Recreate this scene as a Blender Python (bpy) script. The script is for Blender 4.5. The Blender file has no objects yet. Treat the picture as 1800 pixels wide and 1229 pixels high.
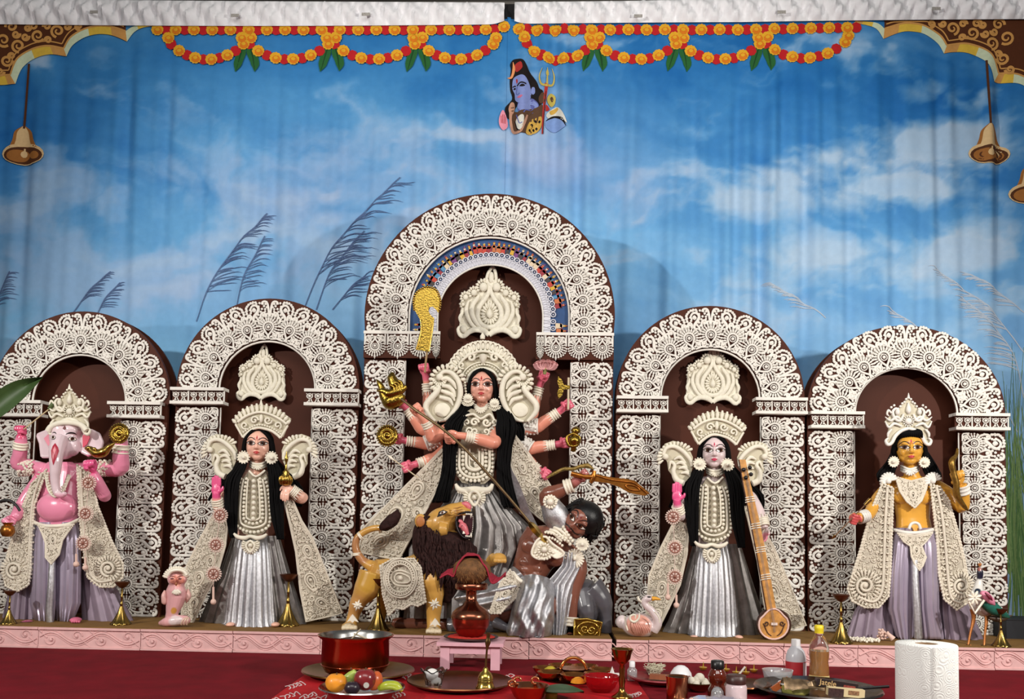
import bpy, math, random
import numpy as np
from mathutils import Vector, Matrix
from mathutils.bvhtree import BVHTree
from mathutils.geometry import tessellate_polygon
PI = math.pi
sin, cos = math.sin, math.cos
random.seed(7)
SC = bpy.context.scene
COL = SC.collection

# ------------------------------------------------------------------ camera
FPX, CXP, CYP = 1500.0, 900.0, 838.0          # focal length and principal point, in pixels of 1800 x 1229
CAM = Vector((0.0, -3.82, 0.588))
YAW, PITCH, ROLL = math.radians(2.1), math.radians(3.3), math.radians(1.0)
RM = Matrix.Rotation(YAW, 3, 'Z') @ Matrix.Rotation(PI / 2 + PITCH, 3, 'X') @ Matrix.Rotation(ROLL, 3, 'Z')
cd = bpy.data.cameras.new('camera')
cd.sensor_width = 36.0
cd.lens = FPX / 1800 * 36
cd.shift_x = (900 - CXP) / 1800
cd.shift_y = (CYP - 614.5) / 1800
cd.clip_start = 0.05
cam = bpy.data.objects.new('camera', cd)
cam.matrix_world = Matrix.Translation(CAM) @ RM.to_4x4()
COL.objects.link(cam)
SC.camera = cam


def ray(px, py):
    return RM @ Vector(((px - CXP) / FPX, (CYP - py) / FPX, -1.0))


def at(px, py, Y):
    d = ray(px, py)
    return CAM + d * ((Y - CAM.y) / d.y)


def atz(px, py, Z):
    d = ray(px, py)
    return CAM + d * ((Z - CAM.z) / d.z)


def proj(p):
    q = RM.transposed() @ (Vector(p) - CAM)
    return CXP + FPX * q.x / -q.z, CYP - FPX * q.y / -q.z


def SCL(Y):
    return (Y - CAM.y) / FPX


# ------------------------------------------------------------------ light
W = bpy.data.worlds.new('hall_world')
SC.world = W
W.use_nodes = True
W.node_tree.nodes['Background'].inputs[0].default_value = (1.0, 0.97, 0.93, 1)
W.node_tree.nodes['Background'].inputs[1].default_value = 0.14


def light(name, kind, loc, target, energy, color, size, spot=None, blend=0.5, size_y=None):
    L = bpy.data.lights.new(name, kind)
    L.energy = energy
    L.color = color
    if kind == 'AREA':
        L.size = size
        if size_y:
            L.shape = 'RECTANGLE'
            L.size_y = size_y
    else:
        L.shadow_soft_size = size
    if spot:
        L.spot_size = math.radians(spot)
        L.spot_blend = blend
    o = bpy.data.objects.new(name, L)
    o.location = loc
    o.rotation_euler = (Vector(target) - Vector(loc)).to_track_quat('-Z', 'Y').to_euler()
    COL.objects.link(o)
    return o


light('stage_spot', 'SPOT', (-3.9, -3.9, 2.4), (0.2, 0.4, 1.2), 560, (1, 0.955, 0.89), 0.07, 75, 0.6)
light('stage_spot', 'SPOT', (2.75, -2.5, 1.75), (0.0, 0.4, 1.1), 330, (1, 0.95, 0.88), 0.06, 100, 0.6)
light('hall_ceiling_panel', 'AREA', (0, -4.2, 3.6), (0, 0.6, 1.0), 110, (1, 0.97, 0.93), 4.0, size_y=1.6)
SC.view_settings.view_transform = 'Standard'
SC.view_settings.look = 'None'
SC.view_settings.gamma = 1.0
SC.view_settings.use_curve_mapping = False
SC.view_settings.exposure = 0.0


# ------------------------------------------------------------------ materials
MATS = {}


def lin(c):
    return tuple(((x / 255) / 12.92 if x / 255 <= 0.04045 else (((x / 255) + 0.055) / 1.055) ** 2.4) for x in c)


def mat(name, rgb, rough=0.6, metal=0.0, spec=0.5, noise=0.0, nscale=40, bump=0.0, bscale=200, coat=0.0, trans=0.0, vcol=False, sheen=0.0, bdist=0.002, alpha=1.0):
    if name in MATS:
        return MATS[name]
    m = bpy.data.materials.new(name)
    MATS[name] = m
    m.use_nodes = True
    nt = m.node_tree
    b = nt.nodes['Principled BSDF']
    c = lin(rgb)
    b.inputs['Base Color'].default_value = (*c, 1)
    b.inputs['Roughness'].default_value = rough
    b.inputs['Metallic'].default_value = metal
    b.inputs['Specular IOR Level'].default_value = spec
    b.inputs['Coat Weight'].default_value = coat
    b.inputs['Coat Roughness'].default_value = 0.08
    b.inputs['Transmission Weight'].default_value = trans
    b.inputs['Sheen Weight'].default_value = sheen
    b.inputs['Alpha'].default_value = alpha
    src = None
    tc = nt.nodes.new('ShaderNodeTexCoord')
    if vcol:
        a = nt.nodes.new('ShaderNodeAttribute')
        a.attribute_name = 'Col'
        src = a.outputs['Color']
        nt.links.new(src, b.inputs['Base Color'])
    if noise > 0:
        n = nt.nodes.new('ShaderNodeTexNoise')
        n.inputs['Scale'].default_value = nscale
        n.inputs['Detail'].default_value = 4
        nt.links.new(tc.outputs['Object'], n.inputs['Vector'])
        mr = nt.nodes.new('ShaderNodeMapRange')
        mr.inputs['From Min'].default_value = 0.3
        mr.inputs['From Max'].default_value = 0.7
        mr.inputs['To Min'].default_value = 1 - noise
        mr.inputs['To Max'].default_value = 1 + noise * 0.5
        nt.links.new(n.outputs['Fac'], mr.inputs['Value'])
        mx = nt.nodes.new('ShaderNodeMix')
        mx.data_type = 'RGBA'
        mx.blend_type = 'MULTIPLY'
        mx.inputs['Factor'].default_value = 1
        if src:
            nt.links.new(src, mx.inputs['A'])
        else:
            mx.inputs['A'].default_value = (*c, 1)
        nt.links.new(mr.outputs['Result'], mx.inputs['B'])
        nt.links.new(mx.outputs['Result'], b.inputs['Base Color'])
    if bump > 0:
        n = nt.nodes.new('ShaderNodeTexNoise')
        n.inputs['Scale'].default_value = bscale
        n.inputs['Detail'].default_value = 3
        nt.links.new(tc.outputs['Object'], n.inputs['Vector'])
        bp = nt.nodes.new('ShaderNodeBump')
        bp.inputs['Strength'].default_value = bump
        bp.inputs['Distance'].default_value = bdist
        nt.links.new(n.outputs['Fac'], bp.inputs['Height'])
        nt.links.new(bp.outputs['Normal'], b.inputs['Normal'])
    return m


# ------------------------------------------------------------------ mesh builder
class MB:
    def __init__(s):
        s.v, s.f, s.m, s.n = [], [], [], 0
        s.mi = 0

    def add(s, V, F):
        V = np.asarray(V, float).reshape(-1, 3)
        s.v.append(V)
        n = s.n
        s.f.extend([tuple(i + n for i in f) for f in F])
        s.m.extend([s.mi] * len(F))
        s.n += len(V)

    def loft(s, rings, closed=True, caps=True, loop=False):
        k = len(rings[0])
        V = np.concatenate([np.asarray(r, float).reshape(-1, 3) for r in rings])
        F = []
        R = len(rings)
        for i in range(R if loop else R - 1):
            a, b = i * k, ((i + 1) % R) * k
            for j in range(k if closed else k - 1):
                j2 = (j + 1) % k
                F.append((a + j, a + j2, b + j2, b + j))
        if caps and closed and not loop:
            F.append(tuple(range(k - 1, -1, -1)))
            F.append(tuple((R - 1) * k + j for j in range(k)))
        s.add(V, F)

    def tube(s, pts, r, n=6, closed=False, flat=1.0, up=(0, -1, 0), smooth=0, caps=True):
        P = np.asarray([tuple(p) for p in pts], float)
        R = np.full(len(P), float(r)) if np.isscalar(r) else np.asarray(r, float)
        if smooth:
            P, R = spline(P, R, smooth, closed)
        N = len(P)
        rings = []
        upv = np.asarray(up, float)
        pu = None
        for i in range(N):
            if closed:
                t = P[(i + 1) % N] - P[i - 1]
            else:
                t = P[min(i + 1, N - 1)] - P[max(i - 1, 0)]
            t = t / (np.linalg.norm(t) + 1e-12)
            a = pu if pu is not None else upv
            u = a - t * np.dot(a, t)
            if np.linalg.norm(u) < 1e-3:
                a = np.array((0.3, 0.2, 0.9))
                u = a - t * np.dot(a, t)
            u /= np.linalg.norm(u)
            if flat != 1.0:
                u2 = upv - t * np.dot(upv, t)
                if np.linalg.norm(u2) > 0.05:
                    u = u2 / np.linalg.norm(u2)
            pu = u
            w = np.cross(t, u)
            ang = np.arange(n) * 2 * PI / n
            rings.append(P[i] + R[i] * (np.outer(np.cos(ang), w) + flat * np.outer(np.sin(ang), u)))
        s.loft(rings, True, caps and not closed, loop=closed)

    def ell(s, c, rx, ry=None, rz=None, rot=None, nu=8, nv=6):
        ry = rx if ry is None else ry
        rz = rx if rz is None else rz
        c = np.asarray(tuple(c), float)
        V = [(0, 0, 1)]
        for i in range(1, nv):
            a = PI * i / nv
            for j in range(nu):
                b = 2 * PI * j / nu
                V.append((sin(a) * cos(b), sin(a) * sin(b), cos(a)))
        V.append((0, 0, -1))
        V = np.asarray(V) * (rx, ry, rz)
        if rot is not None:
            V = V @ np.asarray(rot).T
        F = []
        for j in range(nu):
            F.append((0, 1 + j, 1 + (j + 1) % nu))
        for i in range(nv - 2):
            for j in range(nu):
                a, b = 1 + i * nu + j, 1 + i * nu + (j + 1) % nu
                F.append((a, a + nu, b + nu, b))
        L = len(V) - 1
        for j in range(nu):
            F.append((L, 1 + (nv - 2) * nu + (j + 1) % nu, 1 + (nv - 2) * nu + j))
        s.add(V + c, F)

    def lathe(s, c, prof, n=24, rot=None, sx=1, sy=1, caps=True):
        rings = []
        ang = np.arange(n) * 2 * PI / n
        for r, z in prof:
            ring = np.stack([r * np.cos(ang) * sx, r * np.sin(ang) * sy, np.full(n, z)], 1)
            if rot is not None:
                ring = ring @ np.asarray(rot).T
            rings.append(ring + np.asarray(tuple(c), float))
        s.loft(rings, True, caps)

    def box(s, c, sx, sy, sz, rot=None):
        V = np.array([(x, y, z) for x in (-.5, .5) for y in (-.5, .5) for z in (-.5, .5)]) * (sx, sy, sz)
        if rot is not None:
            V = V @ np.asarray(rot).T
        s.add(V + np.asarray(tuple(c), float), [(0, 1, 3, 2), (4, 6, 7, 5), (0, 4, 5, 1), (2, 3, 7, 6), (0, 2, 6, 4), (1, 5, 7, 3)])

    def poly(s, pts, back=None):
        """flat polygon from 3-D points; back = offset vector gives it thickness"""
        P = [Vector(tuple(p)) for p in pts]
        tri = tessellate_polygon([P])
        n = len(P)
        V = [tuple(p) for p in P]
        F = [tuple(t) for t in tri]
        if back is not None:
            B = Vector(tuple(back))
            V += [tuple(p + B) for p in P]
            F += [tuple(n + i for i in reversed(t)) for t in tri]
            F += [(i, n + i, n + (i + 1) % n, (i + 1) % n) for i in range(n)]
        s.add(V, F)

    def mesh(s, name, smooth=True, sharp=76, off=None):
        me = bpy.data.meshes.new(name)
        V = np.concatenate(s.v) if s.v else np.zeros((0, 3))
        if off is not None:
            V = V - np.asarray(tuple(off))
        me.from_pydata(V.tolist(), [], s.f)
        me.validate()
        me.update()
        if any(s.m) and len(me.polygons) == len(s.m):
            me.polygons.foreach_set('material_index', np.asarray(s.m, np.int32))
        if smooth:
            me.polygons.foreach_set('use_smooth', np.ones(len(me.polygons), bool))
            if sharp:
                me.set_sharp_from_angle(angle=math.radians(sharp))
        return me


def spline(P, R, k, closed=False):
    P = np.asarray(P, float)
    n = len(P)
    R = np.asarray(R, float)
    out, ro = [], []
    rng = n if closed else n - 1
    for i in range(rng):
        if closed:
            a, b, c, d = P[i - 1], P[i], P[(i + 1) % n], P[(i + 2) % n]
            rb, rc = R[i], R[(i + 1) % n]
        else:
            a, b, c, d = P[max(i - 1, 0)], P[i], P[i + 1], P[min(i + 2, n - 1)]
            rb, rc = R[i], R[i + 1]
        for j in range(k):
            t = j / k
            out.append(0.5 * (2 * b + (c - a) * t + (2 * a - 5 * b + 4 * c - d) * t * t + (3 * b - a - 3 * c + d) * t ** 3))
            ro.append(rb + (rc - rb) * (t * t * (3 - 2 * t)))
    if not closed:
        out.append(P[-1])
        ro.append(R[-1])
    return np.asarray(out), np.asarray(ro)


def rotY(a):
    return np.asarray(Matrix.Rotation(a, 3, 'Y'))


def rotX(a):
    return np.asarray(Matrix.Rotation(a, 3, 'X'))


def rotZ(a):
    return np.asarray(Matrix.Rotation(a, 3, 'Z'))


def align(d):
    """3x3 matrix turning +Z to direction d"""
    return np.asarray(Vector(tuple(d)).normalized().to_track_quat('Z', 'Y').to_matrix())


# ------------------------------------------------------------------ objects
def thing(name, label, cat, loc=(0, 0, 0), group=None):
    o = bpy.data.objects.new(name, None)
    o.empty_display_size = 0.05
    COL.objects.link(o)
    o.location = loc
    o['label'] = label
    o['category'] = cat
    if group:
        o['group'] = group
    return o


def root(o):
    while o.parent:
        o = o.parent
    return o


def obj(name, mb, m, parent=None, smooth=True, sharp=76, label=None, stuff=False):
    off = root(parent).location if parent else None
    me = mb.mesh(name, smooth, sharp, off) if isinstance(mb, MB) else mb
    for x in (m if isinstance(m, (list, tuple)) else [m]):
        me.materials.append(x)
    o = bpy.data.objects.new(name, me)
    COL.objects.link(o)
    if parent:
        o.parent = parent
    if label:
        o['label'] = label
    if stuff:
        o['kind'] = 'stuff'
    return o


def tag(o, label, cat, group=None):
    o['label'] = label
    o['category'] = cat
    if group:
        o['group'] = group
    return o


def inst(name, me, M, parent):
    """a part that shares mesh data; M = world matrix"""
    o = bpy.data.objects.new(name, me)
    COL.objects.link(o)
    o.parent = parent
    o.matrix_local = Matrix.Translation(-root(parent).location) @ M
    return o


def struct(name, mb, m, smooth=False):
    o = obj(name, mb, m, None, smooth)
    o['kind'] = 'structure'
    return o


def retop(o):
    """move the origin of a top-level mesh to the middle of its base"""
    me = o.data
    V = np.empty(len(me.vertices) * 3)
    me.vertices.foreach_get('co', V)
    V = V.reshape(-1, 3)
    c = np.array(((V[:, 0].min() + V[:, 0].max()) / 2, (V[:, 1].min() + V[:, 1].max()) / 2, V[:, 2].min()))
    me.vertices.foreach_set('co', (V - c).ravel())
    o.location = c
    return o


class Fr:
    """pixel frame on a depth plane: q(px, py, d) -> world point d metres behind (in front of, when negative) the plane"""
    def __init__(s, Y):
        s.Y = Y
        s.s = SCL(Y)

    def __call__(s, px, py, d=0.0):
        return at(px, py, s.Y + d)

    def L(s, pts):
        return [at(p[0], p[1], s.Y + (p[2] if len(p) > 2 else 0)) for p in pts]


def remesh(mb, voxel, it=3, name='body'):
    me = mb.mesh('tmp', False)
    o = bpy.data.objects.new('tmp', me)
    COL.objects.link(o)
    r = o.modifiers.new('r', 'REMESH')
    r.mode = 'VOXEL'
    r.voxel_size = voxel
    if it:
        sm = o.modifiers.new('s', 'SMOOTH')
        sm.factor = 0.5
        sm.iterations = it
    dg = bpy.context.evaluated_depsgraph_get()
    out = bpy.data.meshes.new_from_object(o.evaluated_get(dg))
    out.name = name
    bpy.data.objects.remove(o)
    bpy.data.meshes.remove(me)
    out.polygons.foreach_set('use_smooth', np.ones(len(out.polygons), bool))
    return out


def verts(me):
    V = np.empty(len(me.vertices) * 3)
    me.vertices.foreach_get('co', V)
    return V.reshape(-1, 3)


def setcol(me, C):
    a = me.color_attributes.new('Col', 'FLOAT_COLOR', 'POINT')
    C4 = np.ones((len(C), 4))
    C4[:, :3] = C
    a.data.foreach_set('color', C4.ravel())


def bvh(me):
    return BVHTree.FromPolygons([v.co for v in me.vertices], [tuple(p.vertices) for p in me.polygons])


def noise2(x, y, seed=0):
    rs = np.random.RandomState(seed)
    T = rs.rand(256, 256)
    xi, yi = np.floor(x).astype(int), np.floor(y).astype(int)
    fx, fy = x - xi, y - yi
    fx, fy = fx * fx * (3 - 2 * fx), fy * fy * (3 - 2 * fy)
    g = lambda a, b: T[a % 256, b % 256]
    return (g(xi, yi) * (1 - fx) + g(xi + 1, yi) * fx) * (1 - fy) + (g(xi, yi + 1) * (1 - fx) + g(xi + 1, yi + 1) * fx) * fy


def fbm(x, y, o=5, seed=0):
    s, a, t = 0, 0.5, 0
    for i in range(o):
        s = s + a * noise2(x, y, seed + i)
        t += a
        x, y, a = x * 2.03, y * 2.03, a * 0.5
    return s / t


WHITE = mat('shola_white', (234, 230, 222), 0.75, noise=0.10, nscale=18, spec=0.25)
CREAM = mat('shola_cream', (234, 228, 210), 0.7, noise=0.10, nscale=25, spec=0.3)
BROWN = mat('maroon_board', (76, 38, 25), 0.6, noise=0.12, nscale=6, spec=0.15)
GOLD = mat('gold_foil', (158, 130, 56), 0.24, 1.0, bump=0.5, bscale=120, bdist=0.004)
GOLDS = mat('gold_smooth', (184, 152, 76), 0.22, 1.0)
BRASS = mat('brass', (178, 142, 76), 0.26, 1.0, noise=0.25, nscale=30)
COPPER = mat('copper', (184, 118, 82), 0.22, 1.0, noise=0.2, nscale=20)
SILVER = mat('silver_sequin_cloth', (200, 200, 204), 0.34, 0.85, bump=0.45, bscale=420, bdist=0.003, noise=0.25, nscale=90)
PEARL = mat('pearl', (240, 232, 214), 0.3, spec=0.6)
BLACKH = mat('black_hair', (9, 8, 9), 0.75, bump=0.6, bscale=300, spec=0.12)
# ================================================================== SETTING
ZST = 0.097                                  # stage top
YC = 1.05                                    # curtain plane
m = MB(); m.box((0, 0.0, -0.05), 9, 9, 0.1)
CARPET = mat('red_carpet', (112, 12, 26), 0.85, noise=0.25, nscale=9, bump=0.4, bscale=350, spec=0.15)
struct('floor', m, CARPET)
m = MB(); m.box((0, 1.75, 2.2), 9, 0.1, 4.6)
struct('wall_back', m, mat('wall_paint', (112, 108, 102), 0.8, noise=0.08))
m = MB(); m.box(at(900, 2.5, 1.64) + Vector((0, 0, 0.05)), 8.6, 0.06, 0.035)
struct('trim_1', m, mat('trim_paint', (92, 88, 84), 0.7))

# ---- curtains
rs = np.random.RandomState(3)
FK = [(rs.uniform(14, 78), rs.uniform(0, 7), rs.uniform(-0.35, 0.35)) for _ in range(11)]


def cur(x, z):
    x = np.asarray(x, float); z = np.asarray(z, float)
    y = 0
    for k, ph, dr in FK:
        y = y + (0.23 / k) * np.sin(k * (x + dr * 0.10 * (3.4 - z)) + ph)
    drop = np.clip((3.45 - z) / 0.5, 0.15, 1)
    y = y * drop * (0.66 + 0.14 * np.clip(x + 0.2, -1, 1))
    g = np.exp(-((x - 0.05 - 0.03 * (3.4 - z)) / 0.30) ** 2)
    y = y + g * 0.013 * np.sin(55 * (x - 0.055 * (3.4 - z) * np.sign(x + .1) * 0.4))
    return YC + y


def cp(px, py, k=1):
    p = at(px, py, YC)
    p.y = float(cur(p.x, p.z)) - 0.0016 * k - 0.005
    return p


def sky_color(px, py):
    px = np.asarray(px, float); py = np.asarray(py, float)
    stops = [(0, (44, 118, 180)), (130, (52, 126, 188)), (300, (80, 148, 206)), (430, (108, 170, 220)), (560, (130, 182, 226)), (800, (136, 178, 214)), (1200, (120, 150, 185))]
    ys = [a for a, b in stops]
    C = np.stack([np.interp(py, ys, [b[i] for a, b in stops]) for i in range(3)], -1)
    wx, wy = px / 150, py / 110
    w1 = fbm(wx, wy, 5, 11) - 0.5
    w2 = fbm(wx + 9, wy + 4, 5, 23) - 0.5
    f = fbm(wx + 2.2 * w1, wy + 2.2 * w2, 7, 5) - 0.5
    wisp = fbm(px / 230 + 1.4 * w1 + 3, py / 46 - px / 260 + 1.6 * w2, 6, 71) - 0.5
    big = fbm(px / 420, py / 380, 3, 41) - 0.5
    C = C + big[..., None] * np.array((90, 78, 55))
    C = C + (f * 0.9 + wisp * 0.7)[..., None] * np.array((58, 52, 36))
    lo = np.clip((py - 330) / 200, 0, 1) * np.clip((720 - px) / 300, 0, 1)
    C = C * (1 - .5 * lo[..., None]) + np.array((126, 190, 230)) * .5 * lo[..., None]

    def blobs(L):
        s = np.zeros_like(px)
        for cx, cy, rx, ry, a in L:
            s = np.maximum(s, a * np.exp(-(((px - cx) / rx) ** 2 + ((py - cy) / ry) ** 2)))
        return s
    soft = blobs([(170, 160, 85, 60, .55), (330, 165, 75, 70, .55), (260, 215, 120, 70, .4), (330, 300, 150, 70, .6), (540, 260, 120, 90, .7), (700, 240, 110, 70, .45), (480, 330, 150, 60, .5), (100, 330, 130, 120, .5), (160, 470, 200, 90, .75), (40, 430, 100, 80, .6), (960, 290, 120, 55, .75), (930, 150, 70, 70, .55), (1080, 330, 120, 60, .35), (760, 330, 160, 50, .35), (560, 420, 180, 90, .45), (380, 430, 160, 70, .35)])
    hard = blobs([(1390, 310, 110, 42, .95), (1330, 345, 90, 32, .8), (1500, 275, 130, 38, .9), (1620, 245, 130, 45, .85), (1720, 260, 100, 60, .7), (1650, 165, 110, 36, .7), (1590, 130, 80, 28, .45), (1430, 345, 200, 40, .7), (1620, 330, 200, 50, .65), (1450, 450, 130, 45, .7), (1560, 470, 140, 55, .55), (1330, 480, 90, 50, .4), (1700, 430, 110, 60, .55), (1260, 360, 60, 40, .4), (1760, 560, 80, 110, .6)])
    m1 = np.clip((soft + f * 2.3 - 0.22) / 0.5, 0, 1)
    m2 = np.clip((hard + f * 1.7 + wisp * .6 - 0.24) / 0.5, 0, 1)
    m0 = np.clip((wisp + f * .6 - 0.06) / 0.3, 0, 1) * 0.4
    C = C * (1 - 0.6 * m1[..., None]) + np.array((160, 186, 222)) * 0.6 * m1[..., None]
    C = C * (1 - 0.8 * m2[..., None]) + np.array((190, 208, 226)) * 0.8 * m2[..., None]
    C = C * (1 - m0[..., None]) + np.array((140, 180, 220)) * m0[..., None]
    lil = blobs([(960, 300, 150, 70, .9), (620, 330, 200, 80, .5), (1050, 260, 120, 120, .3), (420, 520, 240, 70, .5)])
    C = C * (1 - 0.45 * lil[..., None]) + np.array((168, 172, 212)) * 0.45 * lil[..., None]
    return np.clip(C, 8, 250)


def curtain(name, label, x0, x1, dy):
    """x in world metres"""
    nx = int((x1 - x0) / 0.0105); nz = 320
    X = np.linspace(x0, x1, nx); Z = np.linspace(0.02, 3.62, nz)
    XX, ZZ = np.meshgrid(X, Z)
    ZZ = ZZ.copy()
    YY = cur(XX, ZZ) + dy
    Q = np.stack([XX, YY, ZZ], -1).reshape(-1, 3)
    R = np.asarray(RM.transposed())
    q = (Q - np.asarray(tuple(CAM))) @ R.T
    px = CXP + FPX * q[:, 0] / -q[:, 2]; py = CYP - FPX * q[:, 1] / -q[:, 2]
    t = thing(name, label, 'curtain', ((x0 + x1) / 2, YC, 0.02), 'sky curtains hung across the back')
    top = 44 + 3 * np.sin(px / 290) - np.clip((px - 1300) / 500, 0, 1) * 8 - 7 * np.exp(-((px - 893) / 18) ** 2)
    F = []
    keep = (py > top - 4)
    idx = np.arange(nx * nz).reshape(nz, nx)
    A, B, C_, D = idx[:-1, :-1].ravel(), idx[:-1, 1:].ravel(), idx[1:, 1:].ravel(), idx[1:, :-1].ravel()
    ok = keep[A] & keep[B]
    F = np.stack([A, B, C_, D], 1)[ok]
    mb = MB(); mb.add(Q, [tuple(r) for r in F.tolist()])
    cm = mat('printed_sky_cloth', (80, 140, 200), 0.75, vcol=True, noise=0.05, nscale=26, spec=0.2)
    me = mb.mesh('sky_cloth', True, 0, t.location)
    S = sky_color(px, py) / 255
    S = np.where(S <= 0.04045, S / 12.92, ((S + 0.055) / 1.055) ** 2.4)
    setcol(me, S)
    o = obj('sky_cloth', me, cm, t)
    # white rod sleeve at the top
    mb = MB()
    xs0, xs1 = (x0, at(887, 20, YC).x) if dy >= 0 else (at(905, 20, YC).x, x1)
    n2 = int((xs1 - xs0) / 0.012)
    rings = []
    rng2 = np.random.RandomState(int(abs(x0) * 100) + 3)
    for i in range(n2):
        x = xs0 + (xs1 - xs0) * i / (n2 - 1)
        ppx = proj((x, YC, 3.35))[0]
        pt = np.interp(ppx, [-200, 0, 500, 880, 893, 905, 1100, 1300, 1800, 2000], [-6, 2, 6, 8, 9, 8, 6, 2, -2, -4])
        pb = 46 + 3 * sin(ppx / 290) - min(max((ppx - 1300) / 500, 0), 1) * 8 - 7 * math.exp(-((ppx - 893) / 18) ** 2)
        zt = at(ppx, pt, YC).z; zb = at(ppx, pb, YC).z
        ring = []
        for k in range(9):
            u = k / 8
            z = zt + (zb - zt) * u
            wob = 0.010 * sin(46 * (x + 0.10 * (1 - u)) + 2 * sin(5 * x)) + 0.007 * sin(97 * (x + 0.07 * u) + 1) + .004 * sin(171 * x + 3 * u)
            y = YC + dy - 0.020 - 0.022 * sin(PI * min(u * 1.05, 1)) ** 0.6 + 1.7 * wob * max(sin(PI * u), 0) ** 0.5
            ring.append((x, y, z))
        rings.append(ring)
    mb.loft(rings, False)
    obj('rod_sleeve', mb, mat('white_muslin', (240, 240, 243), 0.85, noise=0.05, nscale=40, spec=0.1), t)
    return t


xm = at(889, 60, YC).x
curL = curtain('printed_curtain', 'blue sky printed curtain hanging left of the seam, with reed plumes', at(-60, 60, YC).x, xm + 0.05, 0.0)
curR = curtain('printed_curtain', 'blue sky printed curtain hanging right of the seam, with white clouds', xm + 0.012, at(1860, 60, YC).x, -0.004)
# black stand post seen between the two sleeves
m = MB()
a = at(896, 22, YC)
m.tube([(a.x, YC + 0.06, 0), (a.x, YC + 0.06, a.z + .06)], 0.02, 10)
m.box((a.x, YC + 0.03, a.z - 0.01), 0.075, 0.05, 0.13)
o = retop(obj('backdrop_stand', m, mat('black_cloth', (14, 13, 15), 0.8, bump=.5, bscale=90)))
tag(o, 'black upright backdrop stand peeping out where the two curtains meet', 'stand')
for x, y in ((165, 21), (413, 27), (643, 25), (1122, 28), (1374, 21), (1646, 15)):
    m = MB(); p = at(x, y, YC - 0.075)
    m.box(p, 0.048, 0.002, 0.018)
    obj('maker_tag', m, mat('tag_grey', (168, 164, 158), 0.7, noise=.3, nscale=150), curL if x < 893 else curR)


# ---- prints on the cloth (flat print)
def fan(mb, c, bd, k, rings=2):
    if max(abs(b[0] - c[0]) for b in bd) > 9:
        bd = [(a[0] + (b[0] - a[0]) * t, a[1] + (b[1] - a[1]) * t) for a, b in zip(bd, bd[1:] + bd[:1]) for t in (0, .5)]
        rings = 5
    n = len(bd)
    V = [cp(c[0], c[1], k)]
    for r in range(1, rings + 1):
        for b in bd:
            V.append(cp(c[0] + (b[0] - c[0]) * r / rings, c[1] + (b[1] - c[1]) * r / rings, k))
    F = [(0, 1 + j, 1 + (j + 1) % n) for j in range(n)]
    for r in range(rings - 1):
        for j in range(n):
            a, b = 1 + r * n + j, 1 + r * n + (j + 1) % n
            F.append((a, a + n, b + n, b))
    mb.add([tuple(v) for v in V], F)


def disc(mb, cx, cy, rx, ry, k, n=14, wob=0.0, rot=0):
    bd = []
    for j in range(n):
        a = 2 * PI * j / n
        w = 1 + wob * sin(j * 2.6)
        x, y = rx * w * cos(a), ry * w * sin(a)
        bd.append((cx + x * cos(rot) - y * sin(rot), cy + x * sin(rot) + y * cos(rot)))
    fan(mb, (cx, cy), bd, k)


def ribbon(mb, pts, w, k, sm=5):
    P = np.asarray(pts, float); Wd = np.full(len(P), float(w)) if np.isscalar(w) else np.asarray(w, float)
    P3 = np.c_[P, np.zeros(len(P))]
    if sm:
        P3, Wd = spline(P3, Wd, sm)
    V = []
    for i in range(len(P3)):
        t = P3[min(i + 1, len(P3) - 1)] - P3[max(i - 1, 0)]
        t /= np.linalg.norm(t) + 1e-9
        nx, ny = -t[1], t[0]
        V.append(cp(P3[i][0] + nx * Wd[i] / 2, P3[i][1] + ny * Wd[i] / 2, k))
        V.append(cp(P3[i][0] - nx * Wd[i] / 2, P3[i][1] - ny * Wd[i] / 2, k))
    mb.add([tuple(v) for v in V], [(2 * i, 2 * i + 1, 2 * i + 3, 2 * i + 2) for i in range(len(P3) - 1)])


def band(mb, A, B, k, n=3):
    """strip between two px polylines of equal length"""
    V = []
    for a, b in zip(A, B):
        for j in range(n + 1):
            V.append(cp(a[0] + (b[0] - a[0]) * j / n, a[1] + (b[1] - a[1]) * j / n, k))
    F = []
    for i in range(len(A) - 1):
        for j in range(n):
            o_ = i * (n + 1) + j
            F.append((o_, o_ + 1, o_ + n + 2, o_ + n + 1))
    mb.add([tuple(v) for v in V], F)


def ink(name, rgb):
    return mat('ink_' + name, rgb, 0.75, spec=0.2, noise=0.08, nscale=60)


def dens(pts, k=6):
    P, _ = spline(np.c_[np.asarray(pts, float), np.zeros(len(pts))], np.ones(len(pts)), k)
    return [(p[0], p[1]) for p in P]


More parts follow.
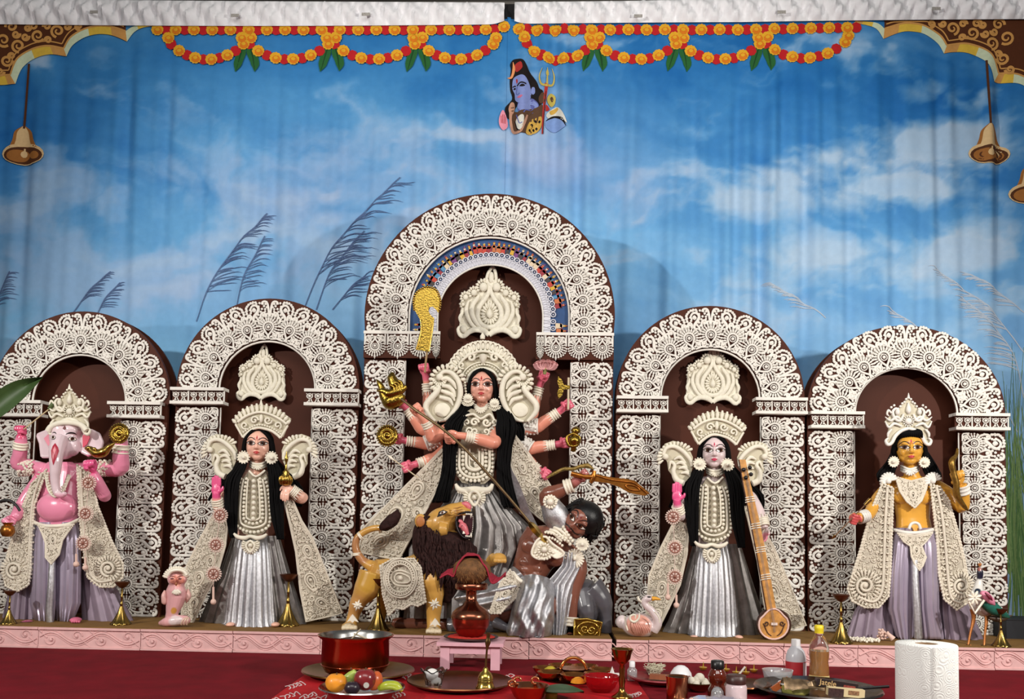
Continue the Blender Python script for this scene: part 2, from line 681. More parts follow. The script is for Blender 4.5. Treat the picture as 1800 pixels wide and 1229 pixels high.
IY, IO, IR, IG, IG2 = ink('yellow', (222, 166, 40)), ink('orange', (214, 120, 26)), ink('red', (186, 30, 36)), ink('leaf', (38, 96, 48)), ink('leafdark', (24, 66, 34))
for par, xs0, anchors in ((curL, range(278, 890, 16), [297, 434, 583, 735, 872]), (curR, range(912, 1520, 16), [922, 1045, 1193, 1340, 1490])):
    sub = MB(); K = 3

    def blossom(x, y, red, par=par):
        mb = MB()
        if red:
            disc(mb, x, y, 9.5, 9, 3, 20, 0.05)
            obj('printed_blossom', mb, IR, par)
        else:
            disc(mb, x, y, 10.5, 10, 4, 26, 0.07)
            mb.mi = 1
            disc(mb, x + 1, y + 2, 7.2, 6.2, 4.6, 18, 0.12)
            mb.mi = 0
            disc(mb, x + .5, y, 4, 3, 5.2, 8)
            obj('printed_blossom', mb, [IY, IO], par)
    for i, x in enumerate(xs0):
        y = 54 - 6 * math.exp(-((x - 893) / 18) ** 2) - max(0, (x - 1300) / 200) * 4
        blossom(x, y, i % 2 == 1)
    for a, b in zip(anchors[:-1], anchors[1:]):
        for j in range(0, 10):
            u = (j + .35) / 9.7
            x = a + (b - a) * u
            y = 72 + 34 * (1 - (2 * u - 1) ** 2) ** 0.8 - max(0, (x - 1300) / 200) * 4
            blossom(x, y, j % 2 == 0)
    for a in anchors:
        y0 = 70 - max(0, (a - 1300) / 200) * 4
        if a in (anchors[0], anchors[-1]):
            blossom(a, y0 - 2, False)
            continue
        blossom(a - 8, y0 - 2, False); blossom(a + 8, y0 - 2, False)
        for sg in (-1, 1):
            mb = MB()
            ribbon(mb, [(a + sg * 3, y0 + 6), (a + sg * 9, y0 + 24), (a + sg * 15, y0 + 42), (a + sg * (20 if sg < 0 else 14), y0 + 57)], [3, 17, 15, 1], 2)
            mb.mi = 1
            ribbon(mb, [(a + sg * 4, y0 + 8), (a + sg * 11, y0 + 30), (a + sg * (18 if sg < 0 else 14), y0 + 54)], [1, 2.2, .6], 2.8)
            obj('printed_leaf', mb, [IG, IG2], par)

IBR, IGL, IPA, IGO = ink('brown', (84, 44, 22)), ink('goldline', (206, 152, 84)), ink('pale', (208, 222, 190)), ink('gold', (222, 186, 70))
for side, par in ((0, curL), (1, curR)):
    mp = (lambda p: p) if side == 0 else (lambda p: (1776 - p[0], p[1] - 4.5))
    arcs = [[(-40, 170), (-15, 154), (8, 151), (29, 149)], [(29, 149), (40, 120), (62, 104), (90, 97), (118, 100)], [(118, 100), (130, 80), (158, 64), (192, 62), (224, 74)], [(224, 74), (236, 58), (254, 50), (276, 46)]]
    inner = [[(-40, 152), (-15, 138), (4, 134), (20, 133)], [(20, 133), (32, 104), (56, 88), (84, 82), (113, 86)], [(113, 86), (126, 66), (156, 50), (190, 47), (222, 56)], [(222, 56), (233, 48), (252, 44), (272, 42)]]
    mb = MB()
    for ac, ic in zip(arcs, inner):
        A, B = [mp(p) for p in dens(ac)], [mp(p) for p in dens(ic)]
        h = len(A)
        mb.mi = 0; band(mb, A[:h // 2 + 1], B[:h // 2 + 1], 2)
        mb.mi = 1; band(mb, A[h // 2:h * 5 // 6], B[h // 2:h * 5 // 6], 2)
        mb.mi = 2; band(mb, A[h * 5 // 6 - 1:], B[h * 5 // 6 - 1:], 2)
    obj('printed_arch_rim', mb, [IPA, IGO, IGL], par)
    mb = MB()
    for ic in inner[:3]:
        B = dens(ic)
        band(mb, [mp(p) for p in B], [mp((p[0], 40)) for p in B], 1.2, 6)
    mb.mi = 1
    for ic in inner[:3]:
        ribbon(mb, [mp(p) for p in dens(ic)], 3, 2.4, 0)
        ribbon(mb, [mp((p[0] - 3, max(p[1] - 8, 44))) for p in dens(ic)], 2.2, 2.4, 0)
    sc = [(46, 66, 7, 2), (86, 72, 6, 1), (22, 100, 6, 3), (120, 48, 6, 2), (30, 62, 7, 2), (50, 50, 6, 0), (84, 48, 7, 1), (14, 108, 11, 0), (34, 82, 12, .5), (68, 64, 12, 0.2), (103, 56, 12, .6), (8, 72, 13, .3), (22, 48, 11, 1), (140, 48, 7, .4), (60, 47, 8, 1), (2, 128, 8, 0)]
    for x, y, r, ph in sc:
        P = []
        for j in range(22):
            a = ph * 3 + j * 0.42
            rr = r * (1 - j / 26)
            P.append(mp((x + rr * cos(a), y + rr * sin(a) * 0.95)))
        ribbon(mb, P, [4.6] * 12 + [4.3 - .25 * j for j in range(10)], 2.6, 0)
    obj('printed_arch_scrollwork', mb, [IBR, IGL], par)

IBE, IBS, IBD = ink('bell', (222, 190, 140)), ink('bellshade', (160, 104, 50)), ink('belldark', (84, 48, 26))
for par, tx, ty, bx_, by in ((curL, 52, 113, 42, 222), (curR, 1732, 108, 1737, 221), (curR, 1806, 250, 1808, 292)):
    mb = MB()
    mb.mi = 2
    ribbon(mb, [(tx + (bx_ - tx) * j / 12, ty + (by + 4 - ty) * j / 12) for j in range(13)], 4, 2.4, 0)
    L = [(bx_ - 3, by), (bx_ - 14, by + 10), (bx_ - 18, by + 26), (bx_ - 25, by + 42)]
    Rr = [(bx_ + 3, by), (bx_ + 14, by + 10), (bx_ + 19, by + 26), (bx_ + 27, by + 42)]
    A, B = dens(L), dens(Rr)
    mb.mi = 0; band(mb, A, B, 2.4, 12)
    mb.mi = 1; band(mb, [(a[0] + (b[0] - a[0]) * .78, a[1]) for a, b in zip(A, B)], B, 3, 2)
    band(mb, A, [(a[0] + (b[0] - a[0]) * .14, a[1]) for a, b in zip(A, B)], 3, 2)
    mb.mi = 0; disc(mb, bx_ + 1, by + 50, 37, 19, 3.2, 20)
    mb.mi = 2; disc(mb, bx_ + 1, by + 52, 34, 15.5, 3.8, 20)
    mb.mi = 1; disc(mb, bx_ - 8, by + 53, 20, 11, 4.2, 16); disc(mb, bx_ + 20, by + 52, 9, 7, 4.2, 12)
    mb.mi = 0; disc(mb, bx_ + 1, by + 50, 6, 6, 4.8, 10); ribbon(mb, [(bx_ + 2, by + 40), (bx_ + 1, by + 52)], 3, 4.8, 0)
    obj('printed_bell', mb, [IBE, IBS, IBD], par)

# reed plumes printed on the cloth
IPL, IPW, IGR = ink('plume', (84, 104, 144)), ink('plumelight', (176, 190, 206)), ink('grass', (84, 120, 70))
rp = random.Random(5)


def plume(mb, base, tip, bend, nb, ln, w):
    P = dens([base, ((base[0] + tip[0]) / 2 + bend, (base[1] + tip[1]) / 2), tip], 12)
    ribbon(mb, P, w, 1.0, 0)
    dx = 1 if tip[0] > base[0] else -1
    for j in range(nb * 2):
        u = 0.30 + 0.68 * j / (nb * 2)
        p = P[min(int(u * (len(P) - 1)), len(P) - 1)]
        l = ln * (1.35 - u) * rp.uniform(.6, 1.25)
        up = rp.uniform(.12, .5)
        ribbon(mb, [p, (p[0] + dx * l * .35, p[1] - l * up * .55), (p[0] + dx * l * .8, p[1] - l * up * .75), (p[0] + dx * l * 1.05, p[1] - l * up * .62)], [w * .5, w * .85, w * .7, .3], 1.0 + (j % 3) * .06, 3)


mb = MB()
for bx_, by, tx, ty, be, nb, ln in ((533, 545, 704, 312, -28, 15, 78), (556, 545, 640, 405, -14, 9, 60), (345, 565, 470, 375, -20, 15, 56), (415, 550, 466, 415, -8, 9, 40), (128, 550, 196, 478, -6, 8, 34), (170, 558, 210, 496, -4, 7, 26), (585, 545, 645, 480, -4, 6, 40), (-10, 560, 20, 478, -6, 8, 30)):
    plume(mb, (bx_, by), (tx, ty), be, nb, ln, 1.5)
obj('printed_plume', mb, IPL, curL, stuff=True)
mb = MB()
for bx_, by, tx, ty, be, nb, ln in ((1790, 760, 1560, 540, 40, 30, 50), (1800, 700, 1690, 520, 30, 24, 50), (1800, 620, 1640, 470, 20, 20, 40), (1450, 560, 1350, 500, 10, 14, 36), (1810, 560, 1700, 480, 10, 16, 40)):
    plume(mb, (bx_, by), (tx, ty), be, nb, ln, 2.2)
obj('printed_plume', mb, IPW, curR, stuff=True)
IGR2 = ink('grasslight', (120, 148, 92))
mb = MB()
for i in range(170):
    mb.mi = i % 2
    x = rp.uniform(1756, 1860); y = rp.uniform(960, 1130)
    ribbon(mb, [(x, y), (x + rp.uniform(-10, 6), y - 90), (x + rp.uniform(-34, 16), y - rp.uniform(150, 380))], [2.6, 2, .4], 1.0 + (i % 6) * .12, 4)
obj('printed_grass', mb, [IGR, IGR2], curR, stuff=True)

# portrait print at the seam (flat print)
def sp(p):
    return (870 + p[0] / 7.68, 90 + p[1] / 7.68)


inks = [ink('hair', (26, 20, 20)), ink('blueskin', (132, 148, 206)), ink('crescent', (226, 150, 96)), ink('browncloth', (92, 66, 48)), ink('leopard', (206, 166, 78)), ink('tan', (190, 144, 120)), ink('redband', (176, 52, 48)), ink('ivory', (220, 220, 210)), ink('pinkpalm', (232, 150, 170)), ink('glow', (190, 208, 226)), ink('trident', (196, 176, 84)), ink('blueskinshade', (96, 104, 168)), ink('lip', (206, 110, 140)), ink('mist', (128, 158, 212))]
mb = MB()


def pf(mi, k, pts, c=None):
    P = [sp(p) for p in pts]
    if c is None:
        c = (sum(p[0] for p in P) / len(P), sum(p[1] for p in P) / len(P))
    else:
        c = sp(c)
    Q, _ = spline(np.c_[np.asarray(P, float), np.zeros(len(P))], np.ones(len(P)), 4, True)
    P = [(q_[0], q_[1]) for q_ in Q]
    mb.mi = mi
    fan(mb, c, P, k, 2)


def pr(mi, k, pts, w, sm=4):
    mb.mi = mi
    if sm == 0 and np.isscalar(w):
        sm = 4
    ribbon(mb, [sp(p) for p in pts], w, k, sm)


pf(0, 2, [(200, 380), (215, 250), (205, 180), (260, 110), (370, 130), (430, 210), (470, 290), (560, 400), (600, 500), (650, 560), (640, 700), (560, 740), (300, 760), (200, 900), (150, 860), (140, 760), (230, 640), (205, 520)])
pf(11, 3, [(330, 690), (500, 640), (590, 720), (560, 820), (400, 870), (310, 830)])
pf(1, 3.4, [(315, 740), (480, 660), (580, 720), (540, 800), (400, 850), (325, 820)])
pf(1, 3.8, [(250, 370), (330, 345), (410, 370), (470, 470), (490, 600), (450, 690), (380, 740), (320, 725), (275, 670), (265, 580), (235, 500)])
pf(1, 3.8, [(495, 500), (535, 490), (540, 560), (510, 590), (490, 560)])
pr(0, 4.4, [(300, 490), (345, 455), (425, 470)], 2.6)
pf(0, 4.4, [(330, 500), (370, 478), (410, 495), (372, 515)])
pr(0, 4.4, [(240, 490), (262, 478), (282, 490)], 2.2)
pf(0, 4.4, [(248, 515), (268, 500), (284, 520), (266, 530)])
pr(11, 4.4, [(300, 500), (290, 590), (310, 610), (335, 600)], 1.4)
pf(12, 4.4, [(300, 645), (345, 630), (375, 635), (340, 668)])
pf(6, 4.4, [(285, 400), (300, 390), (308, 430), (294, 455)])
pf(6, 3, [(270, 190), (350, 160), (370, 250), (290, 290)])
pr(2, 3.4, [(245, 150), (255, 250), (225, 350), (170, 370)], [1, 5, 4, 1])
pf(3, 4, [(310, 850), (560, 760), (640, 740), (640, 940), (560, 1080), (420, 1130), (280, 1130), (240, 1040), (210, 880), (260, 820)])
pf(7, 4.6, [(300, 930), (390, 900), (380, 1040), (330, 1100), (280, 1010)])
pr(11, 5, [(290, 880), (330, 1010), (370, 1000)], 1.4)
pr(0, 5, [(270, 960), (300, 1080), (340, 1110)], 1.6)
pf(4, 4.6, [(470, 960), (560, 900), (630, 900), (620, 1040), (520, 1120), (420, 1130)])
for a, b in ((500, 1010), (545, 950), (560, 1050), (600, 960), (470, 1080), (520, 1075)):
    pf(0, 5.2, [(a - 16, b), (a, b - 22), (a + 16, b), (a, b + 20)])
pr(5, 4.6, [(440, 880), (400, 1000), (340, 1120), (250, 1100), (215, 960), (215, 780)], [2.5, 4, 5, 4, 5, 6])
pf(5, 5.2, [(185, 760), (215, 690), (255, 700), (270, 770), (250, 840), (215, 850), (190, 820)])
pr(3, 5.8, [(215, 760), (260, 765)], 1.6, 0); pr(3, 5.8, [(210, 800), (255, 808)], 1.6, 0)
pr(11, 5, [(390, 865), (420, 820), (500, 800), (530, 745)], 1.8)
pr(6, 4.2, [(700, 450), (660, 800), (640, 1130)], [6, 4.2, 3])
pr(0, 4.6, [(690, 560), (660, 900), (650, 1130)], 1)
pr(10, 4, [(640, 240), (600, 340), (625, 450), (700, 480), (780, 450), (800, 340), (770, 235)], [.8, 2.2, 3, 4, 3, 2.2, .8])
pr(10, 4.2, [(710, 240), (705, 460)], [1, 3.4], 0); pf(10, 4.4, [(690, 320), (710, 260), (728, 320), (710, 360)])
pf(3, 4, [(590, 630), (640, 570), (680, 620), (670, 700), (610, 710)])
pf(10, 4.8, [(710, 640), (760, 575), (815, 610), (810, 700), (760, 755), (712, 710)])
pf(3, 5.2, [(745, 650), (770, 615), (790, 650), (770, 690)])
pf(7, 3.4, [(700, 860), (820, 750), (900, 830), (970, 1000), (900, 930), (820, 870), (720, 920)])
pf(4, 3.8, [(740, 820), (830, 760), (850, 800), (760, 860)])
pf(13, 3.2, [(690, 960), (800, 880), (900, 940), (950, 1040), (820, 1090), (700, 1060)])
pr(0, 3.8, [(690, 960), (800, 880), (900, 940), (955, 1040)], [1, 3.5, 4, 1])
pf(6, 3.2, [(690, 740), (740, 790), (690, 830)])
pf(8, 4, [(60, 900), (110, 800), (160, 900), (170, 1010), (110, 1070), (60, 1000)])
for k in range(4):
    pr(6, 4.6, [(85 + 20 * k, 850 + abs(k - 1.5) * 20), (88 + 18 * k, 980)], .9, 0)
obj('printed_portrait', mb, inks, curR)

# ---- stage
STMAT = mat('stage_mat', (128, 92, 36), 0.8, noise=0.15, nscale=14, bump=.2, bscale=200)
PINK = mat('pink_plaster', (222, 178, 176), 0.75, noise=0.10, nscale=25, spec=0.2)
xg0, xg1 = at(1076, 1140, 0).x, at(1083, 1140, 0).x
x_l, x_r = at(-120, 1120, 0).x, at(1940, 1150, 0).x
plats = []
for a, b, nm in ((x_l, xg0, 'left'), (xg1, x_r, 'right')):
    t = thing('stage_platform', 'low platform under the %s statues with mustard mat and pink carved edge' % ('three left-hand' if nm == 'left' else 'two right-hand'), 'platform', ((a + b) / 2, 0.45, 0))
    m = MB(); m.box(((a + b) / 2, 0.47, 0.045), b - a, 0.92, 0.09)
    obj('plinth', m, mat('plinth_wood', (70, 40, 30), .7), t, False)
    m = MB(); m.box(((a + b) / 2, 0.472, 0.0935), b - a - .004, 0.94, 0.007)
    obj('floor_mat', m, STMAT, t, False)
    plats.append(t)


def frieze_mesh(Ln):
    H = 0.094
    m = MB()
    m.box((0, 0.006, H / 2), Ln, 0.012, H)
    m.box((0, -0.002, H - 0.005), Ln, 0.012, 0.010)
    m.box((0, -0.001, 0.004), Ln, 0.010, 0.008)
    n = max(1, round(Ln / 0.20))
    wl = Ln / n
    P = []
    for i in range(n * 14 + 1):
        x = -Ln / 2 + 0.006 + (Ln - 0.012) * i / (n * 14)
        P.append((x, -0.001, H * .5 + H * .26 * sin(2 * PI * (x + Ln / 2) / wl)))
    m.tube(P, 0.0042, 6)
    for off in (.010, -.010):
        m.tube([(x, y, z + off) for x, y, z in P[2:-2]], 0.0022, 5)
    for i in range(n * 2):
        cx = -Ln / 2 + wl * (0.25 + 0.5 * i)
        sg = 1 if i % 2 else -1
        cz = H * .5 + sg * H * .10
        S = [(cx + (0.027 - 0.0018 * j) * cos(.5 * j) * (1 if i % 2 else -1), -0.001, cz + (0.026 - 0.0018 * j) * sin(.5 * j) * sg) for j in range(13)]
        m.tube(S, 0.0032, 5)
        m.ell((cx, -0.002, cz), 0.0075, .006, .0075, None, 8, 5)
        for k in range(3):
            m.tube([(cx + sg * (.02 + .012 * k), -0.001, H * .5 - sg * .012 * k), (cx + sg * (.045 + .01 * k), -0.001, H * .5 - sg * (.022 + .008 * k))], [.0035, .001], 5)
    return m


edges = [-110, 68, 248, 410, 563, 745, 930, 1076]
edges2 = [1083, 1140, 1300, 1377, 1507, 1620, 1747, 1930]
FM = {}
for ed, t in ((edges, plats[0]), (edges2, plats[1])):
    for a, b in zip(ed[:-1], ed[1:]):
        xa, xb = at(a, 1130, 0).x, at(b, 1130, 0).x
        m = frieze_mesh(xb - xa - 0.003)
        c = np.array(((xa + xb) / 2, -0.002 - random.uniform(0, .004), random.uniform(0, .002)))
        m.v = [v + c for v in m.v]
        obj('frieze_panel', m, PINK, t)
# ================================================================== ORNAMENT MOTIFS (cut pith work)
def shift(mb, dx=0, dy=0, dz=0):
    mb.v = [v + np.array((dx, dy, dz)) for v in mb.v]
    return mb


def motif_swirl():
    m = MB()
    t = lambda P, r, k=3: m.tube([(x, -0.05, z) for x, z in P], r * 1.28 if np.isscalar(r) else [a_ * 1.28 for a_ in r], 5, smooth=k)
    bead = lambda x, z, r=.05: m.ell((x, -.05, z), r * 1.2, r * 1.2, r * 1.2, None, 6, 4)
    t([(-.46, .0), (-.46, .45), (-.46, .84), (-.38, .96), (-.26, .95), (-.22, .86)], .04)
    t([(.24, .60), (.27, .74), (.16, .86), (.02, .84), (-.06, .72), (0, .57), (.12, .45), (.2, .32), (.16, .15), (.06, .0)], [.028, .035, .04, .045, .05, .055, .055, .05, .045, .035])
    t([(.06, .66), (.12, .76), (.2, .68), (.13, .6), (.06, .66)], .022, 2)
    bead(.125, .68, .065)
    t([(-.28, .05), (-.36, .3), (-.27, .52), (-.13, .46), (-.12, .3), (-.22, .05)], .036)
    bead(-.23, .40, .065)
    t([(.30, .02), (.42, .22), (.44, .42), (.34, .50), (.27, .4), (.33, .27)], .034)
    bead(.36, .40, .05)
    t([(-.02, .0), (-.02, .2), (.04, .32)], [.035, .045, .03], 2)
    for i in range(8):
        a = -0.25 + i * 0.25
        bead(.13 + .33 * cos(a * 1.25), .66 + .33 * sin(a * 1.25), .05)
    for x, z in ((-.13, .93), (-.3, .78), (-.33, .65), (-.2, .68), (-.14, .57), (.28, .57), (.06, .36), (-.02, .46), (.22, .18), (-.06, .33), (-.37, .86), (.44, .58)):
        bead(x, z, .045)
    for x, z in ((.3, .12), (-.1, .16), (.1, .22), (-.4, .2), (-.38, .45), (.42, .08), (-.08, .8), (.0, .92), (.42, .68), (-.26, .88), (.34, .9), (.45, .8), (-.4, .72), (-.32, .56), (.46, .3), (.24, .05), (-.12, .06), (-.36, .06), (.16, .96), (.3, .7), (.02, .2)):
        bead(x, z, .04)
    t([(-.44, .97), (-.44, .7)], .02, 1)
    return m


def motif_paisley(n=17, a0=-50, a1=230):
    m = MB()
    t = lambda P, r, k=3: m.tube([(x, -0.06, z) for x, z in P], r * 1.25, 5, smooth=k)
    bead = lambda x, z, r=.045: m.ell((x, -.06, z), r * 1.2, r * 1.2, r * 1.2, None, 6, 4)
    t([(-.06, -.5), (-.01, -.36), (-.12, -.2), (-.21, -.02), (-.16, .15), (0, .22), (.16, .15), (.21, -.02), (.12, -.2), (.01, -.36), (.06, -.5)], .036)
    R = [(.125 * cos(a), .0 + .125 * sin(a)) for a in np.arange(9) * PI / 4.5]
    m.tube([(x, -.06, z) for x, z in R], .022, 5, closed=True)
    m.ell((0, -.08, 0), .07, .06, .07, None, 8, 5)
    for i in range(n):
        a = math.radians(a0 + (a1 - a0) * i / (n - 1))
        c, s_ = cos(a), sin(a)
        m.tube([(c * .26, -.05, s_ * .26), (c * .33, -.07, s_ * .33), (c * .41, -.05, s_ * .41)], [.022, .044, .026], 5)
        bead(c * .45, s_ * .45, .036)
    for sg in (-1, 1):
        P = [(sg * (.27 + .1 * cos(a)), -.36 + .1 * sin(a)) for a in np.arange(8) * PI / 4]
        m.tube([(x, -.05, z) for x, z in P], .028, 5, closed=True)
        bead(sg * .27, -.36, .055)
        bead(sg * .12, -.40, .04); bead(sg * .41, -.28, .04); bead(sg * .2, -.22, .035)
        t([(sg * .1, -.5), (sg * .3, -.5), (sg * .44, -.46), (sg * .46, -.2)], .03, 2)
    return m


def motif_lambrequin():
    m = MB()
    t = lambda P, r, k=3: m.tube([(x, -0.05, z) for x, z in P], r * 1.28 if np.isscalar(r) else [a_ * 1.28 for a_ in r], 5, smooth=k)
    t([(-.46, 0), (-.46, -.3), (-.46, -.55)], .03, 1); t([(.46, 0), (.46, -.3), (.46, -.55)], .03, 1)
    p = motif_paisley()
    V = np.concatenate(p.v)
    m.add(V * (0.9, 1, -.95) + (0, 0, -.60), p.f)
    for i in range(13):
        a = PI * i / 12
        m.ell((.47 * cos(a), -.05, -.66 - .42 * sin(a)), .045, .045, .045, None, 6, 4)
    m.tube([(0, -.05, -1.08), (0, -.05, -1.22)], [.06, .012], 6)
    for sg in (-1, 1):
        m.ell((sg * .3, -.05, -.14), .07, .06, .07, None, 6, 5); m.ell((sg * .36, -.05, -.33), .05, .05, .05, None, 6, 4)
        m.ell((sg * .14, -.05, -.09), .05, .05, .05, None, 6, 4)
    return m


def motif_cornice():
    """one cell: width 1, height 1"""
    m = MB()
    for sg in (-1, 1):
        P = [(sg * .24 + .17 * cos(a), -.03, .08 + .17 * sin(a)) for a in np.arange(9) * PI / 4.5]
        m.tube(P, .035, 5, closed=True)
        m.ell((sg * .24, -.05, .08), .10, .08, .10, None, 7, 5)
        m.tube([(sg * .24, -.03, -.12), (sg * .32, -.03, -.3), (sg * .4, -.03, -.34)], .035, 5)
        m.tube([(sg * .16, -.03, -.12), (sg * .1, -.03, -.3), (sg * .04, -.03, -.34)], .035, 5)
        m.ell((sg * .24, -.03, -.27), .05, .05, .05, None, 6, 4)
        m.ell((sg * .06, -.03, .24), .04, .04, .04, None, 6, 4); m.ell((sg * .42, -.03, .24), .04, .04, .04, None, 6, 4)
    m.tube([(.5, -.03, -.38), (.5, -.03, .36)], .05, 5)
    return m


def motif_crest():
    """half width ~ .5; z 0 .. ~1.15 (drawn after the central crest)"""
    m = MB()
    C = lambda x, y: ((x - 905) / 650, (1060 - y) / 650)

    def T(P, r, k=3, flat=.8):
        for sg in (-1, 1):
            Q = [((C(x, y)[0]) * sg, -.06, C(x, y)[1]) for x, y in P]
            m.tube(Q, [a / 650 for a in (r if not np.isscalar(r) else [r] * len(P))], 7, smooth=k, flat=flat)

    def B(x, y, r, pet=0, a0=0, a1=0, pl=30):
        for sg in (-1, 1):
            cx, cz = C(x, y)
            m.ell((cx * sg, -.07, cz), r / 650, r / 800, r / 650, None, 9, 6)
            for i in range(pet):
                a = math.radians(a0 + (a1 - a0) * i / max(pet - 1, 1))
                m.tube([((cx + cos(a) * (r + 6) / 650) * sg, -.06, cz + sin(a) * (r + 6) / 650), ((cx + cos(a) * (r + pl * .7) / 650) * sg, -.075, cz + sin(a) * (r + pl * .7) / 650), ((cx + cos(a) * (r + pl + 8) / 650) * sg, -.06, cz + sin(a) * (r + pl + 8) / 650)], [.014, .026, .012], 5)
    T([(905, 1040), (850, 1000), (760, 985), (690, 1010), (640, 1050), (595, 1040), (572, 985), (600, 950)], [26, 32, 32, 28, 26, 24, 20, 12])
    B(628, 985, 40, 0)
    T([(905, 965), (830, 945), (778, 870), (790, 770), (850, 690), (890, 620), (895, 560), (880, 520), (845, 510)], [26, 27, 27, 26, 24, 22, 20, 16, 10])
    B(835, 565, 46, 7, 60, 210, 34)
    T([(860, 985), (775, 930), (715, 830), (725, 740), (770, 680), (790, 640)], [14, 26, 30, 26, 22, 10])
    T([(800, 990), (720, 940), (665, 850), (655, 780), (680, 700)], [12, 22, 26, 22, 8])
    B(735, 622, 34, 6, 70, 220, 28)
    B(645, 668, 30, 6, 70, 230, 26)
    B(620, 740, 18, 3, 120, 220, 16)
    T([(600, 930), (590, 870), (612, 820), (618, 770)], [8, 22, 18, 5])
    # top leaf
    m.tube([(0.04, -.06, C(0, 560)[1]), (.10, -.06, C(0, 480)[1]), (.04, -.06, C(0, 360)[1]), (-.06, -.06, C(0, 480)[1])], .028, 6, closed=True, smooth=3)
    m.ell((.02, -.07, C(0, 470)[1]), .045, .04, .09, None, 8, 6)
    # sunburst
    cz = C(0, 830)[1]
    for i in range(18):
        a = 2 * PI * i / 18
        k = 1 + .25 * max(0, sin(a))
        m.tube([(cos(a) * .07, -.03, cz + sin(a) * .08 * k), (cos(a) * .115, -.055, cz + sin(a) * .125 * k), (cos(a) * .16, -.03, cz + sin(a) * .17 * k)], [.012, .026, .01], 5)
    m.lathe((0, -.06, cz - .04), [(.0, -.03), (.045, .0), (.05, .04), (.025, .09), (0, .15)], 8)
    bd = [C(x, y) for x, y in ((905, 1050), (760, 1000), (640, 1050), (580, 990), (590, 800), (620, 650), (740, 590), (830, 520), (905, 480))]
    P = [(x, -.02, z) for x, z in bd] + [(-x, -.02, z) for x, z in reversed(bd[:-1])]
    m.poly(P, (0, .03, 0))
    return m


ME_SW = motif_swirl().mesh('swirl_tile')
ME_PA = motif_paisley().mesh('paisley_tile')
ME_LA = motif_lambrequin().mesh('lambrequin_tile')
ME_CO = motif_cornice().mesh('cornice_cell')
ME_CR = motif_crest().mesh('crest_plaque')
for me_, mt_ in ((ME_SW, WHITE), (ME_PA, WHITE), (ME_LA, WHITE), (ME_CO, WHITE), (ME_CR, CREAM)):
    me_.materials.append(mt_)

YA = 0.45
ARCH = {}


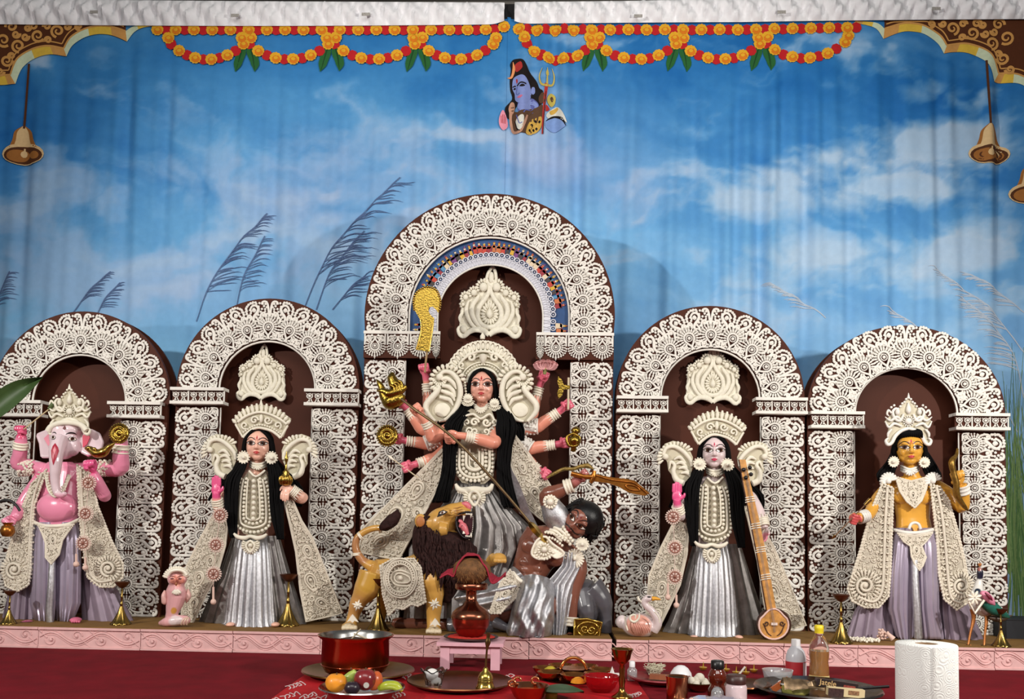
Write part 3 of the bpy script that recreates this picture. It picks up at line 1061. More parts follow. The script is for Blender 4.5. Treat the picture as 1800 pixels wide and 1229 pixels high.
def arch(key, label, cx, cy, rin, rout, ci, co, ch, pi_, po, n_in, n_out, np_in, np_out, crest=None, big=False, lift=0.0, ev=1.0):
    q = Fr(YA)
    O = q(cx, cy)
    s = (q(cx + 100, cy) - O).length / 100
    zb = (ZST - O.z) / s                             # px (negative) down to the stage
    P = lambda u, v, d=0: Vector((O.x + u * s, YA + d, O.z + v * s))
    t = thing('arched_screen', label, 'screen', (O.x, YA + .03, ZST), 'arched screens standing behind the statues')
    ARCH[key] = (P, s, t, zb)
    # brown board with the niche cut out
    brd = rout + 4
    outer, inner = [], []
    N = 48
    bo = po + 2
    for i in range(N + 1):
        a = PI - PI * i / N
        outer.append((brd * cos(a), lift + ev * brd * sin(a)))
        inner.append((rin * cos(a), lift + ev * rin * sin(a)))
    outer = [(-bo, zb), (-bo, -2)] + outer + [(bo, -2), (bo, zb)]
    inner = [(-pi_, zb), (-pi_, -2)] + inner + [(pi_, -2), (pi_, zb)]
    m = MB()
    m.loft([[tuple(P(*o_, 0)), tuple(P(*i_, 0)), tuple(P(*i_, .02)), tuple(P(*o_, .02))] for o_, i_ in zip(outer, inner)])
    obj('front_board', m, BROWN, t, sharp=30)
    m = MB()
    m.poly([P(*o_, .10) for o_ in outer], (0, .015, 0))
    obj('niche_board', m, BROWN, t, False)
    # trims
    def path(r, f, rm):
        Lt = PI * rm + 2 * lift
        l = f * Lt
        if l < lift:
            return -r, l, -PI / 2
        if l > Lt - lift:
            return r, Lt - l, PI / 2
        th = -PI / 2 + (l - lift) / rm
        return r * sin(th), lift + ev * r * cos(th), math.atan2(sin(th), cos(th) / ev)
    m = MB()
    m.tube([P(-rin, 0, -.004)] + [P(rin * cos(PI - PI * i / N), lift + ev * rin * sin(PI - PI * i / N), -.004) for i in range(N + 1)] + [P(rin, 0, -.004)], 1.9 * s, 6)
    obj('arch_trim', m, WHITE, t)
    for sg in (-1, 1):
        m = MB(); m.tube([P(sg * (pi_ + .5), -ch - 4, -.004), P(sg * (pi_ + .5), zb + .5, -.004)], 1.4 * s, 6)
        obj('pillar_trim', m, WHITE, t)
    # ring of tiles
    w = rout - rin
    hA = .60 * w
    R0 = rout - hA - 1
    for i in range(n_out):
        u_, v_, th = path(R0, (i + .5) / n_out, R0 + hA * .55)
        wd = (PI * (R0 + hA * .55) + 2 * lift) / n_out
        c = P(u_, v_, -.002)
        mir = 1 if (i % 2 == 0) == (n_out // 2 % 2 == 0) else -1
        M = Matrix.Translation(c) @ Matrix.Rotation(th, 4, 'Y') @ Matrix.Diagonal((mir * wd * s, 30 * s, hA * s, 1))
        inst('swirl_tile', ME_SW, M, t)
    hB = .58 * w
    for i in range(n_in):
        R1 = rin + hB * .53 + 2
        u_, v_, th = path(R1, (i + .5) / n_in, R1)
        c = P(u_, v_, -.012)
        M = Matrix.Translation(c) @ Matrix.Rotation(th, 4, 'Y') @ Matrix.Diagonal((hB * .98 * s, 34 * s, hB * s, 1))
        inst('paisley_tile', ME_PA, M, t)
    # cornices
    for sg in (-1, 1):
        a, b = ci, co
        if big:
            m = MB()
            m.box(P(sg * (a + b) / 2, -ch / 2, -.008), (b - a) * s, .03, ch * s)
            obj('cornice_board', m, BROWN, t, False)
            m = MB(); m.box(P(sg * (a + b) / 2, -2.4, -.028), (b - a) * s, .012, 5 * s)
            obj('cornice_rail', m, WHITE, t, False)
            n = 3.35 if sg < 0 else 3.35
            wl = (b - a) / n
            for i in range(4):
                u = sg * b - sg * wl * (i + .5)
                k = 1 if i < 3 else .35
                if i == 3:
                    u = sg * (a + wl * .175)
                M = Matrix.Translation(P(u, -4, -.024)) @ Matrix.Diagonal((wl * .97 * s * k, 30 * s, wl * .92 * s, 1))
                inst('lambrequin_tile', ME_LA, M, t)
        else:
            m = MB()
            m.box(P(sg * (a + b) / 2, -ch / 2, -.010), (b - a - 3) * s, .045, (ch - 6) * s)
            obj('cornice_board', m, BROWN, t, False)
            for v, hh in ((-2.6, 5.2), (-ch + 2.6, 5.2)):
                m = MB(); m.box(P(sg * (a + b) / 2, v, -.018), (b - a) * s, .075, hh * s)
                obj('cornice_rail', m, WHITE, t, False)
            n = 3
            wl = (b - a) / n
            for i in range(n):
                M = Matrix.Translation(P(sg * (a + wl * (i + .5)), -ch / 2, -.036)) @ Matrix.Diagonal((wl * .95 * s, 30 * s, ch * .86 * s, 1))
                inst('cornice_cell', ME_CO, M, t)
    # pillars
    top = -ch - 3
    for sg in (-1, 1):
        wp = po - pi_
        hp = (top - zb)
        for i in range(np_out):
            wd = hp / np_out
            v = top - wd * (i + .5)
            hA2 = wp * .62
            c = P(sg * (po - hA2 - .5), v, -.002)
            M = Matrix.Translation(c) @ Matrix.Rotation(sg * PI / 2, 4, 'Y') @ Matrix.Diagonal((-sg * wd * .98 * s, 30 * s, hA2 * s, 1))
            inst('swirl_tile', ME_SW, M, t)
        for i in range(np_in):
            wd = hp / np_in
            v = top - wd * (i + .5)
            hB2 = min(wd * 1.02, wp * .58)
            c = P(sg * (pi_ + wp * .31), v, -.012)
            M = Matrix.Translation(c) @ Matrix.Rotation(sg * PI / 2, 4, 'Y') @ Matrix.Diagonal((wd * .98 * s, 34 * s, hB2 * s, 1))
            inst('paisley_tile', ME_PA, M, t)
    if crest:
        px0, py0, wd = crest
        c = at(px0, py0, YA + .07)
        M = Matrix.Translation(c) @ Matrix.Diagonal((wd * s * .95, wd * s * .8, wd * s * 1.04, 1))
        inst('crest_plaque', ME_CR, M, t)
    return t


arch('A1', 'low white filigree arch behind the pink elephant-headed statue, at far left', 140, 707, 82, 155, 58, 150, 28, 75, 153, 9, 10, 9, 7)
arch('A2', 'white filigree arch between the elephant-headed statue and the tallest arch', 470, 685, 84.5, 157, 70, 164, 29, 80, 159, 9, 10, 9, 7, (460, 704, 88))
arch('A3', 'tallest central white filigree arch with painted blue band of tiny figures', 859, 586, 141, 217, 84, 219, 47, 145, 217, 15, 16, 10, 9, (860, 594, 114), big=True, lift=30)
arch('A4', 'white filigree arch right of the tallest one, behind the white-faced statue', 1248, 700, 87, 162, 76, 166, 29, 88, 164, 9, 10, 9, 7, (1252, 711, 100))
arch('A5', 'low white filigree arch behind the yellow-skinned statue, at far right', 1592, 727, 90, 171, 79, 173, 30, 91, 172, 9, 10, 9, 7, ev=.91)

# painted band with tiny figures, and its lace rim
P3, s3, t3, _ = ARCH['A3']
N = 48
m = MB()
dx3 = 2
def arcp(r, i, d):
    dx = dx3 * (141 - r) / 48
    if i < 0:
        return tuple(P3(dx - r, 0, d))
    if i > N:
        return tuple(P3(dx + r, 0, d))
    return tuple(P3(dx + r * sin(-PI / 2 + PI * i / N), 30 + r * cos(-PI / 2 + PI * i / N), d))

m.loft([[arcp(142, i, .012), arcp(93, i, .012), arcp(93, i, .02), arcp(142, i, .02)] for i in range(-1, N + 2)])
band3 = obj('painted_band', m, mat('band_blue', (30, 72, 124), .6, noise=.3, nscale=14), t3, sharp=30)
fc = [mat('fig_%d' % i, c, .6, noise=.15, nscale=200) for i, c in enumerate([(190, 60, 40), (214, 168, 50), (60, 50, 48), (196, 110, 60), (120, 60, 120), (220, 200, 170), (80, 140, 180), (150, 40, 50)])]
rf = random.Random(9)
for i in range(46):
    th = -PI / 2 + PI * (i + .5) / 46
    R = rf.uniform(124, 127)
    m = MB()
    c = lambda u, v, d=.008: tuple(P3(2 + (R + v) * sin(th + u / R), 30 + (R + v) * cos(th + u / R), d))
    if abs(i - 22.5) > 20.6:
        sg_, k_ = (-1 if i < 22 else 1), (2 - i if i < 22 else i - 43)
        c = lambda u, v, d=.008: tuple(P3(2 + sg_ * (R + v), 24 - 9 * k_ - u * sg_ * 0.9, d))
    a, b = rf.randrange(8), rf.randrange(8)
    wb = rf.uniform(3, 5.5); hb = rf.uniform(-1, 3)
    m.mi = 0; m.poly([c(-wb, -10), c(wb, -10), c(wb * .7, hb), c(1.6, 4), c(-1.6, 4), c(-wb * .8, hb - 1)], (0, .003, 0))
    m.mi = 1; m.poly([c(-5.4, -2), c(-3, 2), c(3, 2), c(5.4, -2 + rf.uniform(0, 8)), c(2, -2), c(-2, -2)], (0, .001, 0))
    m.mi = 2; m.poly([c(1.9 * cos(k), 6 + 2 * sin(k)) for k in np.arange(8) * PI / 4], (0, .003, 0))
    m.mi = 3; m.poly([c(-2.2, 7.2), c(2.2, 7.2), c(rf.uniform(-1.5, 1.5), rf.uniform(8.5, 12.5))], (0, .002, 0))
    obj('painted_figure', m, [fc[a], fc[b], fc[rf.choice((1, 3, 5))], fc[rf.randrange(8)]], band3, False)
m = MB()
for i in range(41):
    th = -PI / 2 + PI * (i + .5) / 37
    c = lambda u, v, d=.004: tuple(P3(2 + (100 + v) * sin(th + u / 100), 30 + (100 + v) * cos(th + u / 100), d))
    if i > 36 or i < 0:
        sg_ = -1 if i % 2 else 1
        c = lambda u, v, d=.004: tuple(P3(2 + sg_ * (100 + v), (22 if i > 38 else 10) - sg_ * u, d))
    m.tube([c(4 * cos(k), 11 + 4.4 * sin(k)) for k in np.arange(8) * PI / 4], 1.1 * s3, 5, closed=True)
    m.ell(c(0, 11), 1.5 * s3)
    m.tube([c(-3.6, -6), c(0, 6), c(3.6, -6)], .9 * s3, 5)
    m.tube([c(-3.8, 6), c(-1.4, -5)], .7 * s3, 5); m.tube([c(3.8, 6), c(1.4, -5)], .7 * s3, 5)
m.loft([[arcp(107, i, .006), arcp(93, i, .006), arcp(93, i, .012), arcp(107, i, .012)] for i in range(-1, N + 2)])
obj('lace_rim', m, mat('rim_white', (214, 214, 222), .6), t3, stuff=True)
m = MB(); m.tube([arcp(93, i, .006) for i in range(-1, N + 2)], 1.6 * s3, 6); obj('arch_trim', m, WHITE, t3)
# ================================================================== STATUE TOOLS
class Crop:
    """reads positions off a zoomed crop: C(x, y, d) -> world point, d metres behind the plane Y"""
    def __init__(s, x0, y0, k, Y):
        s.x0, s.y0, s.k, s.Y = x0, y0, k, Y
        s.u = SCL(Y) / k

    def __call__(s, x, y, d=0.0):
        return at(s.x0 + x / s.k, s.y0 + y / s.k, s.Y + d)

    def re(s, x0, y0, k):
        return Crop(x0, y0, k, s.Y)


def ct(mb, C, pts, r, d=0.0, n=6, sm=4, flat=1.0, closed=False, up=(0, -1, 0)):
    P = [C(p[0], p[1], p[2] if len(p) > 2 else d) for p in pts]
    R = r * C.u if np.isscalar(r) else [a * C.u for a in r]
    mb.tube(P, R, n, smooth=sm, flat=flat, closed=closed, up=up)


def cb(mb, C, x, y, r, d=0.0, nu=7, nv=5, ry=None):
    mb.ell(C(x, y, d), r * C.u, (ry or r) * C.u, r * C.u, None, nu, nv)


def beads(mb, C, pts, r, d=0.0, step=None, closed=False, sm=6):
    """beads spaced along a path"""
    P = np.asarray([tuple(C(p[0], p[1], p[2] if len(p) > 2 else d)) for p in pts])
    if sm:
        P, _ = spline(P, np.ones(len(P)), sm, closed)
    seg = np.linalg.norm(np.diff(P, axis=0), axis=1)
    L = np.r_[0, np.cumsum(seg)]
    step = (step or 2.1 * r) * C.u
    for l in np.arange(0, L[-1] + step * .3, step):
        c = [np.interp(l, L, P[:, i]) for i in range(3)]
        mb.ell(c, r * C.u, r * C.u, r * C.u, None, 7, 5)


def cpoly(mb, C, pts, d=0.0, th=0.006):
    mb.poly([C(p[0], p[1], p[2] if len(p) > 2 else d) for p in pts], (0, th, 0))


def petals(mb, C, x, y, r0, r1, a0, a1, n, w, d=0.0, rx=1.0):
    for i in range(n):
        a = math.radians(a0 + (a1 - a0) * i / max(n - 1, 1))
        c, s_ = cos(a) * rx, -sin(a)
        ct(mb, C, [(x + c * r0, y + s_ * r0), (x + c * (r0 * .35 + r1 * .65), y + s_ * (r0 * .35 + r1 * .65)), (x + c * r1, y + s_ * r1)], [w * .5, w, w * .55], d, 6, 0)


def spiral(mb, C, x, y, r, a0, turns, w, d=0.0, cw=1, n=14, fit=None):
    pts = []
    for j in range(n):
        a = a0 + cw * turns * 2 * PI * j / (n - 1)
        rr = r * (1 - .85 * j / (n - 1))
        px_, py_ = x + rr * cos(a), y + rr * sin(a)
        pts.append((px_, py_, fit(px_, py_) if fit else d))
    ct(mb, C, pts, [w] * (n - 3) + [w * .9, w * .8, w * .7], d, 5, 0)


def inside(p, poly):
    x, y = p
    r = False
    for i in range(len(poly)):
        x1, y1 = poly[i - 1][:2]; x2, y2 = poly[i][:2]
        if (y1 > y) != (y2 > y) and x < (x2 - x1) * (y - y1) / (y2 - y1) + x1:
            r = not r
    return r


def edge_d(p, poly):
    m_ = 1e9
    for i in range(len(poly)):
        a = np.array(poly[i - 1][:2], float); b = np.array(poly[i][:2], float); q_ = np.array(p)
        t = np.clip(np.dot(q_ - a, b - a) / (np.dot(b - a, b - a) + 1e-9), 0, 1)
        m_ = min(m_, np.linalg.norm(a + (b - a) * t - q_))
    return m_


LACEG = mat('lace_ground', (192, 183, 166), 0.8, noise=.2, nscale=90, spec=.2)
LACEW = mat('lace_cream', (222, 213, 196), 0.75, noise=.1, nscale=40, spec=.2)


def lace(parent, name, C, poly, fills, w=5, seed=1, rmin=14, rmax=26, n=60, big=(), beadr=0, th=.008, edges=True):
    """filigree panel: thin ground plate with scrolls, paisleys and corded edges"""
    A = np.array([(p[0], p[1], 1) for p in poly], float)
    D = np.array([p[2] if len(p) > 2 else fills for p in poly], float)
    k, *_ = np.linalg.lstsq(A, D, rcond=None)
    fit = lambda x, y: float(k[0] * x + k[1] * y + k[2])
    P = [(p[0], p[1], fit(p[0], p[1])) for p in poly]
    g = MB(); g.poly([C(*p) for p in P], (0, th, 0))
    m = MB()
    f2 = lambda x, y: fit(x, y) - .003
    if edges:
        ct(m, C, [(p[0], p[1], f2(p[0], p[1])) for p in P], w * 1.1, 0, 6, 0, closed=True)
        if beadr:
            q_ = [(p[0], p[1], f2(p[0], p[1])) for p in P]
            beads(m, C, q_ + q_[:1], beadr, step=beadr * 2.3, sm=0)
    used = []
    cxm, cym = sum(p[0] for p in P) / len(P), sum(p[1] for p in P) / len(P)
    for kk in (.93, .86):
        ct(m, C, [(cxm + (p[0] - cxm) * kk, cym + (p[1] - cym) * kk, f2(p[0], p[1])) for p in P], w * .7, 0, 5, 0, closed=True)
    for x, y, r, rot in big:
        used.append((x, y, r * 1.25))
        pts = []
        for j in range(16):
            a = 2 * PI * j / 16
            rr = r * (1 + .9 * max(0, cos(a)) ** 4 * .8)
            xx, yy = rr * cos(a), rr * sin(a) * .8
            pts.append((x + xx * cos(rot) - yy * sin(rot), y + xx * sin(rot) + yy * cos(rot)))
        ct(m, C, [(a, b, f2(a, b)) for a, b in pts], w * 1.2, 0, 6, 0, closed=True)
        ct(m, C, [(x + (a - x) * .62, y + (b - y) * .62, f2(a, b) - .003) for a, b in pts], w, 0, 6, 0, closed=True)
        cb(m, C, x, y, r * .26, f2(x, y) - .004)
        for j in range(18):
            a = 2 * PI * j / 18
            ct(m, C, [(x + cos(a) * r * 1.05, y + sin(a) * r * .95, f2(x, y)), (x + cos(a) * r * 1.3, y + sin(a) * r * 1.15, f2(x, y))], [w * .6, w * .9], 0, 5, 0)
    rr_ = random.Random(seed)
    xs = [p[0] for p in poly]; ys = [p[1] for p in poly]
    n = int(n * 2.2)
    for _ in range(n * 14):
        if n <= 0:
            break
        x, y = rr_.uniform(min(xs), max(xs)), rr_.uniform(min(ys), max(ys))
        r = rr_.uniform(rmin * .62, rmax * .9)
        if not inside((x, y), poly) or edge_d((x, y), poly) < r * .7:
            continue
        if any((x - a) ** 2 + (y - b) ** 2 < (c + r * .62) ** 2 for a, b, c in used):
            continue
        used.append((x, y, r * .66))
        n -= 1
        spiral(m, C, x, y, r, rr_.uniform(0, 6.3), rr_.choice((.9, 1.2, 1.5)), w * .8, cw=rr_.choice((-1, 1)), n=12, fit=f2)
        if rr_.random() < .6:
            cb(m, C, x, y, w * 1.2, f2(x, y))
    for _ in range(420):
        x, y = rr_.uniform(min(xs), max(xs)), rr_.uniform(min(ys), max(ys))
        if inside((x, y), poly) and edge_d((x, y), poly) > w * 1.5 and not any((x - a) ** 2 + (y - b) ** 2 < (c * .9) ** 2 for a, b, c in used):
            cb(m, C, x, y, w * .95, f2(x, y))
    o = obj(name, g, LACEG, parent)
    obj('filigree', m, LACEW, o, stuff=True)
    return o


def vec(p):
    return np.asarray(tuple(p), float)


def unit(v):
    v = np.asarray(v, float)
    return v / (np.linalg.norm(v) + 1e-12)


def hand_axes(f, n):
    f = unit(f); n = np.asarray(n, float)
    n = unit(n - f * np.dot(n, f))
    return f, n, np.cross(f, n)


def fist(mb, c, S, f, n=(0, -1, 0), thumb=1):
    """closed hand: c = middle of palm, S = hand half length, f = forearm direction, n = side the fingers curl to"""
    c = vec(c); f, n, w = hand_axes(f, n)
    R = np.stack([w, n, f], 1)
    mb.ell(c - n * .1 * S, .62 * S, .42 * S, .72 * S, R, 10, 8)
    for k in range(4):
        o = (-.46 + .31 * k) * S
        L = (.85, 1.0, .95, .8)[k if thumb > 0 else 3 - k]
        p = c + w * o + f * .42 * S
        mb.tube([p - f * .3 * S, p + f * .12 * S * L + n * .12 * S, p + f * .1 * S * L + n * .52 * S, p - f * .32 * S * L + n * .62 * S, p - f * .52 * S * L + n * .40 * S], [.17 * S, .18 * S, .175 * S, .165 * S, .13 * S], 8, smooth=3)
    a = c - w * thumb * -.5 * S * -1 - f * .35 * S
    a = c + w * (-.55 * S * thumb) - f * .35 * S
    mb.tube([a, a + n * .35 * S + f * .1 * S, a + n * .72 * S + w * thumb * .25 * S + f * .12 * S, a + n * .78 * S + w * thumb * .62 * S + f * .05 * S], [.22 * S, .2 * S, .17 * S, .13 * S], 8, smooth=3)


def palm(mb, c, S, f, n=(0, -1, 0), thumb=1, spread=.06, curl=.15):
    """open hand, palm towards n"""
    c = vec(c); f, n, w = hand_axes(f, n)
    R = np.stack([w, n, f], 1)
    mb.ell(c, .5 * S, .2 * S, .62 * S, R, 10, 8)
    for k in range(4):
        o = (-.36 + .24 * k) * S
        L = (.78, .95, 1.0, .82)[k if thumb < 0 else 3 - k] * S
        p = c + w * o + f * .42 * S
        d = f + w * (o / S) * spread * 4
        mb.tube([p, p + d * L * .4 + n * .02 * S, p + d * L * .75 + n * curl * .3 * S, p + d * L + n * curl * .6 * S], [.135 * S, .13 * S, .12 * S, .085 * S], 8, smooth=2)
    a = c + w * thumb * .4 * S - f * .2 * S
    mb.tube([a - w * thumb * .1 * S, a + w * thumb * .22 * S + f * .2 * S + n * .1 * S, a + w * thumb * .3 * S + f * .55 * S + n * .14 * S], [.19 * S, .16 * S, .1 * S], 8, smooth=3)


class Face:
    """head built round a local frame; unit = half the head height"""
    def __init__(s, c, h, yaw=0, tilt=0, nod=0):
        s.c, s.h = vec(c), h
        s.R = np.asarray(Matrix.Rotation(yaw, 3, 'Z') @ Matrix.Rotation(tilt, 3, 'Y') @ Matrix.Rotation(nod, 3, 'X'))

    def p(s, x, y, z):
        return s.c + s.R @ (np.array((x, y, z)) * s.h)

    def build(s, mb, male=0.0, ears=True, wide=1.0):
        e = lambda x, y, z, a, b, c: mb.ell(s.p(x, y, z), a * s.h, b * s.h, c * s.h, s.R, 28, 20)
        e(0, .12, .28, .74 * wide, .86, .70)
        e(0, -.04, -.10, .66 * wide, .74, .84)
        e(0, -.36, -.72, (.27 + .06 * male) * wide, .27, .23)
        for g in (-1, 1):
            e(g * .30 * wide, -.38, -.22, .29, .28, .30)
            e(g * .34 * wide, -.14, -.52, .23 + .05 * male, .38, .28)
            e(g * .30, -.60, .30, .24, .12, .07)
            if ears:
                e(g * .70 * wide, .08, -.05, .08, .16, .22)
            e(g * .105, -.86, -.24, .075, .09, .065)
        mb.tube([s.p(0, -.70, .30), s.p(0, -.80, .08), s.p(0, -.93, -.16), s.p(0, -.86, -.28)], [.075 * s.h, .085 * s.h, .115 * s.h, .07 * s.h], 10, smooth=3)
        e(0, -.72, -.455, .20, .12, .055)
        e(0, -.70, -.55, .16, .13, .065)

    def skin(s, me):
        s.t = bvh(me)

    def hit(s, x, z, k):
        o_ = Vector(s.p(x, -3, z)); d_ = Vector(s.R @ np.array((0, 1, 0)))
        loc, nor, i_, dist = s.t.ray_cast(o_, d_)
        if loc is None:
            return s.p(x, -.72, z)
        if nor.dot(d_) > 0:
            nor = -nor
        return vec(loc + nor * (.010 + .007 * k) * s.h)

    def fan(s, mb, c, bd, k, rings=3):
        bd = [(a[0] + (b[0] - a[0]) * t, a[1] + (b[1] - a[1]) * t) for a, b in zip(bd, bd[1:] + bd[:1]) for t in (0, .34, .67)]
        rings = rings + 2
        V = [s.hit(c[0], c[1], k)]
        n = len(bd)
        for r in range(1, rings + 1):
            for b in bd:
                V.append(s.hit(c[0] + (b[0] - c[0]) * r / rings, c[1] + (b[1] - c[1]) * r / rings, k))
        F = [(0, 1 + j, 1 + (j + 1) % n) for j in range(n)]
        for r in range(rings - 1):
            for j in range(n):
                a, b = 1 + r * n + j, 1 + r * n + (j + 1) % n
                F.append((a, a + n, b + n, b))
        mb.add(V, F)

    def line(s, mb, pts, w, k=1):
        P, Wd = spline(np.array([(x, z, 0) for x, z in pts], float), np.full(len(pts), w) if np.isscalar(w) else np.asarray(w, float), 5)
        V = []
        for i in range(len(P)):
            t = unit(P[min(i + 1, len(P) - 1)] - P[max(i - 1, 0)])
            for g in (1, -1):
                V.append(s.hit(P[i][0] - t[1] * Wd[i] / 2 * g, P[i][1] + t[0] * Wd[i] / 2 * g, k))
        mb.add(V, [(2 * i, 2 * i + 1, 2 * i + 3, 2 * i + 2) for i in range(len(P) - 1)])

    def features(s, parent, lip=(190, 50, 60), brow=1.0, look=0.0, bindi=True, ex=.33, ez=.06, ew=.25, eh=.105, moustache=False, lips=True):
        EW, EI, EP, EB, EL = mat('eye_white', (240, 232, 224), .25, noise=.02), mat('eye_iris', (84, 44, 26), .2, noise=.1), mat('eye_pupil', (10, 8, 8), .15), mat('brow_black', (22, 14, 14), .5), mat('lip_%d_%d' % lip[:2], lip, .3)
        ell_ = lambda cx, cz, a, b, n=14: [(cx + a * cos(2 * PI * j / n), cz + b * sin(2 * PI * j / n)) for j in range(n)]
        for g in (-1, 1):
            m = MB()
            al = []
            for j in range(16):
                a = 2 * PI * j / 16
                x = ew * cos(a)
                z = eh * sin(a) * (1 - .35 * abs(cos(a)) ** 2) * (1.0 if sin(a) > 0 else .8)
                al.append((g * ex + x, ez + z + .03 * (x * g) / ew))
            s.fan(m, (g * ex, ez), al, 1)
            e = obj('eye', m, EW, parent)
            m = MB(); s.fan(m, (g * ex + look, ez + .01), ell_(g * ex + look, ez + .01, eh * 1.1, eh * .95), 2, 2); obj('iris', m, EI, e)
            m = MB(); s.fan(m, (g * ex + look, ez + .012), ell_(g * ex + look, ez + .012, eh * .48, eh * .48, 10), 3, 1); obj('pupil', m, EP, e)
            m = MB()
            s.line(m, [(g * (ex - ew - .03), ez - .05), (g * (ex - ew * .5), ez + eh * .72), (g * ex, ez + eh * 1.05), (g * (ex + ew * .6), ez + eh * .72), (g * (ex + ew + .08), ez + .06)], [.02, .05, .06, .06, .02], 2.4)
            s.line(m, [(g * (ex - ew), ez - .04), (g * ex, ez - eh * .92), (g * (ex + ew * 1.05), ez + .03)], [.015, .035, .02], 2.4)
            s.line(m, [(g * .10, ez + .20), (g * .26, ez + .32 * brow), (g * .46, ez + .32 * brow), (g * .70, ez + .12)], [.03, .055, .05, .015], 1)
            obj('brow', m, EB, parent)
        m = MB()
        if lips:
            s.fan(m, (0, -.475), [(-.18, -.48), (-.10, -.445), (-.04, -.425), (0, -.437), (.04, -.425), (.10, -.445), (.18, -.48), (.08, -.49), (0, -.495), (-.08, -.49)], 1, 2)
            s.fan(m, (0, -.54), [(-.18, -.48), (-.08, -.495), (0, -.5), (.08, -.495), (.18, -.48), (.10, -.555), (0, -.585), (-.10, -.555)], 1.2, 2)
            obj('lips', m, EL, parent)
        if bindi:
            m = MB(); s.fan(m, (0, .40), [(0, .30), (.05, .38), (.03, .46), (0, .54), (-.03, .46), (-.05, .38)], 1, 2)
            s.line(m, [(-.16, .42), (-.1, .30), (0, .26), (.1, .30), (.16, .42)], .022, 1)
            obj('forehead_mark', m, EL, parent)
        if moustache:
            m = MB()
            for g in (-1, 1):
                s.line(m, [(g * .02, -.37), (g * .18, -.38), (g * .34, -.42), (g * .5, -.34), (g * .56, -.26)], [.05, .08, .07, .04, .015], 1.5)
            obj('moustache', m, EB, parent)


def paint(me, base, spots=(), f=None):
    V = verts(me)
    C = np.tile(np.array(lin(base)), (len(V), 1))
    for c, r, rgb in spots:
        d = np.linalg.norm(V - vec(c), axis=1)
        a = np.clip((r * 1.1 - d) / (r * .25), 0, 1)[:, None]
        C = C * (1 - a) + np.array(lin(rgb)) * a
    if f:
        C = f(V, C)
    setcol(me, C)


def body_obj(parent, mb, base, spots=(), voxel=.0035, it=2, name='body', rough=.34, f=None):
    me = remesh(mb, voxel, it)
    t = me
    paint(me, base, spots, f)
    off = root(parent).location
    bm = me.copy()
    V = verts(me) - vec(off)
    me.vertices.foreach_set('co', V.ravel())
    me.update()
    SK = mat('painted_clay_%d' % int(rough * 100), (220, 160, 140), rough, vcol=True, spec=.5, coat=.25, noise=.05, nscale=12)
    return obj(name, me, SK, parent), bm


def pleated(C, rows, n=22, amp=.09, seg=132, back=True, seed=0, sharp=1.0):
    """skirt: rows = (x_left, x_right, y, depth_half m, d centre)"""
    m = MB()
    rr_ = random.Random(seed)
    ph = [rr_.uniform(-.4, .4) for _ in range(n)]
    rings = []
    for k, (xl, xr, y, dh, d) in enumerate(rows):
        cx, hw = (xl + xr) / 2, (xr - xl) / 2
        u = k / max(len(rows) - 1, 1)
        ring = []
        for j in range(seg):
            a = 2 * PI * j / seg
            t = a * n / (2 * PI)
            i = int(t) % n
            fr = (t - int(t))
            w = abs(2 * fr - 1) ** sharp
            A = amp * (.35 + .65 * u) * (1 + ph[i] * .8)
            r = 1 - A * w
            ring.append(tuple(C(cx + hw * r * cos(a), y, d + dh * (r - A * w * .8) * sin(a))))
        rings.append(ring)
    m.loft(rings)
    return m


def hair_strands(C, guides, n=26, seed=2, r=3.0, seg=6):
    """guides = list of (points (x, y, d), spread list in crop px)"""
    m = MB(); rr_ = random.Random(seed)
    for pts, spread in guides:
        for k in range(n):
            a, b, c_ = rr_.uniform(-1, 1), rr_.uniform(-1, 1), rr_.uniform(.85, 1.0)
            P = [(p[0] + a * s_ + rr_.uniform(-.22, .22) * s_, p[1] + b * s_ * .15, p[2] + b * s_ * C.u * .5) for p, s_ in zip(pts, spread)]
            R = [r * (1.0 + .6 * rr_.random())] * (len(P) - 1) + [r * .5]
            ct(m, C, P, R, 0, 5, 3)
    return m


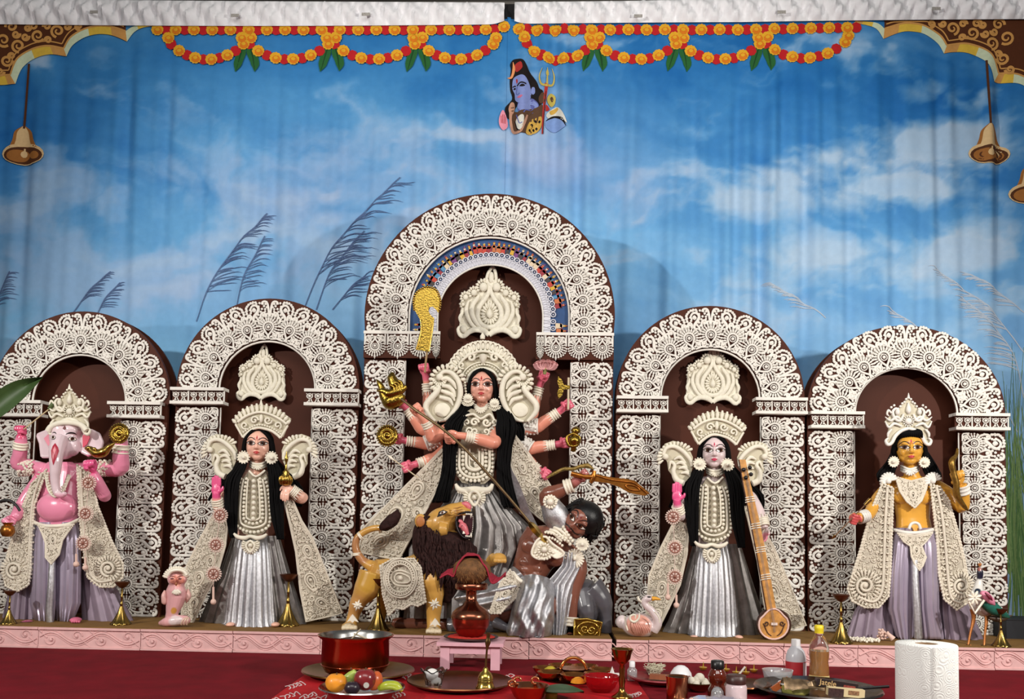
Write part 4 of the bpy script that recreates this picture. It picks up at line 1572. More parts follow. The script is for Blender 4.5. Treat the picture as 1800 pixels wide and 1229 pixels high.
def earfan(C, mir, cx, d, parent, k=1.0, tx=None):
    """peacock ear ornament; tx maps the drawing to crop coordinates"""
    T = tx or (lambda x, y: (x if mir > 0 else 2 * cx - x, y))
    Q = lambda pts: [(*T(p[0], p[1]), d) for p in pts]
    m = MB()
    g = [(240, 1095), (150, 1000), (125, 910), (155, 810), (235, 700), (215, 560), (260, 470), (350, 420), (470, 430), (560, 510), (585, 640), (575, 780), (520, 920), (420, 1050), (330, 1100)]
    m.poly([C(*p) for p in Q(g)], (0, .012, 0))
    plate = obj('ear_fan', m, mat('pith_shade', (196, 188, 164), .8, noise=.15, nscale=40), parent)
    m = MB()
    o = lambda pts, r, dd=-.006, sm=4: ct(m, C, [(p[0], p[1], d + dd) for p in Q(pts)], [a * k for a in r] if not np.isscalar(r) else r * k, 0, 7, sm)
    o([(300, 540), (350, 465), (450, 470), (540, 560), (575, 690), (560, 820), (500, 950), (400, 1060), (300, 1090)], [20, 26, 30, 34, 36, 36, 32, 26, 14], -.012)
    o([(250, 1090), (150, 980), (140, 880), (200, 800), (270, 720), (300, 660), (265, 640)], [20, 34, 40, 42, 38, 30, 14], -.014)
    for pts in ([(330, 560), (400, 545), (480, 600), (520, 680)], [(340, 640), (420, 650), (480, 700), (510, 780)], [(330, 700), (410, 730), (470, 760), (500, 830)], [(310, 780), (380, 800), (440, 820), (480, 890)]):
        o(pts, [22, 30, 28, 10], -.012)
    c = T(250, 680); m.ell(C(c[0], c[1], d - .015), 32 * C.u * k)
    c = T(345, 945); m.ell(C(c[0], c[1], d - .004), 104 * C.u * k, 22 * C.u * k, 92 * C.u * k, None, 14, 10)
    c = T(310, 525); m.ell(C(c[0], c[1], d - .014), 46 * C.u * k, 30 * C.u * k, 46 * C.u * k, None, 10, 7)
    for i in range(13):
        a = math.radians(205 - 16.5 * i)
        x0, y0 = 405 + 150 * cos(a) * 1.05, 575 - 140 * sin(a)
        x1, y1 = 405 + 235 * cos(a) * 1.0, 585 - 225 * sin(a)
        o([(x0, y0), (x0 * .35 + x1 * .65, y0 * .35 + y1 * .65), (x1, y1)], [10, 26, 16], -.004, 0)
    for i in range(9):
        a = math.radians(200 + 20 * i)
        o([(310 + 55 * cos(a), 545 - 55 * sin(a)), (310 + 95 * cos(a), 545 - 95 * sin(a))], [9, 16], -.01, 0)
    obj('plume_relief', m, CREAM, plate, stuff=True)
    return plate


def earring(C, x, y, r, d, parent, fan_=True):
    m = MB()
    m.lathe(C(x, y, d), [(r * C.u, .004), (r * C.u, -.004), (r * .82 * C.u, -.010), (r * .6 * C.u, -.005), (r * .3 * C.u, -.014), (0.0001, -.018)], 18, np.asarray(Matrix.Rotation(-PI / 2, 3, 'X')) @ np.diag((1, 1, -1)))
    for i in range(14):
        a = 2 * PI * i / 14
        cb(m, C, x + r * 1.06 * cos(a), y + r * 1.06 * sin(a), r * .16, d - .004, 6, 4)
    cb(m, C, x, y, r * .36, d - .012)
    if fan_:
        cpoly(m, C, [(x - r * 1.5, y + r * 1.05), (x - r * .8, y + r * .5), (x + r * .8, y + r * .5), (x + r * 1.5, y + r * 1.05), (x + r * .9, y + r * 1.65), (x, y + r * 1.85), (x - r * .9, y + r * 1.65)], d + .002, .004)
        petals(m, C, x, y, r * 1.2, r * 1.75, 205, 335, 9, r * .13, d)
    obj('earring', m, CREAM, parent)


def bangle(mb, a, b, r, n=3, w=.004, cap=True):
    """stack of rings round a limb from a to b"""
    a, b = vec(a), vec(b)
    M = align(b - a)
    for i in range(n):
        c = a + (b - a) * (i / max(n - 1, 1))
        ang = np.arange(14) * 2 * PI / 14
        mb.tube([c + M @ np.array((r * cos(t), r * sin(t), 0)) for t in ang], w, 6, closed=True)
    mb.lathe(a, [(r * .98, 0), (r * 1.0, np.linalg.norm(b - a))], 14, M)
    if cap:
        c = b
        for t in np.arange(12) * 2 * PI / 12:
            p = c + M @ np.array((r * cos(t), r * sin(t), 0)); q_ = c + M @ np.array((r * 1.12 * cos(t), r * 1.12 * sin(t), w * 5))
            mb.tube([p, q_], [w * .9, w * .3], 5)
# ================================================================== CENTRAL TEN-ARMED GODDESS
YD = 0.27
D = Crop(620, 580, 3.073, YD)
A = Crop(730, 590, 7.229, YD)
gd = thing('goddess_statue', 'ten-armed goddess statue with pink skin and black hair under the tallest arch', 'statue', (D(690, 900).x, YD, ZST))
SKIN, ROSE = (232, 152, 128), (226, 104, 128)
mb = MB()
fc_ = Face(A(850, 655, 0), 215 * A.u)
fc_.build(mb, wide=1.06)
mb.tube([A(850, 800, .01), A(850, 900, .015), A(840, 980, .02)], [75 * A.u, 72 * A.u, 95 * A.u], 14)
T_ = [(665, 455, 75, .045), (665, 490, 125, .055), (663, 540, 128, .062), (660, 620, 112, .06), (658, 720, 100, .055), (655, 800, 105, .06), (655, 860, 118, .07)]
mb.loft([[tuple(D(x + hw * cos(a), y, .02 + dh * sin(a))) for a in np.arange(36) * 2 * PI / 36] for x, y, hw, dh in T_])
SH, US, UF, UW = 4, 40, 33, 21
arms = [  # shoulder, elbow, wrist, hand, thumb, n, front?
    [(570, 520, .04), (415, 480, .06), (400, 290, .04), (387, 215, .03), 'fist', (0, -1, .1)],
    [(545, 520, -.03), (437, 585, -.10), (395, 500, -.13), (345, 437, -.14), 'fist', (.3, -1, .1)],
    [(550, 540, .03), (380, 540, .03), (295, 430, .01), (255, 395, .0), 'fist', (-.2, -1, .2)],
    [(545, 560, .03), (410, 615, .02), (290, 600, -.01), (245, 592, -.01), 'fist', (-.1, -1, .1)],
    [(560, 600, .04), (450, 690, .02), (350, 722, -.01), (297, 740, -.02), 'fist', (0, -1, 0)],
    [(785, 520, -.01), (765, 610, -.10), (610, 575, -.14), (535, 568, -.15), 'fistf', (-.1, -1, -.3)],
    [(790, 520, .04), (960, 480, .06), (1008, 310, .04), (1030, 255, .03), 'fist', (0, -1, .1)],
    [(800, 530, .03), (985, 530, .02), (1110, 445, .0), (1158, 408, -.01), 'fist', (.1, -1, 0)],
    [(800, 560, .03), (945, 640, .02), (1095, 620, .0), (1145, 612, -.01), 'fist', (.2, -1, 0)],
    [(790, 600, .05), (930, 690, .04), (1000, 755, .03), (1038, 778, .02), 'fist', (.1, -1, 0)],
]
spots = []
bang = MB(); cuffs = MB()
for i, (s0, e0, w0, h0, kind, nn) in enumerate(arms):
    P = [D(*s0), D(*e0), D(*w0)]
    mid1 = (P[0] + P[1]) / 2
    mid2 = P[1] * .6 + P[2] * .4
    mb.tube([P[0], mid1, P[1], mid2, P[2], D(*h0)], [36 * D.u, 37 * D.u, 33 * D.u, 33 * D.u, 20 * D.u, 18 * D.u], 22, smooth=4)
    f = vec(D(*h0)) - vec(P[2])
    if kind == 'fistf':
        fist(mb, D(h0[0], h0[1] + 2, h0[2]), 52 * D.u, (-1, 0, 0), (0, -.6, -1), 1)
    else:
        fist(mb, D(*h0), 47 * D.u, f, nn, 1 if h0[0] > 660 else -1)
    if i not in (1, 5):
        spots.append((D(h0[0], h0[1], h0[2] - .02), 64 * D.u, ROSE))
    a = vec(P[2]); b = vec(P[1])
    bm_ = MB()
    bangle(bm_, a + (b - a) * .02, a + (b - a) * .02 + unit(b - a) * 40 * D.u, 26 * D.u, 4, 4.5 * D.u)
    obj('bracelet', bm_, PEARL, gd)
    if i in (3, 7, 8):
        bm_ = MB()
        a2 = b + (a - b) * .10
        bangle(bm_, a2, a2 + unit(vec(P[0]) - b) * 70 * D.u, 40 * D.u, 2, 6 * D.u, False)
        for j in range(40):
            t = random.uniform(.1, .9); an = random.uniform(0, 6.28)
            M_ = align(vec(P[0]) - b)
            bm_.ell(a2 + unit(vec(P[0]) - b) * 70 * D.u * t + M_ @ np.array((41 * D.u * cos(an), 41 * D.u * sin(an), 0)), 8 * D.u, None, None, None, 6, 4)
        obj('armlet', bm_, WHITE, gd)
spots.append((fc_.p(.36, -.7, -.33), .10 * fc_.h, (206, 146, 126)))
spots.insert(0, (fc_.c, 1.5 * fc_.h, (236, 172, 152)))
bo, raw = body_obj(gd, mb, SKIN, spots, .003, 2)
fc_.skin(raw)
fc_.features(bo, (176, 40, 44), eh=.14, ew=.26, ex=.355)
# hair
m = MB()
m.ell(fc_.p(0, .3, .22), .88 * fc_.h, .80 * fc_.h, .86 * fc_.h, None, 18, 14)
for g in (-1, 1):
    for k in range(9):
        t = k / 8
        m.tube([fc_.p(g * .02, -.44 + .1 * t, 1.02 - .05 * t), fc_.p(g * (.36 + .1 * t), -.50 + .2 * t, .80), fc_.p(g * (.70 + .05 * t), -.34 + .3 * t, .30), fc_.p(g * (.80 + .06 * t), -.16 + .3 * t, -.35), fc_.p(g * (.86 + .06 * t), .0 + .2 * t, -.95)], [.07 * fc_.h, .11 * fc_.h, .12 * fc_.h, .13 * fc_.h, .12 * fc_.h], 7, smooth=4)
obj('scalp_hair', m, BLACKH, gd)
hg = [([(620, 380, -.0), (590, 450, -.05), (540, 520, -.085), (525, 650, -.075), (515, 780, -.07), (475, 930, -.07)], [20, 34, 44, 30, 32, 44]),
      ([(640, 400, .0), (560, 480, -.02), (500, 500, -.03), (480, 520, -.02)], [20, 40, 36, 24]),
      ([(780, 380, 0), (820, 460, -.05), (830, 540, -.085), (820, 660, -.075), (815, 800, -.07), (855, 960, -.07)], [20, 36, 46, 32, 34, 42]),
      ([(770, 400, .0), (850, 480, -.01), (890, 540, -.02), (900, 600, -.01)], [20, 40, 36, 24])]
obj('loose_hair', hair_strands(D, hg, 110, 4, 3.6), BLACKH, gd, stuff=True)
# crown
m = MB()
pa = lambda rx, ry, a: (860 + rx * cos(math.radians(a)), 600 - ry * sin(math.radians(a)))
outer = [pa(455, 470, a) for a in range(24, 157, 6)]
inner = [pa(215, 200, a) for a in range(156, 23, -6)]
cpoly(m, A, outer + inner, .0, .015)
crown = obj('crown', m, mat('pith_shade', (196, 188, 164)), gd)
m = MB()
ct(m, A, [pa(205, 185, a) for a in range(-5, 186, 8)], 20, -.012, 6, 0)
beads(m, A, [pa(245, 232, a) for a in range(-28, 209, 6)], 14, -.014, 34)
ct(m, A, [pa(285, 262, a) for a in range(10, 171, 6)], 10, -.006, 6, 0)
ct(m, A, [pa(372, 400, a) for a in range(32, 149, 6)], 17, -.014, 6, 0)
for i in range(17):
    a = 26 + 8.0 * i
    x, y = pa(425, 468, a)
    rot = math.radians(90 - a) * .9
    pts = [(x + 34 * sin(t) * cos(rot) - (-62 * cos(t)) * -sin(rot) * -1, y) for t in (0,)]
    lp = []
    for t in np.arange(10) * 2 * PI / 10:
        lx, ly = 34 * sin(t), -64 * cos(t)
        lp.append((x + lx * cos(rot) - ly * sin(rot), y + lx * sin(rot) + ly * cos(rot)))
    ct(m, A, lp, 12, -.008, 6, 2, closed=True)
    m.ell(A(x, y, -.008), 20 * A.u, 16 * A.u, 44 * A.u, rotY(-rot * -1), 8, 6)
    x2, y2 = pa(468, 520, a + 4); cb(m, A, x2, y2, 22, -.004)
for g in (-1, 1):
    spiral(m, A, 860 + g * 150, 280, 66, 0 if g > 0 else PI, 1.3, 20, -.012, cw=-g)
    spiral(m, A, 860 + g * 270, 380, 46, 1, 1.2, 15, -.012, cw=-g)
    petals(m, A, 860 + g * 150, 300, 70, 120, 20, 160, 6, 14, -.01)
m.lathe(A(860, 360, -.012), [(16 * A.u, 0), (46 * A.u, 70 * A.u), (58 * A.u, 110 * A.u), (20 * A.u, 130 * A.u)], 10)
m.lathe(A(855, 45, -.008), [(30 * A.u, 0), (34 * A.u, 40 * A.u), (0.001, 90 * A.u)], 8)
obj('crown_relief', m, CREAM, crown, stuff=True)
for g in (-1, 1):
    m = MB(); beads(m, A, [(860 + g * 232, 560), (860 + g * 225, 660), (860 + g * 212, 780)], 17, -.03, 38)
    obj('bead_drop', m, CREAM, gd, stuff=True)
earfan(A, 1, 862, -.035, gd)
earfan(A, -1, 838, -.035, gd)
earring(A, 668, 800, 55, -.055, gd); earring(A, 1005, 860, 55, -.055, gd)
# neck and blouse
m = MB()
ct(m, A, [(745, 880, .01), (790, 925, -.05), (830, 940, -.062), (890, 925, -.05), (925, 880, .01)], 30, 0, 7)
petals(m, A, 830, 920, 10, 75, 200, 340, 7, 16, -.066)
obj('choker', m, CREAM, gd)
m = MB()
bl = [(590, 500, 0), (605, 450, 0), (640, 425, 0), (690, 440, 0), (745, 425, 0), (765, 470, 0), (785, 540, 0), (775, 640, 0), (760, 790, 0), (715, 830, 0), (655, 838, 0), (590, 825, 0), (556, 780, 0), (550, 660, 0), (585, 600, 0)]
E = 2.3
m.poly([D(x, y, -.068 + abs(x - 660) / 110 * .012) for x, y, _ in bl], (0, .02, 0))
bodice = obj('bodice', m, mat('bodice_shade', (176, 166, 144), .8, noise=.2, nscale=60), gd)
m = MB()
ct(m, D, [(600, 470), (650, 455), (692, 480), (740, 455), (765, 490)], 7, -.076)
for g in (-1, 1):
    spiral(m, D, 690 + g * 32, 500, 24, 0, 1.3, 7, -.074, cw=g); spiral(m, D, 690 + g * 58, 545, 22, 2, 1.3, 6, -.074, cw=-g)
    spiral(m, D, 690 + g * 30, 550, 20, 2, 1.2, 6, -.074, cw=-g); spiral(m, D, 690 + g * 74, 500, 20, 2, 1.2, 6, -.074, cw=-g)
for hw, r, yb in ((100, 0, 812), (82, 8, 795), (62, 0, 778), (44, 8, 755), (26, 5, 745)):
    cx = 657
    U = [(cx - hw, 640), (cx - hw, 690), (cx - hw * .97, yb - hw * .55), (cx - hw * .6, yb - hw * .1), (cx, yb + 4), (cx + hw * .6, yb - hw * .1), (cx + hw * .97, yb - hw * .55), (cx + hw, 690), (cx + hw, 640)]
    U = [(x, y, -.075 + abs(x - 657) / 110 * .012) for x, y in U]
    if r:
        ct(m, D, U, r, 0, 7)
    else:
        beads(m, D, U, 10, 0, 22)
spiral(m, D, 650, 690, 18, 0, 1.4, 5, -.08); spiral(m, D, 664, 725, 14, 2, 1.4, 5, -.08, -1)
obj('bodice_relief', m, CREAM, bodice, stuff=True)
m = MB(); m.ell(D(765, 560, -.045), 32 * D.u, 26 * D.u, 52 * D.u, None, 12, 8)
for j in range(60):
    a, b = random.uniform(0, 6.28), random.uniform(-1, 1)
    m.ell(D(765 + 31 * cos(a) * math.sqrt(1 - b * b), 560 + 52 * b, -.045 - abs(sin(a)) * 26 * D.u), 6 * D.u, None, None, None, 5, 4)
obj('sleeve', m, WHITE, gd)
# belt and pendant
m = MB()
ct(m, D, [(556, 832), (575, 862), (615, 868), (658, 858), (700, 868), (738, 862), (756, 832)], [8, 16, 20, 14, 20, 16, 8], -.085, 8)
beads(m, D, [(570, 878), (615, 886), (658, 876), (700, 886), (745, 878)], 6, -.088, 13)
obj('belt', m, CREAM, gd)
m = MB()
ct(m, D, [(628, 905), (640, 880), (658, 872), (676, 880), (688, 905), (676, 930), (658, 950), (640, 930)], 9, -.10, 7, 3, closed=True)
cb(m, D, 658, 905, 14, -.105); petals(m, D, 658, 905, 32, 62, 150, 390, 17, 6, -.098)
cpoly(m, D, [(600, 880), (715, 880), (718, 920), (690, 950), (658, 975), (625, 950), (598, 920)], -.092, .006)
obj('pendant', m, CREAM, gd)
# silver skirt
rows = [(545, 765, 815, .085, .02), (540, 775, 860, .10, .02), (470, 860, 960, .13, .02), (380, 960, 1060, .15, .03), (300, 1000, 1180, .16, .04), (300, 930, 1330, .18, .05), (280, 950, 1480, .19, .05), (270, 960, 1560, .19, .05)]
rows = [(a, b, y, dh, d) for a, b, y, dh, d in rows]
obj('skirt', pleated(D, rows, 26, .085, 260), mat('dark_silver_cloth', (150, 146, 144), .34, .8, bump=.35, bscale=420, bdist=.003, noise=.3, nscale=30), gd)
# lace cape wings
lace(gd, 'cape_panel', D, [(512, 612, -.02), (430, 700, -.01), (330, 800, .01), (200, 930, .03), (60, 1070, .05), (30, 1200, .06), (250, 1245, .03), (330, 1090, 0), (420, 930, -.03), (500, 800, -.04), (520, 700, -.04)], 0, 6, 3, 16, 30, 70, big=[(350, 860, 40, 2.2), (230, 1000, 44, 2.3), (150, 1140, 40, 2.6), (350, 990, 30, 1.2)])
lace(gd, 'cape_panel', D, [(835, 540, -.03), (870, 560, -.02), (960, 680, 0), (1060, 830, .02), (1150, 985, .05), (1060, 1060, .05), (940, 960, .0), (890, 850, -.03), (845, 700, -.04)], 0, 5.5, 8, 14, 26, 60, big=[(985, 880, 34, 1.0), (915, 740, 24, 1.2)])
m = MB()
m.loft([[tuple(D(*p)) for p in row] for row in ([(832, 720, -.05), (838, 715, -.05)], [(845, 800, -.04), (900, 830, -.04)], [(870, 880, -.03), (950, 960, -.02)], [(900, 990, -.02), (1010, 1080, .0)])], False)
obj('cape_lining', m, SILVER, gd)
# ================================================================== THINGS IN THE GODDESS'S HANDS
def one(name, label, cat, mb, m, group=None, **k):
    return tag(retop(obj(name, mb, m, None, **k)), label, cat, group)


B1 = Crop(620, 320, 3.073, YD)
# broad curved sacrificial sword
t = thing('curved_sword', 'gold broad-bladed curved sword raised in the topmost left hand of the goddess', 'sword', D(387, 215, -.02))
m = MB()
pts = [(330, 650), (345, 595), (375, 572), (405, 567), (450, 582), (473, 640), (474, 680), (462, 706), (450, 690), (432, 672), (414, 676), (409, 695), (420, 718), (440, 735), (432, 800), (414, 917), (340, 905), (368, 800), (362, 740), (336, 695)]
cpoly(m, B1, pts, -.03, .008)
obj('blade', m, GOLD, t, False)
m = MB()
beads(m, B1, [(332, 690), (328, 645), (345, 595), (400, 566), (452, 584), (474, 640), (468, 695)], 7, -.03, 13)
ct(m, B1, [(366, 745), (370, 800), (343, 905)], 5, -.032); ct(m, B1, [(436, 745), (430, 800), (412, 915)], 5, -.032)
obj('blade_rim', m, GOLDS, t)
m = MB(); ct(m, B1, [(425, 740, -.02), (410, 860, -.02), (396, 960, -.02), (390, 1030, -.02)], 6, -.02)
obj('grip', m, mat('wood_stick', (160, 130, 90), .6, noise=.2), t)
# spear
t = thing('spear', 'long bronze spear slanting from the goddess to the chest of the dark warrior', 'spear', D(975, 1060, -.2))
m = MB(); ct(m, D, [(262, 372, -.155), (345, 437, -.19), (535, 575, -.215), (760, 810, -.21), (985, 1075, -.20)], 7, 0, 8, 3)
obj('shaft', m, mat('bronze_rod', (128, 106, 74), .4, .7, noise=.2), t)
m = MB()
a, b = vec(D(950, 1035, -.2)), vec(D(1068, 1178, -.185))
M_ = align(b - a); L_ = np.linalg.norm(b - a)
m.lathe(a, [(.006, 0), (.024, L_ * .12), (.03, L_ * .3), (.018, L_ * .7), (.001, L_)], 4, M_, 1, .6)
obj('spear_head', m, GOLDS, t, sharp=20)
# golden conch
m = MB()
ct(m, D, [(270, 345), (245, 372), (205, 390), (175, 360), (150, 300), (128, 268)], [24, 40, 44, 30, 16, 3], -.05, 10, 4)
ct(m, D, [(215, 230), (212, 262), (232, 300), (262, 330)], [10, 26, 34, 24], -.05, 10, 4)
ct(m, D, [(130, 330), (165, 330), (200, 345), (250, 330), (290, 305)], [4, 16, 26, 26, 12], -.07, 8, 4)
for k in range(4):
    ct(m, D, [(205 + 14 * k, 300 - 8 * k), (222 + 14 * k, 312 - 8 * k), (225 + 14 * k, 340 - 6 * k)], 9, -.085, 7)
one('conch_shell', 'gold conch with flared lip beside the upper left hands of the goddess', 'conch', m, GOLD)
# discus
def discus(C, x, y, r, d, label, nt=26):
    m = MB()
    c = C(x, y, d); u = C.u * r
    rt = np.asarray(Matrix.Rotation(PI / 2, 3, 'X'))
    m.lathe(c, [(.0001, .012), (.16 * u, .011), (.2 * u, .004), (.42 * u, .004), (.46 * u, .010), (.52 * u, .010), (.56 * u, .004), (.8 * u, .004), (.84 * u, .010), (.92 * u, .008), (.96 * u, 0), (.9 * u, -.004), (.0001, -.004)], 36, rt)
    for i in range(nt):
        a = 2 * PI * i / nt
        m.ell((c.x + cos(a) * u * .97, c.y - .002, c.z + sin(a) * u * .97), u * .085, .006, u * .085, None, 7, 5)
        m.tube([(c.x + cos(a) * u * .58, c.y - .006, c.z + sin(a) * u * .58), (c.x + cos(a) * u * .8, c.y - .006, c.z + sin(a) * u * .8)], u * .03, 5)
    return one('discus', label, 'disc', m, GOLD)


discus(D, 187, 572, 58, -.06, 'round gold discus with beaded rim at the middle left hand of the goddess')
# arrow
t = thing('arrow', 'thin white-tipped arrow in the lowest left fist of the goddess', 'arrow', D(297, 740, -.05))
m = MB(); ct(m, D, [(205, 690), (355, 800)], 3.5, -.05, 6, 0); obj('shaft', m, mat('pale_wood', (206, 190, 160), .6), t)
m = MB(); ct(m, D, [(186, 676), (205, 690), (225, 705)], [1, 9, 3], -.05, 6, 0); obj('arrow_head', m, PEARL, t)
# lotus
PKP = mat('petal_pink', (226, 170, 170), .6, noise=.12, nscale=60)
t = thing('lotus_flower', 'pale pink cloth lotus in the topmost right hand of the goddess', 'flower', D(1030, 230, -.03))
for i in range(11):
    a = -1.35 + 2.7 * (i % 6) / 5 + (i // 6) * .25
    k = 1 - .3 * (i // 6)
    x0, y0 = 1042, 205
    m = MB()
    rows_ = []
    for j in range(5):
        u_ = j / 4
        wv = 26 * k * sin(PI * (.12 + .82 * u_)) + 3
        cx_, cy_ = x0 + sin(a) * 66 * u_ * k, y0 - (.35 + .65 * cos(a)) * 46 * u_ * k
        rows_.append([tuple(D(cx_ + wv * v * cos(a * .7), cy_ + wv * v * sin(a * .7), -.045 - .03 * (i // 6) - .02 * u_ + abs(v) * -.012)) for v in (-1, -.5, 0, .5, 1)])
    m.loft(rows_, False)
    obj('petal', m, PKP, t)
m = MB(); ct(m, D, [(1040, 205), (1036, 240)], [16, 8], -.04); obj('calyx', m, mat('calyx', (150, 150, 90), .7), t)
# axe
t = thing('hand_axe', 'small gold axe held upright in the upper right fist of the goddess', 'axe', D(1163, 400, -.05))
m = MB(); ct(m, D, [(1166, 258), (1164, 430)], 6, -.05, 8, 0); obj('handle', m, mat('pale_wood', (206, 190, 160)), t)
m = MB(); cpoly(m, D, [(1172, 300), (1140, 296), (1130, 270), (1110, 250), (1106, 285), (1116, 310), (1105, 340), (1112, 372), (1132, 352), (1140, 322), (1172, 318)], -.058, .016)
obj('axe_head', m, GOLD, t, False)
# ritual bell
m = MB()
m.lathe(D(1190, 660, -.06), [(.001, 0), (14 * D.u, 4 * D.u), (16 * D.u, 30 * D.u), (34 * D.u, 52 * D.u), (36 * D.u, 70 * D.u), (16 * D.u, 88 * D.u), (12 * D.u, 98 * D.u), (28 * D.u, 112 * D.u), (20 * D.u, 128 * D.u), (.001, 140 * D.u)], 12, rotY(.12))
for g in (-1, 1):
    ct(m, D, [(1190, 560), (1190 + g * 34, 580), (1190 + g * 26, 620), (1190, 630)], 8, -.07, 6, 4)
one('thunderbolt_sceptre', 'small gold knobbed sceptre in the middle right hand of the goddess', 'sceptre', m, GOLD)
# snake
m = MB(); ct(m, D, [(1048, 800), (1085, 778), (1140, 752), (1190, 752), (1230, 738), (1270, 735), (1300, 752)], [5, 9, 10, 10, 11, 14, 4], -.03, 8, 4)
one('toy_snake', 'patterned gold snake gripped in the lowest right hand of the goddess', 'snake', m, mat('snake_gold', (156, 128, 66), .4, .4, noise=.6, nscale=90))

# ================================================================== LION
YL = 0.15
N_ = Crop(600, 840, 4.389, YL)
li = thing('lion_statue', 'tan lion statue with dark mane roaring at the feet of the goddess', 'statue', (N_(450, 1100).x, YL, ZST))
TAN = (206, 156, 76)
mb = MB()
R_ = lambda P, r, d=0, sm=3: ct(mb, N_, P, r, d, 22, sm + 1)
R_([(235, 730, 0), (330, 760, .02), (480, 770, .02), (620, 730, .02), (720, 660, .02), (760, 560, .03), (740, 440, .04)], [110, 140, 150, 155, 140, 130, 120])
R_([(245, 740, -.02), (200, 850, -.03), (130, 960, -.03), (95, 1060, -.03), (75, 1130, -.04)], [110, 100, 62, 46, 44])
R_([(330, 800, .12), (340, 920, .12), (310, 1030, .13), (290, 1130, .12)], [90, 70, 46, 42])
R_([(690, 720, -.04), (700, 800, -.055), (715, 880, -.05), (715, 980, -.05), (710, 1090, -.05), (712, 1150, -.06)], [80, 88, 76, 62, 52, 50])
R_([(800, 690, .06), (940, 690, .05), (1080, 660, .04), (1190, 625, .02)], [80, 66, 52, 48])
def paw(x, y, d, r, f=(0, -1)):
    mb.ell(N_(x, y, d), r * N_.u, r * 1.1 * N_.u, r * .6 * N_.u, None, 12, 8)
    for k in range(4):
        xx = x + (-.75 + .5 * k) * r
        mb.ell(N_(xx, y + r * .15, d - r * N_.u * .95), r * .27 * N_.u, r * .45 * N_.u, r * .36 * N_.u, None, 10, 8)
paw(62, 1150, -.05, 62); paw(712, 1178, -.07, 62); paw(285, 1150, .10, 55)
mb.ell(N_(1215, 620, .0), 62 * N_.u, 50 * N_.u, 42 * N_.u, None, 12, 8)
for k in range(4):
    mb.ell(N_(1185 + 26 * k, 640, -.03), 16 * N_.u, 26 * N_.u, 22 * N_.u, None, 8, 6)
# head
mb.ell(N_(770, 350, -.01), 118 * N_.u, 105 * N_.u, 115 * N_.u, None, 28, 20)
R_([(780, 330, -.01), (860, 280, -.02), (930, 245, -.02), (985, 222, -.02)], [105, 84, 62, 34])
R_([(740, 430, -.01), (830, 450, -.015), (910, 470, -.015), (985, 492, -.015)], [80, 58, 40, 26])
R_([(800, 270, -.06), (840, 262, -.075)], [32, 24]); R_([(800, 270, .05), (840, 262, .055)], [30, 22])
R_([(900, 255, -.06), (950, 265, -.062), (995, 262, -.05)], [34, 38, 22])
R_([(760, 400, -.06), (820, 400, -.06)], [60, 44])
for dd in (-.05, .07):
    mb.ell(N_(612, 335, dd), 48 * N_.u, 22 * N_.u, 58 * N_.u, rotY(-.1), 12, 8)
    mb.ell(N_(660, 350, dd), 50 * N_.u, 25 * N_.u, 45 * N_.u, None, 12, 8)
# tail
R_([(250, 690, .04), (165, 640, .05), (115, 560, .05), (115, 480, .05), (165, 425, .05), (240, 392, .04), (310, 385, .03)], [50, 34, 30, 28, 27, 26, 24])
def lionc(V, C):
    px_ = np.array([proj(v)[0] for v in V[:: max(1, len(V) // 1)]]) if False else None
    return C
wh = (222, 206, 176)
bo, raw = body_obj(li, mb, TAN, [(N_(200, 800, -.1), 90 * N_.u, (196, 150, 60)), (N_(100, 1000, -.08), 100 * N_.u, (200, 148, 84)), (N_(62, 1165, -.1), 70 * N_.u, wh), (N_(712, 1190, -.12), 70 * N_.u, wh), (N_(985, 500, -.02), 60 * N_.u, (232, 196, 170)), (N_(140, 560, .05), 120 * N_.u, (176, 122, 76))], .0042, 2)
PKN = mat('lion_pink', (214, 112, 122), .35)
m = MB(); ct(m, N_, [(935, 205, -.035), (965, 205, -.04), (985, 225, -.045), (985, 262, -.045)], [18, 24, 22, 8], 0, 8, 3); obj('nose', m, PKN, bo)
m = MB(); cpoly(m, N_, [(880, 330), (905, 290), (960, 268), (1008, 275), (1015, 320), (1008, 400), (1000, 462), (950, 462), (915, 435), (890, 385)], -.075, .05)
mo = obj('mouth', m, mat('mouth_dark', (52, 12, 22), .4), bo)
m = MB(); ct(m, N_, [(885, 330), (905, 288), (960, 266), (1010, 272)], 10, -.082, 6, 3); ct(m, N_, [(885, 335), (892, 388), (918, 438), (955, 466), (1003, 462)], 10, -.082, 6, 3)
obj('gum', m, mat('gum_black', (20, 10, 12), .3), bo)
m = MB(); ct(m, N_, [(915, 385), (935, 365), (950, 390), (975, 440)], [14, 26, 26, 14], -.085, 8, 3); ct(m, N_, [(905, 330), (925, 340), (935, 365)], [10, 16, 12], -.084, 8, 3); obj('tongue', m, PKN, bo)
TE = mat('tooth', (238, 232, 218), .3)
for x, y, dx, dy, r in ((948, 292, -6, 42, 12), (945, 432, -2, -40, 12), (1002, 288, -4, 26, 9), (1000, 448, 0, -26, 9)):
    m = MB(); ct(m, N_, [(x, y), (x + dx, y + dy)], [r, 1], -.092, 7, 0); obj('fang', m, TE, bo)
m = MB()
beads(m, N_, [(965, 280), (1012, 282)], 7, -.09, 13); beads(m, N_, [(962, 450), (1002, 454)], 7, -.09, 13); beads(m, N_, [(1012, 300), (1014, 370), (1004, 440)], 5, -.07, 14)
obj('small_teeth', m, TE, bo, stuff=True)
m = MB(); cpoly(m, N_, [(738, 305), (752, 262), (785, 248), (822, 262), (790, 285), (760, 298)], -.108, .006); ey = obj('eye', m, mat('brow_black', (22, 14, 14)), bo)
